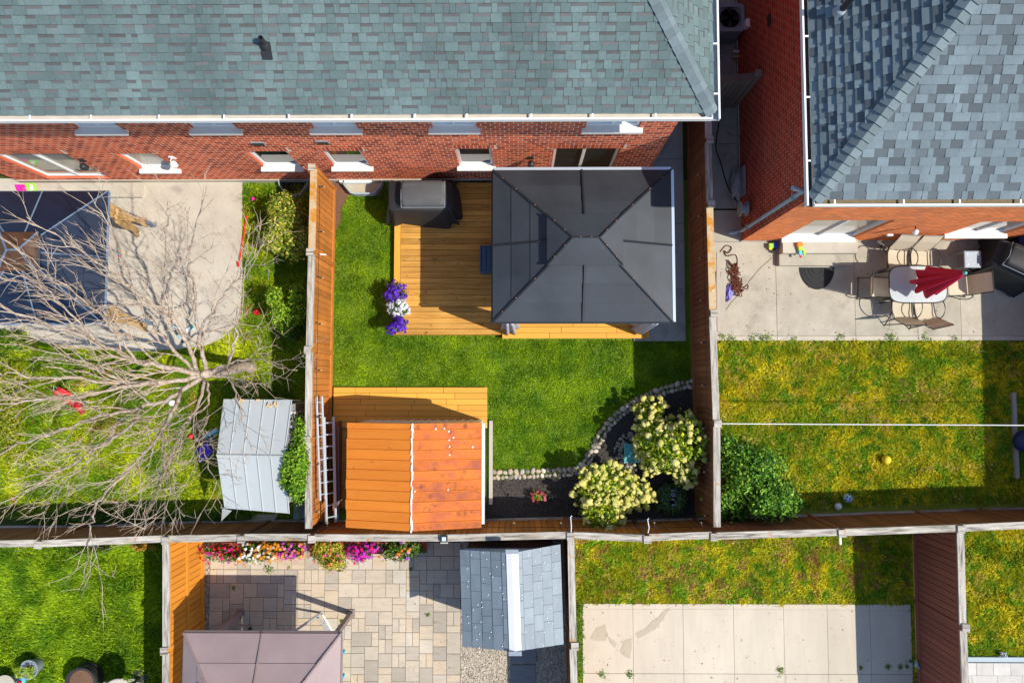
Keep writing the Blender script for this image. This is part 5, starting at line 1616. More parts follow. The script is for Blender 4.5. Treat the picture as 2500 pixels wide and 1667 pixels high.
flower_plant('flower_box', 'flower box with magenta petunias left of the resin shed shadow', 'flower box', c_, (0.56, 0.28, 0.28), DRK, [(0.7, 0.02, 0.45), (0.6, 0.04, 0.55), (0.8, 0.02, 0.2), (0.75, 0.05, 0.5)], 1300, 130, 0.06, 0.06, seed=43, pot=trough(Vector((c_.x, c_.y + 0.05, 0)), 0.42, 0.15, 0.26))
c_ = at(985, 1342, 0.38)
flower_plant('flower_box', 'flower box with green leaves and a few orange blossoms, rightmost at the back fence', 'flower box', c_, (0.62, 0.26, 0.28), DRK, [(0.88, 0.28, 0.02), (0.85, 0.5, 0.3), (0.3, 0.1, 0.5)], 1700, 40, 0.06, 0.07, seed=44, pot=trough(Vector((c_.x, c_.y + 0.05, 0)), 0.58, 0.15, 0.26))
for k, (py, cl, lb, sd_) in enumerate(((716, [(0.12, 0.03, 0.55), (0.2, 0.06, 0.62), (0.08, 0.015, 0.4)], 'purple petunias on the deck edge, the clump nearer the house', 51), (752, [(0.85, 0.85, 0.84), (0.75, 0.75, 0.8)], 'white petunias between the two purple clumps on the deck edge', 52), (790, [(0.12, 0.03, 0.55), (0.2, 0.06, 0.62), (0.08, 0.015, 0.4)], 'purple petunias on the deck corner nearest the lawn', 53))):
    px = (970, 980, 970)[k]
    c_ = at(px, py, 0.62)
    flower_plant('petunia_pot', lb, 'flower pot', c_, (0.3, 0.25, 0.27), GRN, cl, 900, 150, 0.055, 0.06, z0=0.2, seed=sd_, pot=lambda m, c_=c_: m.lathe([(0.10, 0.2), (0.15, 0.5), (0.16, 0.52), (0.14, 0.5)], (c_.x, c_.y, 0), 'plastic_clay', 16), group='petunia pots on the deck edge')

# ---------------------------------------------------------------- bare tree
tb = at(612, 897, 0.0)
tree = thing('bare_tree', 'large leafless tree with spreading grey-brown branches in the left yard', 'tree', tb)
cro = at(503, 912, 2.7)
part('trunk', tree, lambda m: m.tube(catmull([tb + Vector((0, 0, -0.05)), tb + Vector((0.02, 0.02, 0.5)), tb.lerp(cro, 0.5) + Vector((0, 0, 0.05)), cro, cro + Vector((-.06, 0, .12))], 4), [0.18, 0.16, 0.145, 0.13, 0.125, 0.12, 0.12, 0.115, 0.11, 0.108, 0.105, 0.105, 0.10, 0.09, 0.07, 0.045, 0.03], 'bark', 12), smooth=True)
limbs = [  # (base radius, points (px, py, z))
    (0.105, [(497, 912, 2.7), (403, 897, 3.3), (333, 882, 3.8), (245, 842, 4.5), (158, 805, 5.2), (60, 770, 5.9), (-60, 735, 6.5)]),
    (0.085, [(495, 918, 2.65), (386, 934, 3.4), (298, 936, 4.0), (193, 925, 4.7), (105, 920, 5.4), (0, 908, 6.1), (-90, 900, 6.6)]),
    (0.075, [(386, 934, 3.4), (316, 942, 4.0), (210, 966, 4.8), (105, 975, 5.5), (0, 985, 6.1), (-80, 1000, 6.5)]),
    (0.085, [(492, 922, 2.7), (414, 971, 3.3), (344, 994, 3.9), (245, 1018, 4.7), (123, 1060, 5.6), (0, 1102, 6.3), (-60, 1120, 6.6)]),
    (0.065, [(440, 955, 3.1), (396, 1050, 3.9), (316, 1145, 4.8), (245, 1218, 5.4), (224, 1271, 5.8), (217, 1323, 6.1), (205, 1410, 6.5)]),
    (0.06, [(498, 925, 2.6), (486, 990, 3.0), (452, 1032, 3.4), (435, 1074, 3.7), (386, 1183, 4.6), (361, 1253, 5.1), (350, 1290, 5.4)]),
    (0.05, [(344, 994, 3.9), (290, 1060, 4.6), (210, 1110, 5.3), (110, 1170, 6.0), (30, 1220, 6.4)]),
    (0.045, [(505, 930, 2.6), (510, 980, 2.9), (470, 1030, 3.3), (500, 1110, 3.9), (530, 1180, 4.4), (540, 1240, 4.8)]),
    (0.035, [(565, 930, 2.4), (589, 1001, 2.9), (600, 1050, 3.1), (617, 1102, 3.4)]),
    (0.05, [(510, 918, 2.6), (561, 920, 2.7), (610, 930, 3.0), (660, 945, 3.4)]),
    (0.055, [(512, 908, 2.6), (558, 888, 2.9), (600, 879, 3.1), (640, 880, 3.4), (726, 904, 4.0)]),
    (0.085, [(504, 905, 2.6), (494, 859, 3.0), (484, 814, 3.3), (474, 705, 4.2), (463, 628, 4.8), (470, 575, 5.2), (505, 470, 6.0)]),
    (0.075, [(480, 905, 2.75), (455, 838, 3.3), (414, 772, 3.9), (354, 730, 4.4), (305, 691, 4.9), (245, 645, 5.4), (168, 596, 6.0), (65, 530, 6.7)]),
    (0.06, [(470, 902, 2.9), (396, 821, 3.8), (350, 758, 4.3), (325, 690, 4.8), (300, 620, 5.3), (255, 530, 5.9), (215, 470, 6.3)]),
    (0.05, [(558, 888, 2.9), (575, 814, 3.4), (589, 751, 3.8), (600, 645, 4.6), (612, 551, 5.2)]),
    (0.045, [(414, 772, 3.9), (403, 700, 4.4), (405, 620, 5.0), (410, 550, 5.5), (412, 480, 6.0)]),
    (0.045, [(484, 814, 3.3), (526, 751, 3.8), (568, 698, 4.2), (600, 655, 4.6), (640, 600, 5.0)]),
    (0.045, [(333, 882, 3.8), (270, 800, 4.6), (190, 720, 5.4), (110, 660, 6.0), (20, 590, 6.5)]),
    (0.04, [(245, 842, 4.5), (170, 760, 5.2), (90, 690, 5.8), (10, 640, 6.3)]),
    (0.04, [(298, 936, 4.0), (220, 890, 4.7), (130, 860, 5.4), (30, 840, 6.0)]),
    (0.04, [(300, 1020, 4.3), (220, 1120, 5.1), (140, 1200, 5.8), (100, 1240, 6.2)]),
    (0.04, [(396, 1050, 3.9), (400, 1120, 4.5), (420, 1200, 5.0), (450, 1260, 5.5)]),
]
tr = random.Random(5)
def grow(m, p, d, L, r, depth):
    """one branch with its forks, drawn into m"""
    n = 5
    pts = [p.copy()]; q = p.copy(); dd = d.copy()
    for i in range(n):
        dd = (dd + Vector((tr.gauss(0, .085), tr.gauss(0, .085), tr.gauss(0.03, .06)))).normalized()
        q = q + dd * L / n; pts.append(q.copy())
    m.tube(pts, [r * (1 - 0.72 * i / n) for i in range(n + 1)], 'twig' if depth else 'bark', 4, caps=False)
    if depth >= 2: return
    k = 4 if depth == 0 else 2
    for j in range(k):
        t = tr.uniform(0.25, 0.95)
        i = min(n - 1, int(t * n)); pp = pts[i].lerp(pts[i + 1], t * n - i)
        ax = Vector((tr.gauss(0, .5), tr.gauss(0, .5), 1)).normalized()
        ang = tr.choice((-1, 1)) * tr.uniform(0.45, 0.95)
        nd = (Matrix.Rotation(ang, 3, ax) @ (pts[i + 1] - pts[i]).normalized() + Vector((0, 0, tr.uniform(-.1, .35)))).normalized()
        grow(m, pp, nd, L * tr.uniform(0.4, 0.7), max(0.0044, r * 0.52), depth + 1)
for r0_, lp in limbs:
    pts = catmull([at(*p) for p in lp], 5)
    for i in range(1, len(pts) - 1): pts[i] = pts[i] + Vector((tr.gauss(0, .022), tr.gauss(0, .022), tr.gauss(0, .02)))
    n = len(pts)
    mb = MB(); mb.tube(pts, [max(0.008, 0.66 * r0_ * (1 - 0.88 * (i / (n - 1)) ** 0.8)) for i in range(n)], 'bark', 7)
    limb = mb.build('limb', tree, smooth=True)
    m2 = MB()
    Ltot = sum((b - a).length for a, b in zip(pts[:-1], pts[1:]))
    s = 0.0; nxt = 0.45; sgn = 1
    for i in range(n - 1):
        seg = (pts[i + 1] - pts[i]); s += seg.length
        while nxt < s:
            t = nxt / Ltot; nxt += tr.uniform(0.17, 0.34)
            sgn = -sgn
            ax = Vector((tr.gauss(0, .45), tr.gauss(0, .45), 1)).normalized()
            nd = (Matrix.Rotation(sgn * tr.uniform(0.4, 0.9), 3, ax) @ seg.normalized() + Vector((0, 0, tr.uniform(-.05, .25)))).normalized()
            grow(m2, pts[i] + seg * 0.5, nd, tr.uniform(0.6, 1.4) * (1.15 - 0.5 * t), max(0.0068, 0.26 * r0_ * (1 - 0.7 * t)), 0 if t < 0.8 else 1)
    m2.build('branches', limb)
# a few dry leaves left on the metal shed roof
# ---------------------------------------------------------------- barbecues under covers
def cover(name, label, c, rot, dims, mat, top_mat, z0=0.0, seed=1, hood=(0.62, 0.45), hood_off=0.1):
    """cloth cover draped over a barbecue: lobed skirt, shelf shoulders, hood"""
    hx, hy, hz = dims
    g = random.Random(seed); ph = [g.uniform(0, 6.28) for _ in range(4)]
    t = thing(name, label, 'barbecue', (c[0], c[1], z0), rot)
    N = 64
    def ringf(kx, ky, z, wave, off=0.0, sq=0.22):
        out = []
        for j in range(N):
            a = 2 * math.pi * j / N
            ca, sa = math.cos(a), math.sin(a)
            x = math.copysign(abs(ca) ** sq, ca) * kx; y = math.copysign(abs(sa) ** sq, sa) * ky
            w = 1 + wave * (math.sin(9 * a + ph[0]) + 0.7 * math.sin(14 * a + ph[1]) + .5 * math.sin(5 * a + ph[2]))
            out.append((x * w + off, y * w, z + (wave * 0.5 * math.sin(7 * a + ph[3]) if wave else 0)))
        return out
    mb = MB()
    mb.loft([ringf(hx * 1.10, hy * 1.5, 0.06, 0.075), ringf(hx * 1.05, hy * 1.28, hz * 0.4, 0.05), ringf(hx, hy * 1.04, hz * 0.68, 0.018), ringf(hx * 0.985, hy * 0.98, hz * 0.74, 0.006), ringf(hx * 0.94, hy * 0.92, hz * 0.765, 0.0)], mat, cap0=False)
    mb.build('skirt', t, local=True, smooth=True)
    mb = MB()
    mb.loft([ringf(hx * hood[0] * 1.08, hy * 0.93, hz * 0.72, 0.012, hood_off), ringf(hx * hood[0], hy * 0.84, hz * 0.93, 0.006, hood_off), ringf(hx * hood[0] * 0.96, hy * hood[1] * 1.5, hz * 0.985, 0, hood_off), ringf(hx * hood[0] * 0.9, hy * hood[1], hz * 1.0, 0, hood_off)], top_mat, cap0=False)
    h = mb.build('hood', t, local=True, smooth=True)
    mb = MB()
    for s in (-1, 1): mb.tube([(hood_off + hx * hood[0] * s, -hy * .88, hz * .90), (hood_off + hx * hood[0] * s * .98, -hy * .3, hz * 1.0), (hood_off + hx * hood[0] * s, hy * .8, hz * .92)], 0.008, 'grey_metal', 5)
    mb.tube([(hood_off - hx * hood[0], -hy * .88, hz * .9), (hood_off + hx * hood[0], -hy * .88, hz * .9)], 0.008, 'grey_metal', 5)
    mb.build('piping', h, local=True)
    return t
bq = cover('covered_barbecue', 'black covered barbecue on the deck against the brick wall', at(1030, 487, 0.7)[:2], 0.0, (0.80, 0.38, 1.12), 'cover_black', 'cover_grey', DZ, 3, hood=(0.66, 0.5), hood_off=0.1)
for k in range(9):
    box('letter', (bq.location.x + 0.02 + k * 0.028, bq.location.y - 0.395, 0.2 + 0.70), (0.017, 0.012, 0.022), 'plastic_white', bq)
tag(part('grill_mat', None, lambda m: m.span(at(1000, 500, DZ).x, at(1103, 500, DZ).x, at(1000, 535, DZ).y, at(1000, 470, DZ).y, DZ + 0.002, DZ + 0.010, 'rubber_mat')), 'black grill mat on the deck under the covered barbecue', 'mat')
cover('covered_barbecue', 'black covered barbecue at the right edge of the right patio', at(2476, 642, 0.7)[:2], -0.45, (0.62, 0.36, 1.1), 'cover_black', 'cover_black', 0.05, 8, hood=(0.7, 0.5), hood_off=0.0)

# window wells with gravel
def well(label, px0, px1, py0, py1, h, mat, fill, seed):
    a, b = at(px0, py0, h), at(px1, py1, h)
    x0_, x1_ = a.x, b.x; yt, yb = WALL_Y - 0.04, b.y
    t = thing('window_well', label, 'window well', ((x0_ + x1_) / 2, (yt + yb) / 2, 0), group='window wells at the brick wall')
    pts = [(x0_, yt), (x0_ + 0.03, yt - 0.12), (x0_ + 0.2, yb + 0.03), (x0_ + 0.3, yb), (x1_ - 0.3, yb), (x1_ - 0.2, yb + 0.03), (x1_ - 0.03, yt - 0.12), (x1_, yt)]
    cxm = (x0_ + x1_) / 2
    inn = [(cxm + (x - cxm) * 0.93, yt + (y - yt) * 0.88) for x, y in pts]
    def fn(m):
        for i in range(len(pts) - 1):
            p, q, r, s = pts[i], pts[i + 1], inn[i + 1], inn[i]
            m.prism([(p[0], p[1], h), (q[0], q[1], h), (r[0], r[1], h), (s[0], s[1], h)], (0, 0, -h), mat)
    part('rim', t, fn)
    part('fill', t, lambda m: m.poly([(x, y, 0.03) for x, y in inn], fill))
    return t, inn
t, inn = well('grey-blue window well filled with pale gravel right of the orange fence', 836, 934, 440, 474, 0.22, 'grey_blue', 'gravel_tan', 1)
well('dark window well in the fence shade left of the orange fence', 678, 752, 440, 478, 0.22, 'grey_blue', 'mulch', 2)
p = wp(905, 434); 
tag(part('basement_window', None, lambda m: (m.box((at(870, 440, .1).x, WALL_Y - 0.06, 0.12), (0.82, 0.05, 0.2), 'window_white'), m.box((at(870, 440, .1).x, WALL_Y - 0.088, 0.12), (0.72, 0.012, 0.13), 'pane_sky'))), 'small basement window inside the gravel window well', 'window')

# blue wooden planter on the deck
c = at(1193, 632, 0.55)
t = thing('planter_box', 'weathered blue wooden box on the deck at the gazebo edge', 'planter', (c.x, c.y, DZ))
for dx_, dy_, sx_, sy_ in ((-0.2, 0, 0.03, 0.68), (0.2, 0, 0.03, 0.68), (0, 0.325, 0.37, 0.03), (0, -0.325, 0.37, 0.03)):
    box('side_board', (c.x + dx_, c.y + dy_, DZ + 0.2), (sx_, sy_, 0.36), 'plastic_blue_wood', t)
for k in range(3): box('top_slat', (c.x - 0.12 + k * 0.12, c.y, DZ + 0.36), (0.105, 0.6, 0.02), 'plastic_blue_wood', t)
for a in (-1, 1):
    for b in (-1, 1): box('leg', (c.x + a * 0.19, c.y + b * 0.31, DZ + 0.06), (0.05, 0.05, 0.12), 'plastic_blue_wood', t)

# string lights along the fences
def string_lights(label, pts, side, n):
    t = thing('string_lights', label, 'string lights', pts[0])
    A, B = Vector(pts[0]), Vector(pts[1]); s = Vector(side)
    path = []
    for k in range(n + 1):
        p = A.lerp(B, k / n); path.append(p)
        if k < n: path.append(A.lerp(B, (k + .5) / n) + Vector((0, 0, -0.05)))
    part('cable', t, lambda m: m.tube(path, 0.006, 'black_metal', 4))
    for k in range(n + 1):
        p = A.lerp(B, k / n) + s * 0.05
        so = part('socket', t, lambda m: m.tube([p - s * .03, p + s * 0.03 + Vector((0, 0, -.02))], 0.018, 'black_metal', 6))
        part('bulb', so, lambda m: m.lathe([(0.007, 0.02), (0.019, -0.01), (0.018, -0.03), (0.005, -0.045)], p + s * 0.05 + Vector((0, 0, -.02)), 'plastic_tan', 8))
string_lights('black string lights along the inside of the orange fence', ((-4.70, 4.6, 1.62), (-4.70, -3.0, 1.62)), (1, 0, 0), 7)
string_lights('black string lights along the inside of the dark brown fence', ((4.38, 4.9, 1.5), (4.42, -3.1, 1.5)), (-1, 0, 0), 8)
string_lights('black string lights along the inside of the back fence', ((-4.4, -3.36, 1.62), (4.2, -3.34, 1.6)), (0, 1, 0), 8)
for px, py, lb in ((1393, 1262, 'thin white hook rod on the back fence above the golden post'), (1581, 1268, 'thin white hook rod on the back fence right of the hydrangea')):
    a, b = at(px, py, 2.0), at(px + 1, 1300, 1.85)
    tag(part('hook_rod', None, lambda m: m.tube([b, b.lerp(a, .5) + Vector((0, 0, .15)), a, a + Vector((.03, .02, -.04))], 0.012, 'plastic_white', 6)), lb, 'hook')
p = bf[5]; tag(part('solar_cap', None, lambda m: (m.box((p[0], p[1], 1.93), (0.15, 0.15, 0.05), 'black_metal'), m.box((p[0], p[1], 1.958), (0.09, 0.09, 0.012), 'pane_sky'))), 'square solar light on the fence post below the orange shed', 'solar light')
tag(part('door_latch', None, lambda m: m.tube([at(775, 620, 1.3), at(796, 622, 1.15)], 0.016, 'plastic_white', 6)), 'white latch bar on the orange fence', 'latch')

# clothes line over the right lawn
tag(part('clothes_line', None, lambda m: m.tube([Vector((4.52, -0.96, 1.88)), at(2120, 1036, 1.84), Vector((13.3, -1.0, 1.88))], 0.011, 'plastic_white', 5)), 'thin white line stretched across the right lawn', 'line')

# ---------------------------------------------------------------- things between the houses
c = at(1783, 42, 0.75)
ac = thing('air_conditioner', 'round-topped grey air conditioner between the houses', 'air conditioner', (c.x, c.y, 0))
def acf(m):
    rr = lambda h, z, r=.12: [(c.x + math.copysign(min(h, abs(math.cos(a)) * h * 1.32), math.cos(a)), c.y + math.copysign(min(h, abs(math.sin(a)) * h * 1.32), math.sin(a)), z) for a in [2 * math.pi * (k + .5) / 24 for k in range(24)]]
    m.loft([rr(.36, .05), rr(.36, .66), rr(.38, .70), rr(.36, .74), rr(.27, .74), rr(.26, .68)], 'grey_metal')
part('casing', ac, acf)
part('fan_guard', ac, lambda m: [m.tube([(c.x + r * math.cos(a * .3927), c.y + r * math.sin(a * .3927), 0.735) for a in range(17)], 0.006, 'black_metal', 4) for r in (0.08, 0.14, 0.2, 0.26)] and m.lathe([(0.25, 0.70), (0.02, 0.70)], (c.x, c.y, 0), 'black_metal', 20))
for k in range(4):
    a = k * 1.57; part('fan_blade', ac, lambda m: m.prism([(c.x + .05 * math.cos(a), c.y + .05 * math.sin(a), .712), (c.x + .24 * math.cos(a - .3), c.y + .24 * math.sin(a - .3), .712), (c.x + .24 * math.cos(a + .3), c.y + .24 * math.sin(a + .3), .722)], (0, 0, -.004), 'bronze_tube'))
for k, (px, py, a, col, lb) in enumerate(((1801, 127, 0.0, 'window_white', 'pale plank end lying by the shaded wall near the air conditioner'), (1801, 139, 0.1, 'plastic_tan', 'tan timber offcut by the shaded wall near the air conditioner'))):
    q = at(px, py, 0.15); tag(box('timber_offcut', q, (0.26, 0.06, 0.07), col, None, a), lb, 'timber')
q = at(1811, 145, 0.1)
o = tag(link('pile_stone', ico_mesh('stone', 3, 2, 0.13, 'pebble', 0.75), None, q), 'small stone beside the timber offcuts between the houses', 'stone'); o.scale = (.07, .06, .07)
tag(part('garden_hose', None, lambda m: m.tube(catmull([at(1755, 300, .05), at(1748, 360, .05), at(1760, 400, .05), at(1774, 450, .05), at(1790, 480, .05), at(1806, 500, .1)], 6), 0.018, 'black_metal', 6)), 'black hose lying along the path between the houses', 'hose')
c = at(1797, 450, 0.2)
t = thing('plastic_bag', 'bundle wrapped in blue-grey plastic beside the shaded brick wall', 'bundle', (c.x, c.y, 0))
o = link('wrapping', ico_mesh('wrap', 77, 3, 0.3, 'grey_blue', 1.0, 7.0), t, c); o.scale = (0.15, 0.36, 0.2)
part('board', t, lambda m: m.box((HX - 0.06, c.y, 0.3), (0.06, 0.75, 0.55), 'grey_metal'))
c = on_plane(1822, 510, (HX - 0.12, 0, 0), Vector((1, 0, 0)))
t = thing('hose_reel', 'grey-blue hose reel on the shaded wall near the downspout', 'hose reel', c)
for s in (-0.16, 0.0):
    part('disc', t, lambda m: m.loft([[(c.x + s - 0.01, c.y + .19 * math.cos(k * .314), c.z + .19 * math.sin(k * .314)) for k in range(20)], [(c.x + s + .01, c.y + .19 * math.cos(k * .314), c.z + .19 * math.sin(k * .314)) for k in range(20)]], 'grey_blue'))
part('drum', t, lambda m: m.loft([[(c.x - .15, c.y + .11 * math.cos(k * .524), c.z + .11 * math.sin(k * .524)) for k in range(12)], [(c.x - .01, c.y + .11 * math.cos(k * .524), c.z + .11 * math.sin(k * .524)) for k in range(12)]], 'grey_metal'))

# ---------------------------------------------------------------- right patio
t = thing('concrete_steps', 'two broad concrete steps below the right patio door', 'steps', at(2000, 615, 0))
ax0, ax1 = at(1911, 600, 0.36).x, at(2094, 600, 0.36).x
ya, yb_, yc = HY - 0.03, at(2000, 618, 0.36).y, at(2000, 648, 0.2).y
part('upper_step', t, lambda m: m.span(ax0, ax1, yb_, ya, 0.05, 0.37, 'concrete'))
part('lower_step', t, lambda m: m.span(ax0 - 0.03, ax1 - 0.05, yc, yb_ - 0.003, 0.05, 0.2, 'concrete_grey'))
# half-round door mat
m0 = at(1994, 653, 0.06)
pts = [(m0.x + 0.45 * math.cos(math.pi + k * math.pi / 20), m0.y + 0.57 * math.sin(math.pi + k * math.pi / 20), 0.066) for k in range(21)]
t = thing('door_mat', 'black half-round rubber door mat below the concrete steps', 'mat', m0)
part('mat', t, lambda m: m.prism(pts, (0, 0, -0.012), 'rubber_mat'))
for r in (0.9, 0.72, 0.5, 0.3): part('ridge', t, lambda m: m.tube([(m0.x + (p[0] - m0.x) * r, m0.y + (p[1] - m0.y) * r - .012, 0.069) for p in pts], 0.008, 'rubber_mat', 4))
# water gun and toy
p = at(1953, 607, 0.42)
t = thing('water_gun', 'toy water gun of orange, green and blue on the upper step', 'toy', p, rotz=0.12)
for nm, cc, ss, col in (('tank', (0, 0.1, 0), (0.16, 0.14, 0.09), 'plastic_orange'), ('body', (0, 0.0, 0), (0.12, 0.12, 0.08), 'plastic_lime'), ('barrel', (-.01, -0.11, 0), (0.09, 0.13, 0.06), 'plastic_sky_blue'), ('nozzle', (-.01, -0.2, 0), (0.05, 0.06, 0.05), 'plastic_red'), ('grip', (0.09, -0.12, -0.01), (0.06, 0.14, 0.05), 'plastic_lime'), ('trigger', (0.07, -0.04, 0), (0.08, 0.03, 0.03), 'plastic_yellow')):
    mb = MB(); mb.loft([[(cc[0] + a * ss[0] / 2 * k, cc[1] + b * ss[1] / 2 * k, cc[2] + z * ss[2]) for a, b in ((-1, -.6), (-.6, -1), (.6, -1), (1, -.6), (1, .6), (.6, 1), (-.6, 1), (-1, .6))] for k, z in ((.8, -.5), (1, -.2), (1, .2), (.75, .5))], col); mb.build(nm, t, local=True)
p = at(1886, 601, 0.12)
t = thing('toy_truck', 'small blue and yellow toy at the wall left of the steps', 'toy', p)
part('cab', t, lambda m: m.box(p + Vector((-.05, 0, 0)), (0.10, 0.12, 0.12), 'plastic_lime')); part('bed', t, lambda m: m.box(p + Vector((.06, 0.02, 0.01)), (0.11, 0.14, 0.10), 'plastic_blue')); part('bumper', t, lambda m: m.box(p + Vector((-.04, -.07, -.02)), (0.09, 0.05, 0.06), 'plastic_yellow'))
for s in (-.06, .06): part('wheel', t, lambda m: m.box(p + Vector((s, -.085, -.04)), (.05, .03, .05), 'black_metal'))
# dining table with parasol and chairs
TC = at(2242, 694, 0.72)
tb_ = thing('patio_table', 'rounded glass patio table with dark rim on the right patio', 'table', (TC.x, TC.y, 0.05))
thx, thy = 0.71, 0.46
def super_ring(hx, hy, z, n=40, e=0.42): return [(TC.x + math.copysign(abs(math.cos(a)) ** e, math.cos(a)) * hx, TC.y + math.copysign(abs(math.sin(a)) ** e, math.sin(a)) * hy, z) for a in [2 * math.pi * k / n for k in range(n)]]
part('table_top', tb_, lambda m: m.loft([super_ring(thx, thy, 0.705), super_ring(thx, thy, 0.715)], 'table_glass'))
part('rim', tb_, lambda m: m.tube(super_ring(thx, thy, 0.71) + super_ring(thx, thy, .71)[:1], 0.016, 'bronze_tube', 6))
for a in (-1, 1):
    for b in (-1, 1): part('leg', tb_, lambda m: m.tube([(TC.x + a * thx * .8, TC.y + b * thy * .8, 0.70), (TC.x + a * thx * .85, TC.y + b * thy * .85, 0.05)], 0.02, 'bronze_tube', 6))
um = thing('parasol', 'closed red parasol standing in the patio table', 'parasol', (TC.x, TC.y, 0.05))
part('pole', um, lambda m: m.tube([(TC.x, TC.y, 0.05), (TC.x, TC.y, 2.5)], 0.022, 'bronze_tube', 8))
def folds(m):
    rings = []
    for i in range(13):
        t_ = i / 12; z = 1.02 + 1.4 * t_
        rad = 0.25 * (1 - t_) ** 0.75 + 0.035
        rings.append([(TC.x + math.cos(a) * rad * (1 + 0.42 * math.cos(8 * a + .4) * (1 - t_ * .7)), TC.y + math.sin(a) * rad * (1 + 0.42 * math.cos(8 * a + .4) * (1 - t_ * .7)), z + (0.05 * math.cos(8 * a) + .04 * math.cos(3 * a)) * (1 - t_)) for a in [2 * math.pi * k / 64 for k in range(64)]])
    m.loft(rings, 'umbrella_red')
part('canopy', um, folds, smooth=True)
part('finial', um, lambda m: m.lathe([(0.01, -0.03), (0.045, 0), (0.04, 0.04), (0.01, 0.06)], (TC.x, TC.y, 2.46), 'plastic_teal', 12), smooth=True)
part('base', um, lambda m: m.lathe([(0.26, 0.05), (0.25, 0.10), (0.05, 0.14)], (TC.x, TC.y, 0), 'black_metal', 20))

def make_chair(label, px, py, rz):
    c = at(px, py, 0.45)
    t = thing('patio_chair', label, 'chair', (c.x, c.y, 0.05), rz, group='sling chairs round the patio table')
    def strip(m, pts, w, th=0.006):
        n = len(pts)
        a = [Vector((-w, y, z)) for y, z in pts]; b = [Vector((w, y, z)) for y, z in pts]
        for i in range(n - 1):
            q = [a[i], b[i], b[i + 1], a[i + 1]]
            m.prism(q, (0, 0, -th), 'sling_cream')
    mb = MB(); strip(mb, [(0.24, 0.40), (0.1, 0.385), (-0.1, 0.37), (-0.22, 0.375)], 0.235); mb.build('seat', t, local=True)
    mb = MB(); strip(mb, [(-0.24, 0.39), (-0.30, 0.55), (-0.37, 0.75), (-0.47, 0.95)], 0.235, 0.008); mb.build('backrest', t, local=True)
    for s in (-1, 1):
        mb = MB(); mb.tube(catmull([(s * .26, .27, 0), (s * .26, .27, .36), (s * .29, .25, .52), (s * .36, .12, .61), (s * .37, -.08, .61), (s * .30, -.24, .55), (s * .255, -.27, .44)], 4), 0.013, 'bronze_tube', 6); mb.build('armrest', t, local=True)
        mb = MB(); mb.tube([(s * .25, .25, .40), (s * .25, -.22, .37), (s * .25, -.31, .55), (s * .25, -.48, .96)], 0.013, 'bronze_tube', 6); mb.build('side_frame', t, local=True)
        mb = MB(); mb.tube([(s * .25, -.1, .37), (s * .27, -.40, 0.01)], 0.013, 'bronze_tube', 6); mb.build('leg', t, local=True)
    mb = MB(); mb.tube([(-.25, -.48, .96), (.25, -.48, .96)], 0.013, 'bronze_tube', 6); mb.build('crossbar', t, local=True)
    mb = MB(); mb.tube([(-.27, -.38, .03), (.27, -.38, .03)], 0.011, 'bronze_tube', 6); mb.build('crossbar', t, local=True)
    return t
make_chair('cream sling chair on the house side of the patio table, nearer the steps', 2192, 632, math.pi - 0.08)
make_chair('cream sling chair on the house side of the patio table, nearer the silver stool', 2248, 634, math.pi - 0.02)
make_chair('cream sling chair at the end of the patio table facing away from the steps', 2150, 701, -math.pi / 2 - 0.05)
make_chair('cream sling chair at the end of the patio table beside the covered barbecue', 2340, 697, math.pi / 2 + 0.05)
make_chair('cream sling chair on the lawn side of the patio table, nearer the door mat', 2203, 752, 0.05)
make_chair('cream sling chair on the lawn side of the patio table, farther from the door mat', 2258, 757, 0.22)
c = at(2375, 633, 0.62)
t = thing('metal_stool', 'silver square metal stool between the table and the wall', 'stool', (c.x, c.y, 0.05))
part('seat', t, lambda m: m.loft([sqring(c, .2, .585), sqring(c, .21, .60), sqring(c, .21, .615), sqring(c, .19, .625)], 'grey_metal'))
for a in (-1, 1):
    for b in (-1, 1):
        part('leg', t, lambda m: m.tube([(c.x + a * .17, c.y + b * .17, .6), (c.x + a * .21, c.y + b * .21, .05)], 0.016, 'grey_metal', 6)); part('rivet', t, lambda m: m.lathe([(.022, .62), (.018, .632), (.004, .636)], (c.x + a * .13, c.y + b * .13, 0), 'plastic_white', 8))
# pots by the wall
for px, py, r, lb, ls in ((2430, 600, 0.15, 'ribbed grey plant pot with green leaves at the neighbour wall', 1), (2462, 596, 0.19, 'dark grey plant pot right of the ribbed pot at the neighbour wall', 0)):
    c = at(px, py, 0.3)
    t = thing('plant_pot', lb, 'plant pot', (c.x, c.y, 0.05))
    part('pot', t, lambda m: m.lathe([(r * .75, .05), (r, .34), (r * 1.08, .36), (r * .95, .36), (r * .9, .30)], (c.x, c.y, 0), 'grey_metal', 18))
    part('soil', t, lambda m: m.lathe([(r * .93, .30), (.01, .315)], (c.x, c.y, 0), 'soil', 14))
    n = 120 if ls else 30
    P_, N_ = blob_points(n, (c.x, c.y, .42), (r, r, .16), 6, 3 + ls, .3, .3)
    leaf_cloud('leaves', P_, N_, 0.08, palette(len(P_), GRN), parent=t)
c = at(2497, 588, 0.4); t = thing('storage_bin', 'dark blue bin at the right image edge by the wall', 'bin', (c.x, c.y, .05)); part('bin_body', t, trough(Vector((c.x, c.y, 0)), .2, .2, .55, 'plastic_navy')); part('bin_lid', t, lambda m: m.box((c.x, c.y, .565), (.43, .43, .03), 'plastic_navy'))
t = part('tan_brush', None, lambda m: m.box(at(2404, 614, 0.1), (0.13, 0.035, 0.04), 'plastic_yellow', -0.2)); tag(t, 'short yellow brush on the ground beside the silver stool', 'brush')
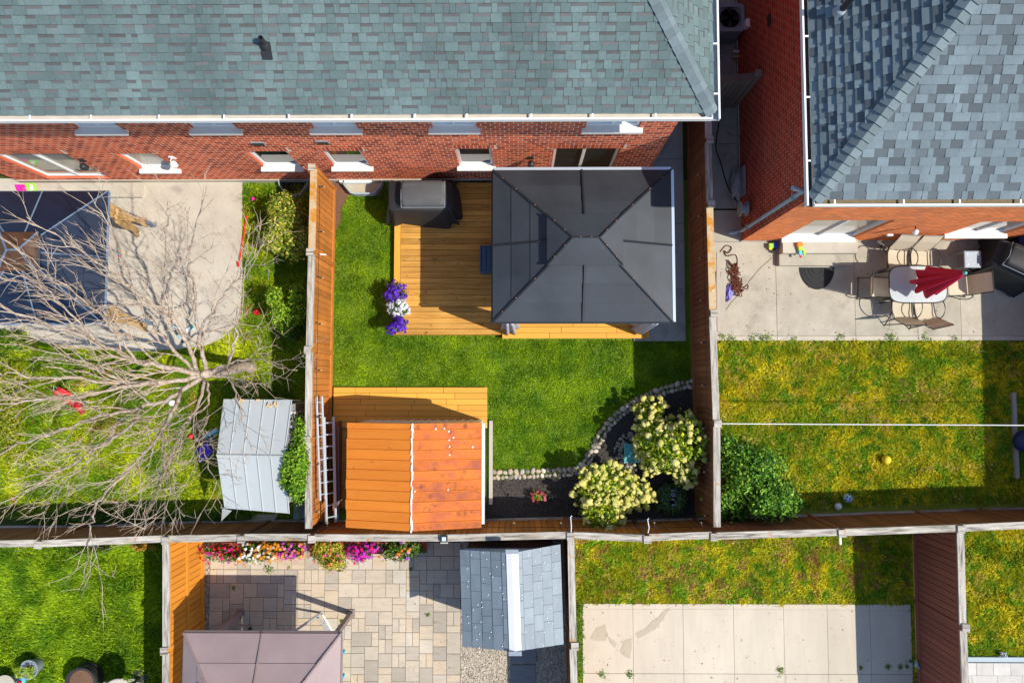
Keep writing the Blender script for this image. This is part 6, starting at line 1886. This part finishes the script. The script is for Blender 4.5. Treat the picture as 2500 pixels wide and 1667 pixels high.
# rope
rr = random.Random(4)
pts = [at(1758, 615, .06), at(1772, 600, .06), at(1786, 605, .07), at(1778, 618, .09), at(1768, 612, .07), at(1775, 625, .08), at(1795, 622, .06), at(1800, 640, .06), at(1790, 650, .08)]
for k in range(90):
    u = k / 89
    pts.append(at(1788 + 16 * u + rr.uniform(-15, 15), 650 + 62 * u + rr.uniform(-16, 16), 0.07 + rr.uniform(0, 0.07)))
pts += [at(1812, 702, .06), at(1826, 696, .06), at(1824, 706, .06), at(1814, 702, .08)]
tag(part('coiled_rope', None, lambda m: m.tube(catmull(pts, 5), 0.012, 'rope', 5)), 'tangled red-brown rope on the right patio beside the fence', 'rope')
q = at(1779, 716, .1); o = tag(link('blue_bag', ico_mesh('bag', 91, 3, .35, 'plastic_violet', .6, 6.0), None, q), 'crumpled violet-blue plastic bag beside the rope', 'bag'); o.scale = (.08, .19, .12)
for k, (xa, ya_, xb, yb2, lb) in enumerate(((1753, 615, 1755, 808, 'weathered plank leaning on the dark fence, nearest the fence'), (1763, 664, 1757, 782, 'weathered plank beside the rope, middle of three'), (1769, 665, 1764, 783, 'weathered plank nearest the rope, right of three'))):
    a, b = at(xa, ya_, 0.5 - .1 * k), at(xb, yb2, 0.5 - .1 * k)
    d = b - a; tag(box('plank', (a + b) / 2, (0.085, d.length, 0.04), 'old_plank', None, math.atan2(d.y, d.x) - math.pi / 2), lb, 'plank', 'planks leaning on the fence')

# ---------------------------------------------------------------- right lawn
def ball(name, label, px, py, r, mat, seed=500):
    p = at(px, py, r)
    t = thing(name, label, 'ball', (p.x, p.y, 0))
    o = link('ball_skin', ico_mesh('ball', (mat, seed), 3, 0.0, mat, 1.0), t, p); o.scale = (r, r, r)
    return t, p
ball('ball', 'yellow ball lying on the right lawn', 2164, 1122, 0.11, 'plastic_yellow')
t, p = ball('soccer_ball', 'pale blue soccer ball with dark patches in the fence shade', 2070, 1216, 0.112, 'plastic_ball_blue')
for d in ((-.5, .45, .74), (.45, .4, .8), (0, -.55, .83), (-.75, -.3, .55), (.8, -.25, .5), (0.02, .05, 1), (.1, .85, .5)):
    d = Vector(d).normalized(); u = d.orthogonal().normalized(); w = d.cross(u)
    part('patch', t, lambda m: m.prism([p + d * 0.1125 + (u * math.cos(k * 1.2566) + w * math.sin(k * 1.2566)) * 0.026 for k in range(5)], d * -0.004, 'plastic_navy'))
ball('ball', 'white ball in the fence shade left of the soccer ball', 2046, 1236, 0.09, 'plastic_white')
mb = MB(); mb.span(at(2479, 1060, .1).x - .04, at(2479, 1060, .1).x + .05, at(2480, 1168, .1).y, at(2480, 958, .1).y, 0, .12, 'old_plank'); tag(mb.build('timber_edging'), 'weathered timber rail on the ground at the right image edge', 'timber')
q = at(2497, 1078, .3); o = tag(link('blue_toy', ico_mesh('toy', 93, 2, .1, 'plastic_navy', .8, 2.0), None, q), 'dark blue plastic toy at the right image edge on the lawn', 'toy'); o.scale = (.2, .27, .28)
p = at(2051, 1318, 1.2); tag(part('fence_bracket', None, lambda m: m.box(p, (0.04, 0.2, 0.05), 'plastic_white')), 'white bracket sticking out of the back fence above the patchy lawn', 'bracket')
flower_plant('white_flower', 'small white flower at the foot of the red-brown fence', 'flower', at(2233, 1618, .12), (.1, .1, .1), DRK, [(.75, .85, .88)], 60, 8, 0.07, .06, seed=61)
flower_plant('white_flower', 'small white flower at the edge of the stamped concrete', 'flower', at(2447, 1594, .1), (.08, .08, .08), GRN, [(.8, .82, .9)], 60, 6, 0.06, .06, seed=62)

# ---------------------------------------------------------------- paver patio furniture
t = thing('swing_seat', 'grey steel swing frame half under the taupe gazebo', 'swing', at(760, 1530, 0))
A1, A2 = at(783, 1496, .06), at(812, 1552, .06)
apex = at(748, 1520, 1.0)
part('frame_post', t, lambda m: m.tube([A1, at(690, 1560, 1.5)], 0.03, 'grey_metal', 6)); part('frame_brace', t, lambda m: m.tube([A1 + Vector((-.05, -.1, .05)), A2], 0.025, 'grey_metal', 6)); part('frame_base', t, lambda m: m.tube([A1 + Vector((.04, -.03, 0)), A2 + Vector((.12, -.1, 0))], 0.025, 'window_white', 6))
t2 = thing('garden_bench', 'dark bench mostly hidden under the taupe gazebo', 'bench', at(560, 1570, 0))
bc_ = at(550, 1552, .7)
for k in range(4): part('back_slat', t2, lambda m: m.box(Vector((bc_.x, bc_.y - .02 * k, .42 + k * .1)), (0.75, .025, .07), 'black_metal'))
for s in (-.36, .36): part('leg', t2, lambda m: m.box(Vector((bc_.x + s, bc_.y - .05, .4)), (.05, .06, .8), 'black_metal'))
part('seat', t2, lambda m: m.box(Vector((bc_.x, bc_.y - .3, .42)), (.78, .5, .05), 'black_metal'))
def adiron(label, px, py, rz):
    c = at(px, py, 0.4); t = thing('garden_chair', label, 'chair', (c.x, c.y, 0.03), rz)
    for k in range(5):
        mb = MB(); mb.box((-.2 + k * .1, -.28 - .02, .62), (.085, .02, .75), 'plastic_aqua', Matrix.Rotation(.35, 3, 'X')); mb.build('back_slat', t, local=True)
    for k in range(4): mb = MB(); mb.box((0, .2 - k * .12, .36 - k * .02), (.5, .1, .02), 'plastic_aqua'); mb.build('seat_slat', t, local=True)
    for s in (-1, 1):
        mb = MB(); mb.box((s * .31, 0, .55), (.12, .7, .022), 'plastic_aqua'); mb.build('armrest', t, local=True)
        mb = MB(); mb.box((s * .29, .25, .27), (.06, .06, .54), 'plastic_aqua'); mb.build('leg', t, local=True)
        mb = MB(); mb.box((s * .27, -.25, .27), (.05, .05, .54), 'plastic_aqua'); mb.build('leg', t, local=True)
adiron('turquoise garden chair peeking out right of the taupe gazebo', 806, 1632, -math.pi / 2)
c = at(438, 1652, .9); t = thing('outdoor_tap', 'white metal garden light beside the golden fence at the bottom edge', 'garden light', (c.x, c.y, 0)); part('stem', t, lambda m: m.tube([(c.x, c.y, 0), (c.x, c.y, .9)], .012, 'grey_metal', 6)); part('lamp_head', t, lambda m: m.lathe([(.02, .9), (.07, .88), (.05, .8)], (c.x, c.y, 0), 'silver_edge', 12))

# ---------------------------------------------------------------- bottom left lawn
c = at(73, 1632, .3)
t = thing('plant_pot', 'round white-rimmed pot with a leafy yellow-green plant on the bottom left lawn', 'plant pot', (c.x, c.y, 0))
part('pot', t, lambda m: m.lathe([(.15, 0), (.2, .3), (.235, .32), (.235, .36), (.205, .36), (.2, .3)], (c.x, c.y, 0), 'grey_metal', 24)); part('soil', t, lambda m: m.lathe([(.2, .29), (.01, .31)], (c.x, c.y, 0), 'soil', 20))
P_ = np.array([at(55 + rng.uniform(-16, 28), 1644 + rng.uniform(-14, 10), .42 + rng.uniform(-.05, .1)) for _ in range(150)])
leaf_cloud('leaves', P_, nr.normal(size=P_.shape) * .5 + np.array([0, 0, 1]), .12, palette(150, [(.30, .42, .03), (.2, .34, .02), (.42, .5, .05)]), parent=t, aspect=.22)
c = at(197, 1668, .45)
t = thing('barrel_planter', 'large brown barrel planter cut by the bottom edge of the picture', 'plant pot', (c.x, c.y, 0))
part('barrel', t, lambda m: m.lathe([(.30, 0), (.37, .25), (.36, .45), (.39, .47), (.34, .48), (.31, .40)], (c.x, c.y, 0), 'bronze_tube', 28)); part('soil', t, lambda m: m.lathe([(.33, .40), (.01, .42)], (c.x, c.y, 0), 'soil', 20))
for z in (.12, .36): part('hoop', t, lambda m: m.lathe([(.375, z), (.38, z + .02), (.375, z + .04)], (c.x, c.y, 0), 'black_metal', 28))
c = at(12, 1672, .35); t = thing('stone_urn', 'grey urn at the bottom left corner of the picture', 'urn', (c.x, c.y, 0)); part('bowl', t, lambda m: m.lathe([(.14, 0), (.1, .1), (.22, .3), (.25, .36), (.21, .36)], (c.x, c.y, 0), 'concrete_grey', 20)); part('soil', t, lambda m: m.lathe([(.21, .32), (.01, .34)], (c.x, c.y, 0), 'soil', 16))
q = at(50, 1662, .12); t = thing('garden_gnome', 'small blue garden ornament between the pot and the urn', 'ornament', (q.x, q.y, 0)); part('figure_base', t, lambda m: m.lathe([(.09, 0), (.1, .1), (.05, .2)], (q.x, q.y, 0), 'plastic_sky_blue', 10)); part('figure_top', t, lambda m: m.lathe([(.05, .19), (.055, .24), (.01, .3)], (q.x + .04, q.y, 0), 'plastic_red', 10))
for k, (pp_, lb) in enumerate((([(250, 1664), (300, 1655), (302, 1700), (252, 1700)], 'shaded stepping stone under the round shadow at the bottom'), ([(306, 1660), (320, 1656), (345, 1664), (345, 1700), (304, 1700)], 'sunlit pale stepping stone at the bottom of the left lawn'))):
    tag(part('stepping_stone', None, lambda m: m.prism(pxpoly(pp_, .05)[::-1], (0, 0, -.05), 'concrete')), lb, 'paver')
sh_ = at(268, 1626, 0); c = Vector((sh_.x + 0.79 * 1.0, sh_.y - 0.26 * 1.0, 0))  # unseen round caster, added for the disc shadow on the lawn
t = thing('disc_shadow_caster', 'unseen round table shape, added to cast the disc shadow on the left lawn', 'table', c)
part('table_top', t, lambda m: m.lathe([(0.36, 0.97), (0.38, 0.985), (0.36, 1.0)], c, 'concrete', 28)); part('column', t, lambda m: m.tube([c, c + Vector((0, 0, .97))], 0.04, 'black_metal', 8)); part('foot', t, lambda m: m.lathe([(0.24, 0), (0.23, .03), (.05, .06)], c, 'black_metal', 20))

# ---------------------------------------------------------------- left yard clutter
def kid_chair(label, px, py, rz, seat_c, back_c, z=0.05):
    c = at(px, py, z + .25); t = thing('kids_chair', label, 'chair', (c.x, c.y, z), rz)
    mb = MB(); mb.box((0, 0, .26), (.3, .28, .03), seat_c); mb.build('seat', t, local=True)
    mb = MB(); mb.box((0, -.16, .42), (.3, .03, .26), back_c, Matrix.Rotation(.25, 3, 'X')); mb.build('backrest', t, local=True)
    for a in (-1, 1):
        for b in (-1, 1): mb = MB(); mb.tube([(a * .12, b * .11, .25), (a * .14, b * .13, 0)], .014, 'plastic_white', 6); mb.build('leg', t, local=True)
        mb = MB(); mb.tube([(a * .15, -.15, .3), (a * .16, 0, .4), (a * .15, .12, .3)], .012, back_c, 6); mb.build('armrest', t, local=True)
kid_chair('purple folding kids chair beside the metal shed', 502, 1100, 0.6, 'plastic_purple', 'plastic_violet', 0)
for px, py, col, col2, lb in ((49, 461, 'plastic_pink', 'plastic_pink', 'pink kids seat on the door step of the left house'), (75, 458, 'plastic_lime', 'plastic_white', 'green and white kids seat beside the pink one')):
    c = at(px, py, .3); t = thing('kids_seat_pink' if col == 'plastic_pink' else 'kids_seat_green', lb, 'toy', (c.x, c.y, .2))  # small kids chairs, each simplified to a tilted panel
    part('cover_panel', t, lambda m: m.prism([c + Vector(v) for v in ((-.12, -.1, -.06), (.12, -.1, -.06), (.12, .1, .04), (-.12, .1, .04))], (0, 0, -.03), col))
    part('inlay', t, lambda m: m.prism([c + Vector(v) for v in ((-.04, -.08, -.045), (.05, -.05, -.03), (.06, .05, .02), (-.02, .08, .035))], (0, 0, -.004), col2))
sl = thing('plastic_sled', 'long red plastic sled on the left lawn', 'sled', at(180, 975, 0))
A, B = at(148, 950, .12), at(214, 1006, .08)
d = (B - A).normalized(); w = Vector((-d.y, d.x, 0))
rings = []
for i in range(9):
    t_ = i / 8; c = A.lerp(B, t_); hw = .11 * (0.7 + .5 * math.sin(math.pi * min(1, t_ * 1.1 + .1))); zz = .12 * (2 * abs(t_ - .5)) ** 3
    rings.append([c + w * hw + Vector((0, 0, .10 + zz)), c + w * hw * .8 + Vector((0, 0, .02 + zz)), c - w * hw * .8 + Vector((0, 0, .02 + zz)), c - w * hw + Vector((0, 0, .10 + zz)), c - w * hw * .9 + Vector((0, 0, .11 + zz)), c - w * hw * .7 + Vector((0, 0, .04 + zz)), c + w * hw * .7 + Vector((0, 0, .04 + zz)), c + w * hw * .9 + Vector((0, 0, .11 + zz))])
part('hull', sl, lambda m: m.loft(rings, 'plastic_red'))
for k in (.3, .5, .7): part('ridge', sl, lambda m: m.tube([A.lerp(B, k) + w * .08 + Vector((0, 0, .05)), A.lerp(B, k) - w * .08 + Vector((0, 0, .05))], .012, 'plastic_red', 5))
part('rope', sl, lambda m: m.tube([A + w * .05 + Vector((0, 0, .2)), A - d * .15 + Vector((0, 0, .1)), A - w * .05 + Vector((0, 0, .2))], .008, 'plastic_white', 5))
ball('ball', 'red ball in the shade left of the metal shed', 466, 1065, .065, 'plastic_red')
ball('ball', 'red ball at the edge of the fence shade below the green shrub', 626, 762, .08, 'plastic_red')
ball('ball', 'pink ball near the window well in the left yard', 618, 486, .05, 'plastic_pink')
ball('ball', 'white ball on the lawn under the bare tree', 420, 983, .085, 'plastic_white')
a, b = at(602, 527, .1), at(584, 640, .08)
t = thing('hockey_stick', 'red hockey stick lying along the patio edge', 'stick', a)
part('shaft', t, lambda m: m.tube([a, b], .02, 'plastic_red', 6)); part('blade', t, lambda m: m.box(b + Vector((-.02, -.05, 0)), (.05, .14, .05), 'plastic_red', .2))
t = thing('kick_scooter', 'blue and white kick scooter lying on the patio under the tree', 'scooter', at(432, 805, .05))
a, b = at(424, 793, .14), at(444, 826, .12)
part('deck_plate', t, lambda m: m.tube([a, a.lerp(b, .5), b], [.05, .06, .05], 'plastic_ball_blue', 4)); part('grip_tape', t, lambda m: m.box(a.lerp(b, .55) + Vector((0, 0, .045)), (.09, .14, .02), 'black_metal', .5))
part('steering_tube', t, lambda m: m.tube([a, at(416, 762, .3)], .02, 'plastic_white', 6)); part('handlebar', t, lambda m: m.tube([at(410, 765, .3), at(423, 758, .3)], .016, 'black_metal', 6))
for q in (a + Vector((-.02, .06, -.05)), b + Vector((.02, -.06, -.05))): part('wheel', t, lambda m: m.lathe([(.05, -.02), (.055, 0), (.05, .02)], q, 'black_metal', 12))
q = at(464, 803, .1); t = thing('toy_shoe', 'small white and turquoise toy beside the scooter', 'toy', q); part('sole', t, lambda m: m.box(q, (.2, .09, .05), 'plastic_white', .5)); part('cap', t, lambda m: m.box(q + Vector((.06, .04, .035)), (.08, .08, .05), 'plastic_teal', .5))
q = at(296, 625, .06); t = thing('toy_blocks', 'small pile of coloured toy pieces on the left patio', 'toy', q)
for k, cl in enumerate(('plastic_white', 'plastic_red', 'plastic_yellow', 'plastic_sky_blue')): part('block', t, lambda m: m.box(q + Vector((rng.uniform(-.06, .06), rng.uniform(-.06, .06), .02)), (.06, .05, .04), cl, k))
t = thing('folded_chair', 'folded white camping chair leaning on the metal shed', 'chair', at(505, 1065, 0))
for k in range(3): part('tube_frame', t, lambda m: m.tube([at(485 + k * 3, 1075 - k * 2, .1 + .1 * k), at(528 + k * 2, 1045 + k * 4, .5 + .1 * k)], .02, 'plastic_white' if k < 2 else 'plastic_aqua', 6))
part('cloth', t, lambda m: m.prism([at(495, 1080, .2), at(518, 1062, .45), at(524, 1072, .45), at(500, 1088, .2)], (0, 0, -.02), 'plastic_navy'))
dl = thing('dry_leaves', 'few dry brown leaves lying on the metal shed roof', 'leaves', at(650, 980, 1.8))
for px, py in ((587, 978), (593, 979), (630, 977), (655, 988), (660, 992), (671, 985), (675, 990)):
    q = at(px, py, 1.80); box('dry_leaf', q, (.05, .09, .008), 'plastic_tan', dl, rng.uniform(0, 3))

# ---------------------------------------------------------------- litter: dry leaf bits and grit on the paved areas
def litter(label, pxs, z, n, seed, cols=((0.20, 0.13, 0.06), (0.32, 0.22, 0.11), (0.12, 0.08, 0.05), (0.42, 0.33, 0.2))):
    g = np.random.default_rng(seed)
    poly = [(p.x, p.y) for p in pxpoly(pxs, z)]
    x = g.uniform(min(p[0] for p in poly), max(p[0] for p in poly), n); y = g.uniform(min(p[1] for p in poly), max(p[1] for p in poly), n)
    k = inside(x, y, poly)
    P_ = np.stack([x[k], y[k], np.full(k.sum(), z + 0.012)], 1)
    return tag(leaf_cloud('leaf_litter', P_, g.normal(size=P_.shape) * 0.25 + np.array([0, 0, 1]), g.choice([0.018, 0.028, 0.045], len(P_), p=[0.6, 0.3, 0.1]), palette(len(P_), cols, seed=seed)), label, 'leaf litter')
litter('dry leaf bits scattered on the left patio', [(270, 450), (590, 450), (588, 760), (520, 835), (300, 850), (270, 780)], 0.05, 420, 71)
litter('specks of dirt on the right patio', [(1760, 600), (2440, 600), (2440, 815), (1760, 815)], 0.05, 420, 72)
litter('specks of dirt on the cream slab', [(1425, 1480), (2220, 1480), (2220, 1667), (1425, 1667)], 0.041, 260, 73)
litter('dry leaf bits caught on the pavers', [(520, 1380), (1120, 1380), (1120, 1660), (850, 1660), (850, 1540), (520, 1540)], 0.04, 260, 74)
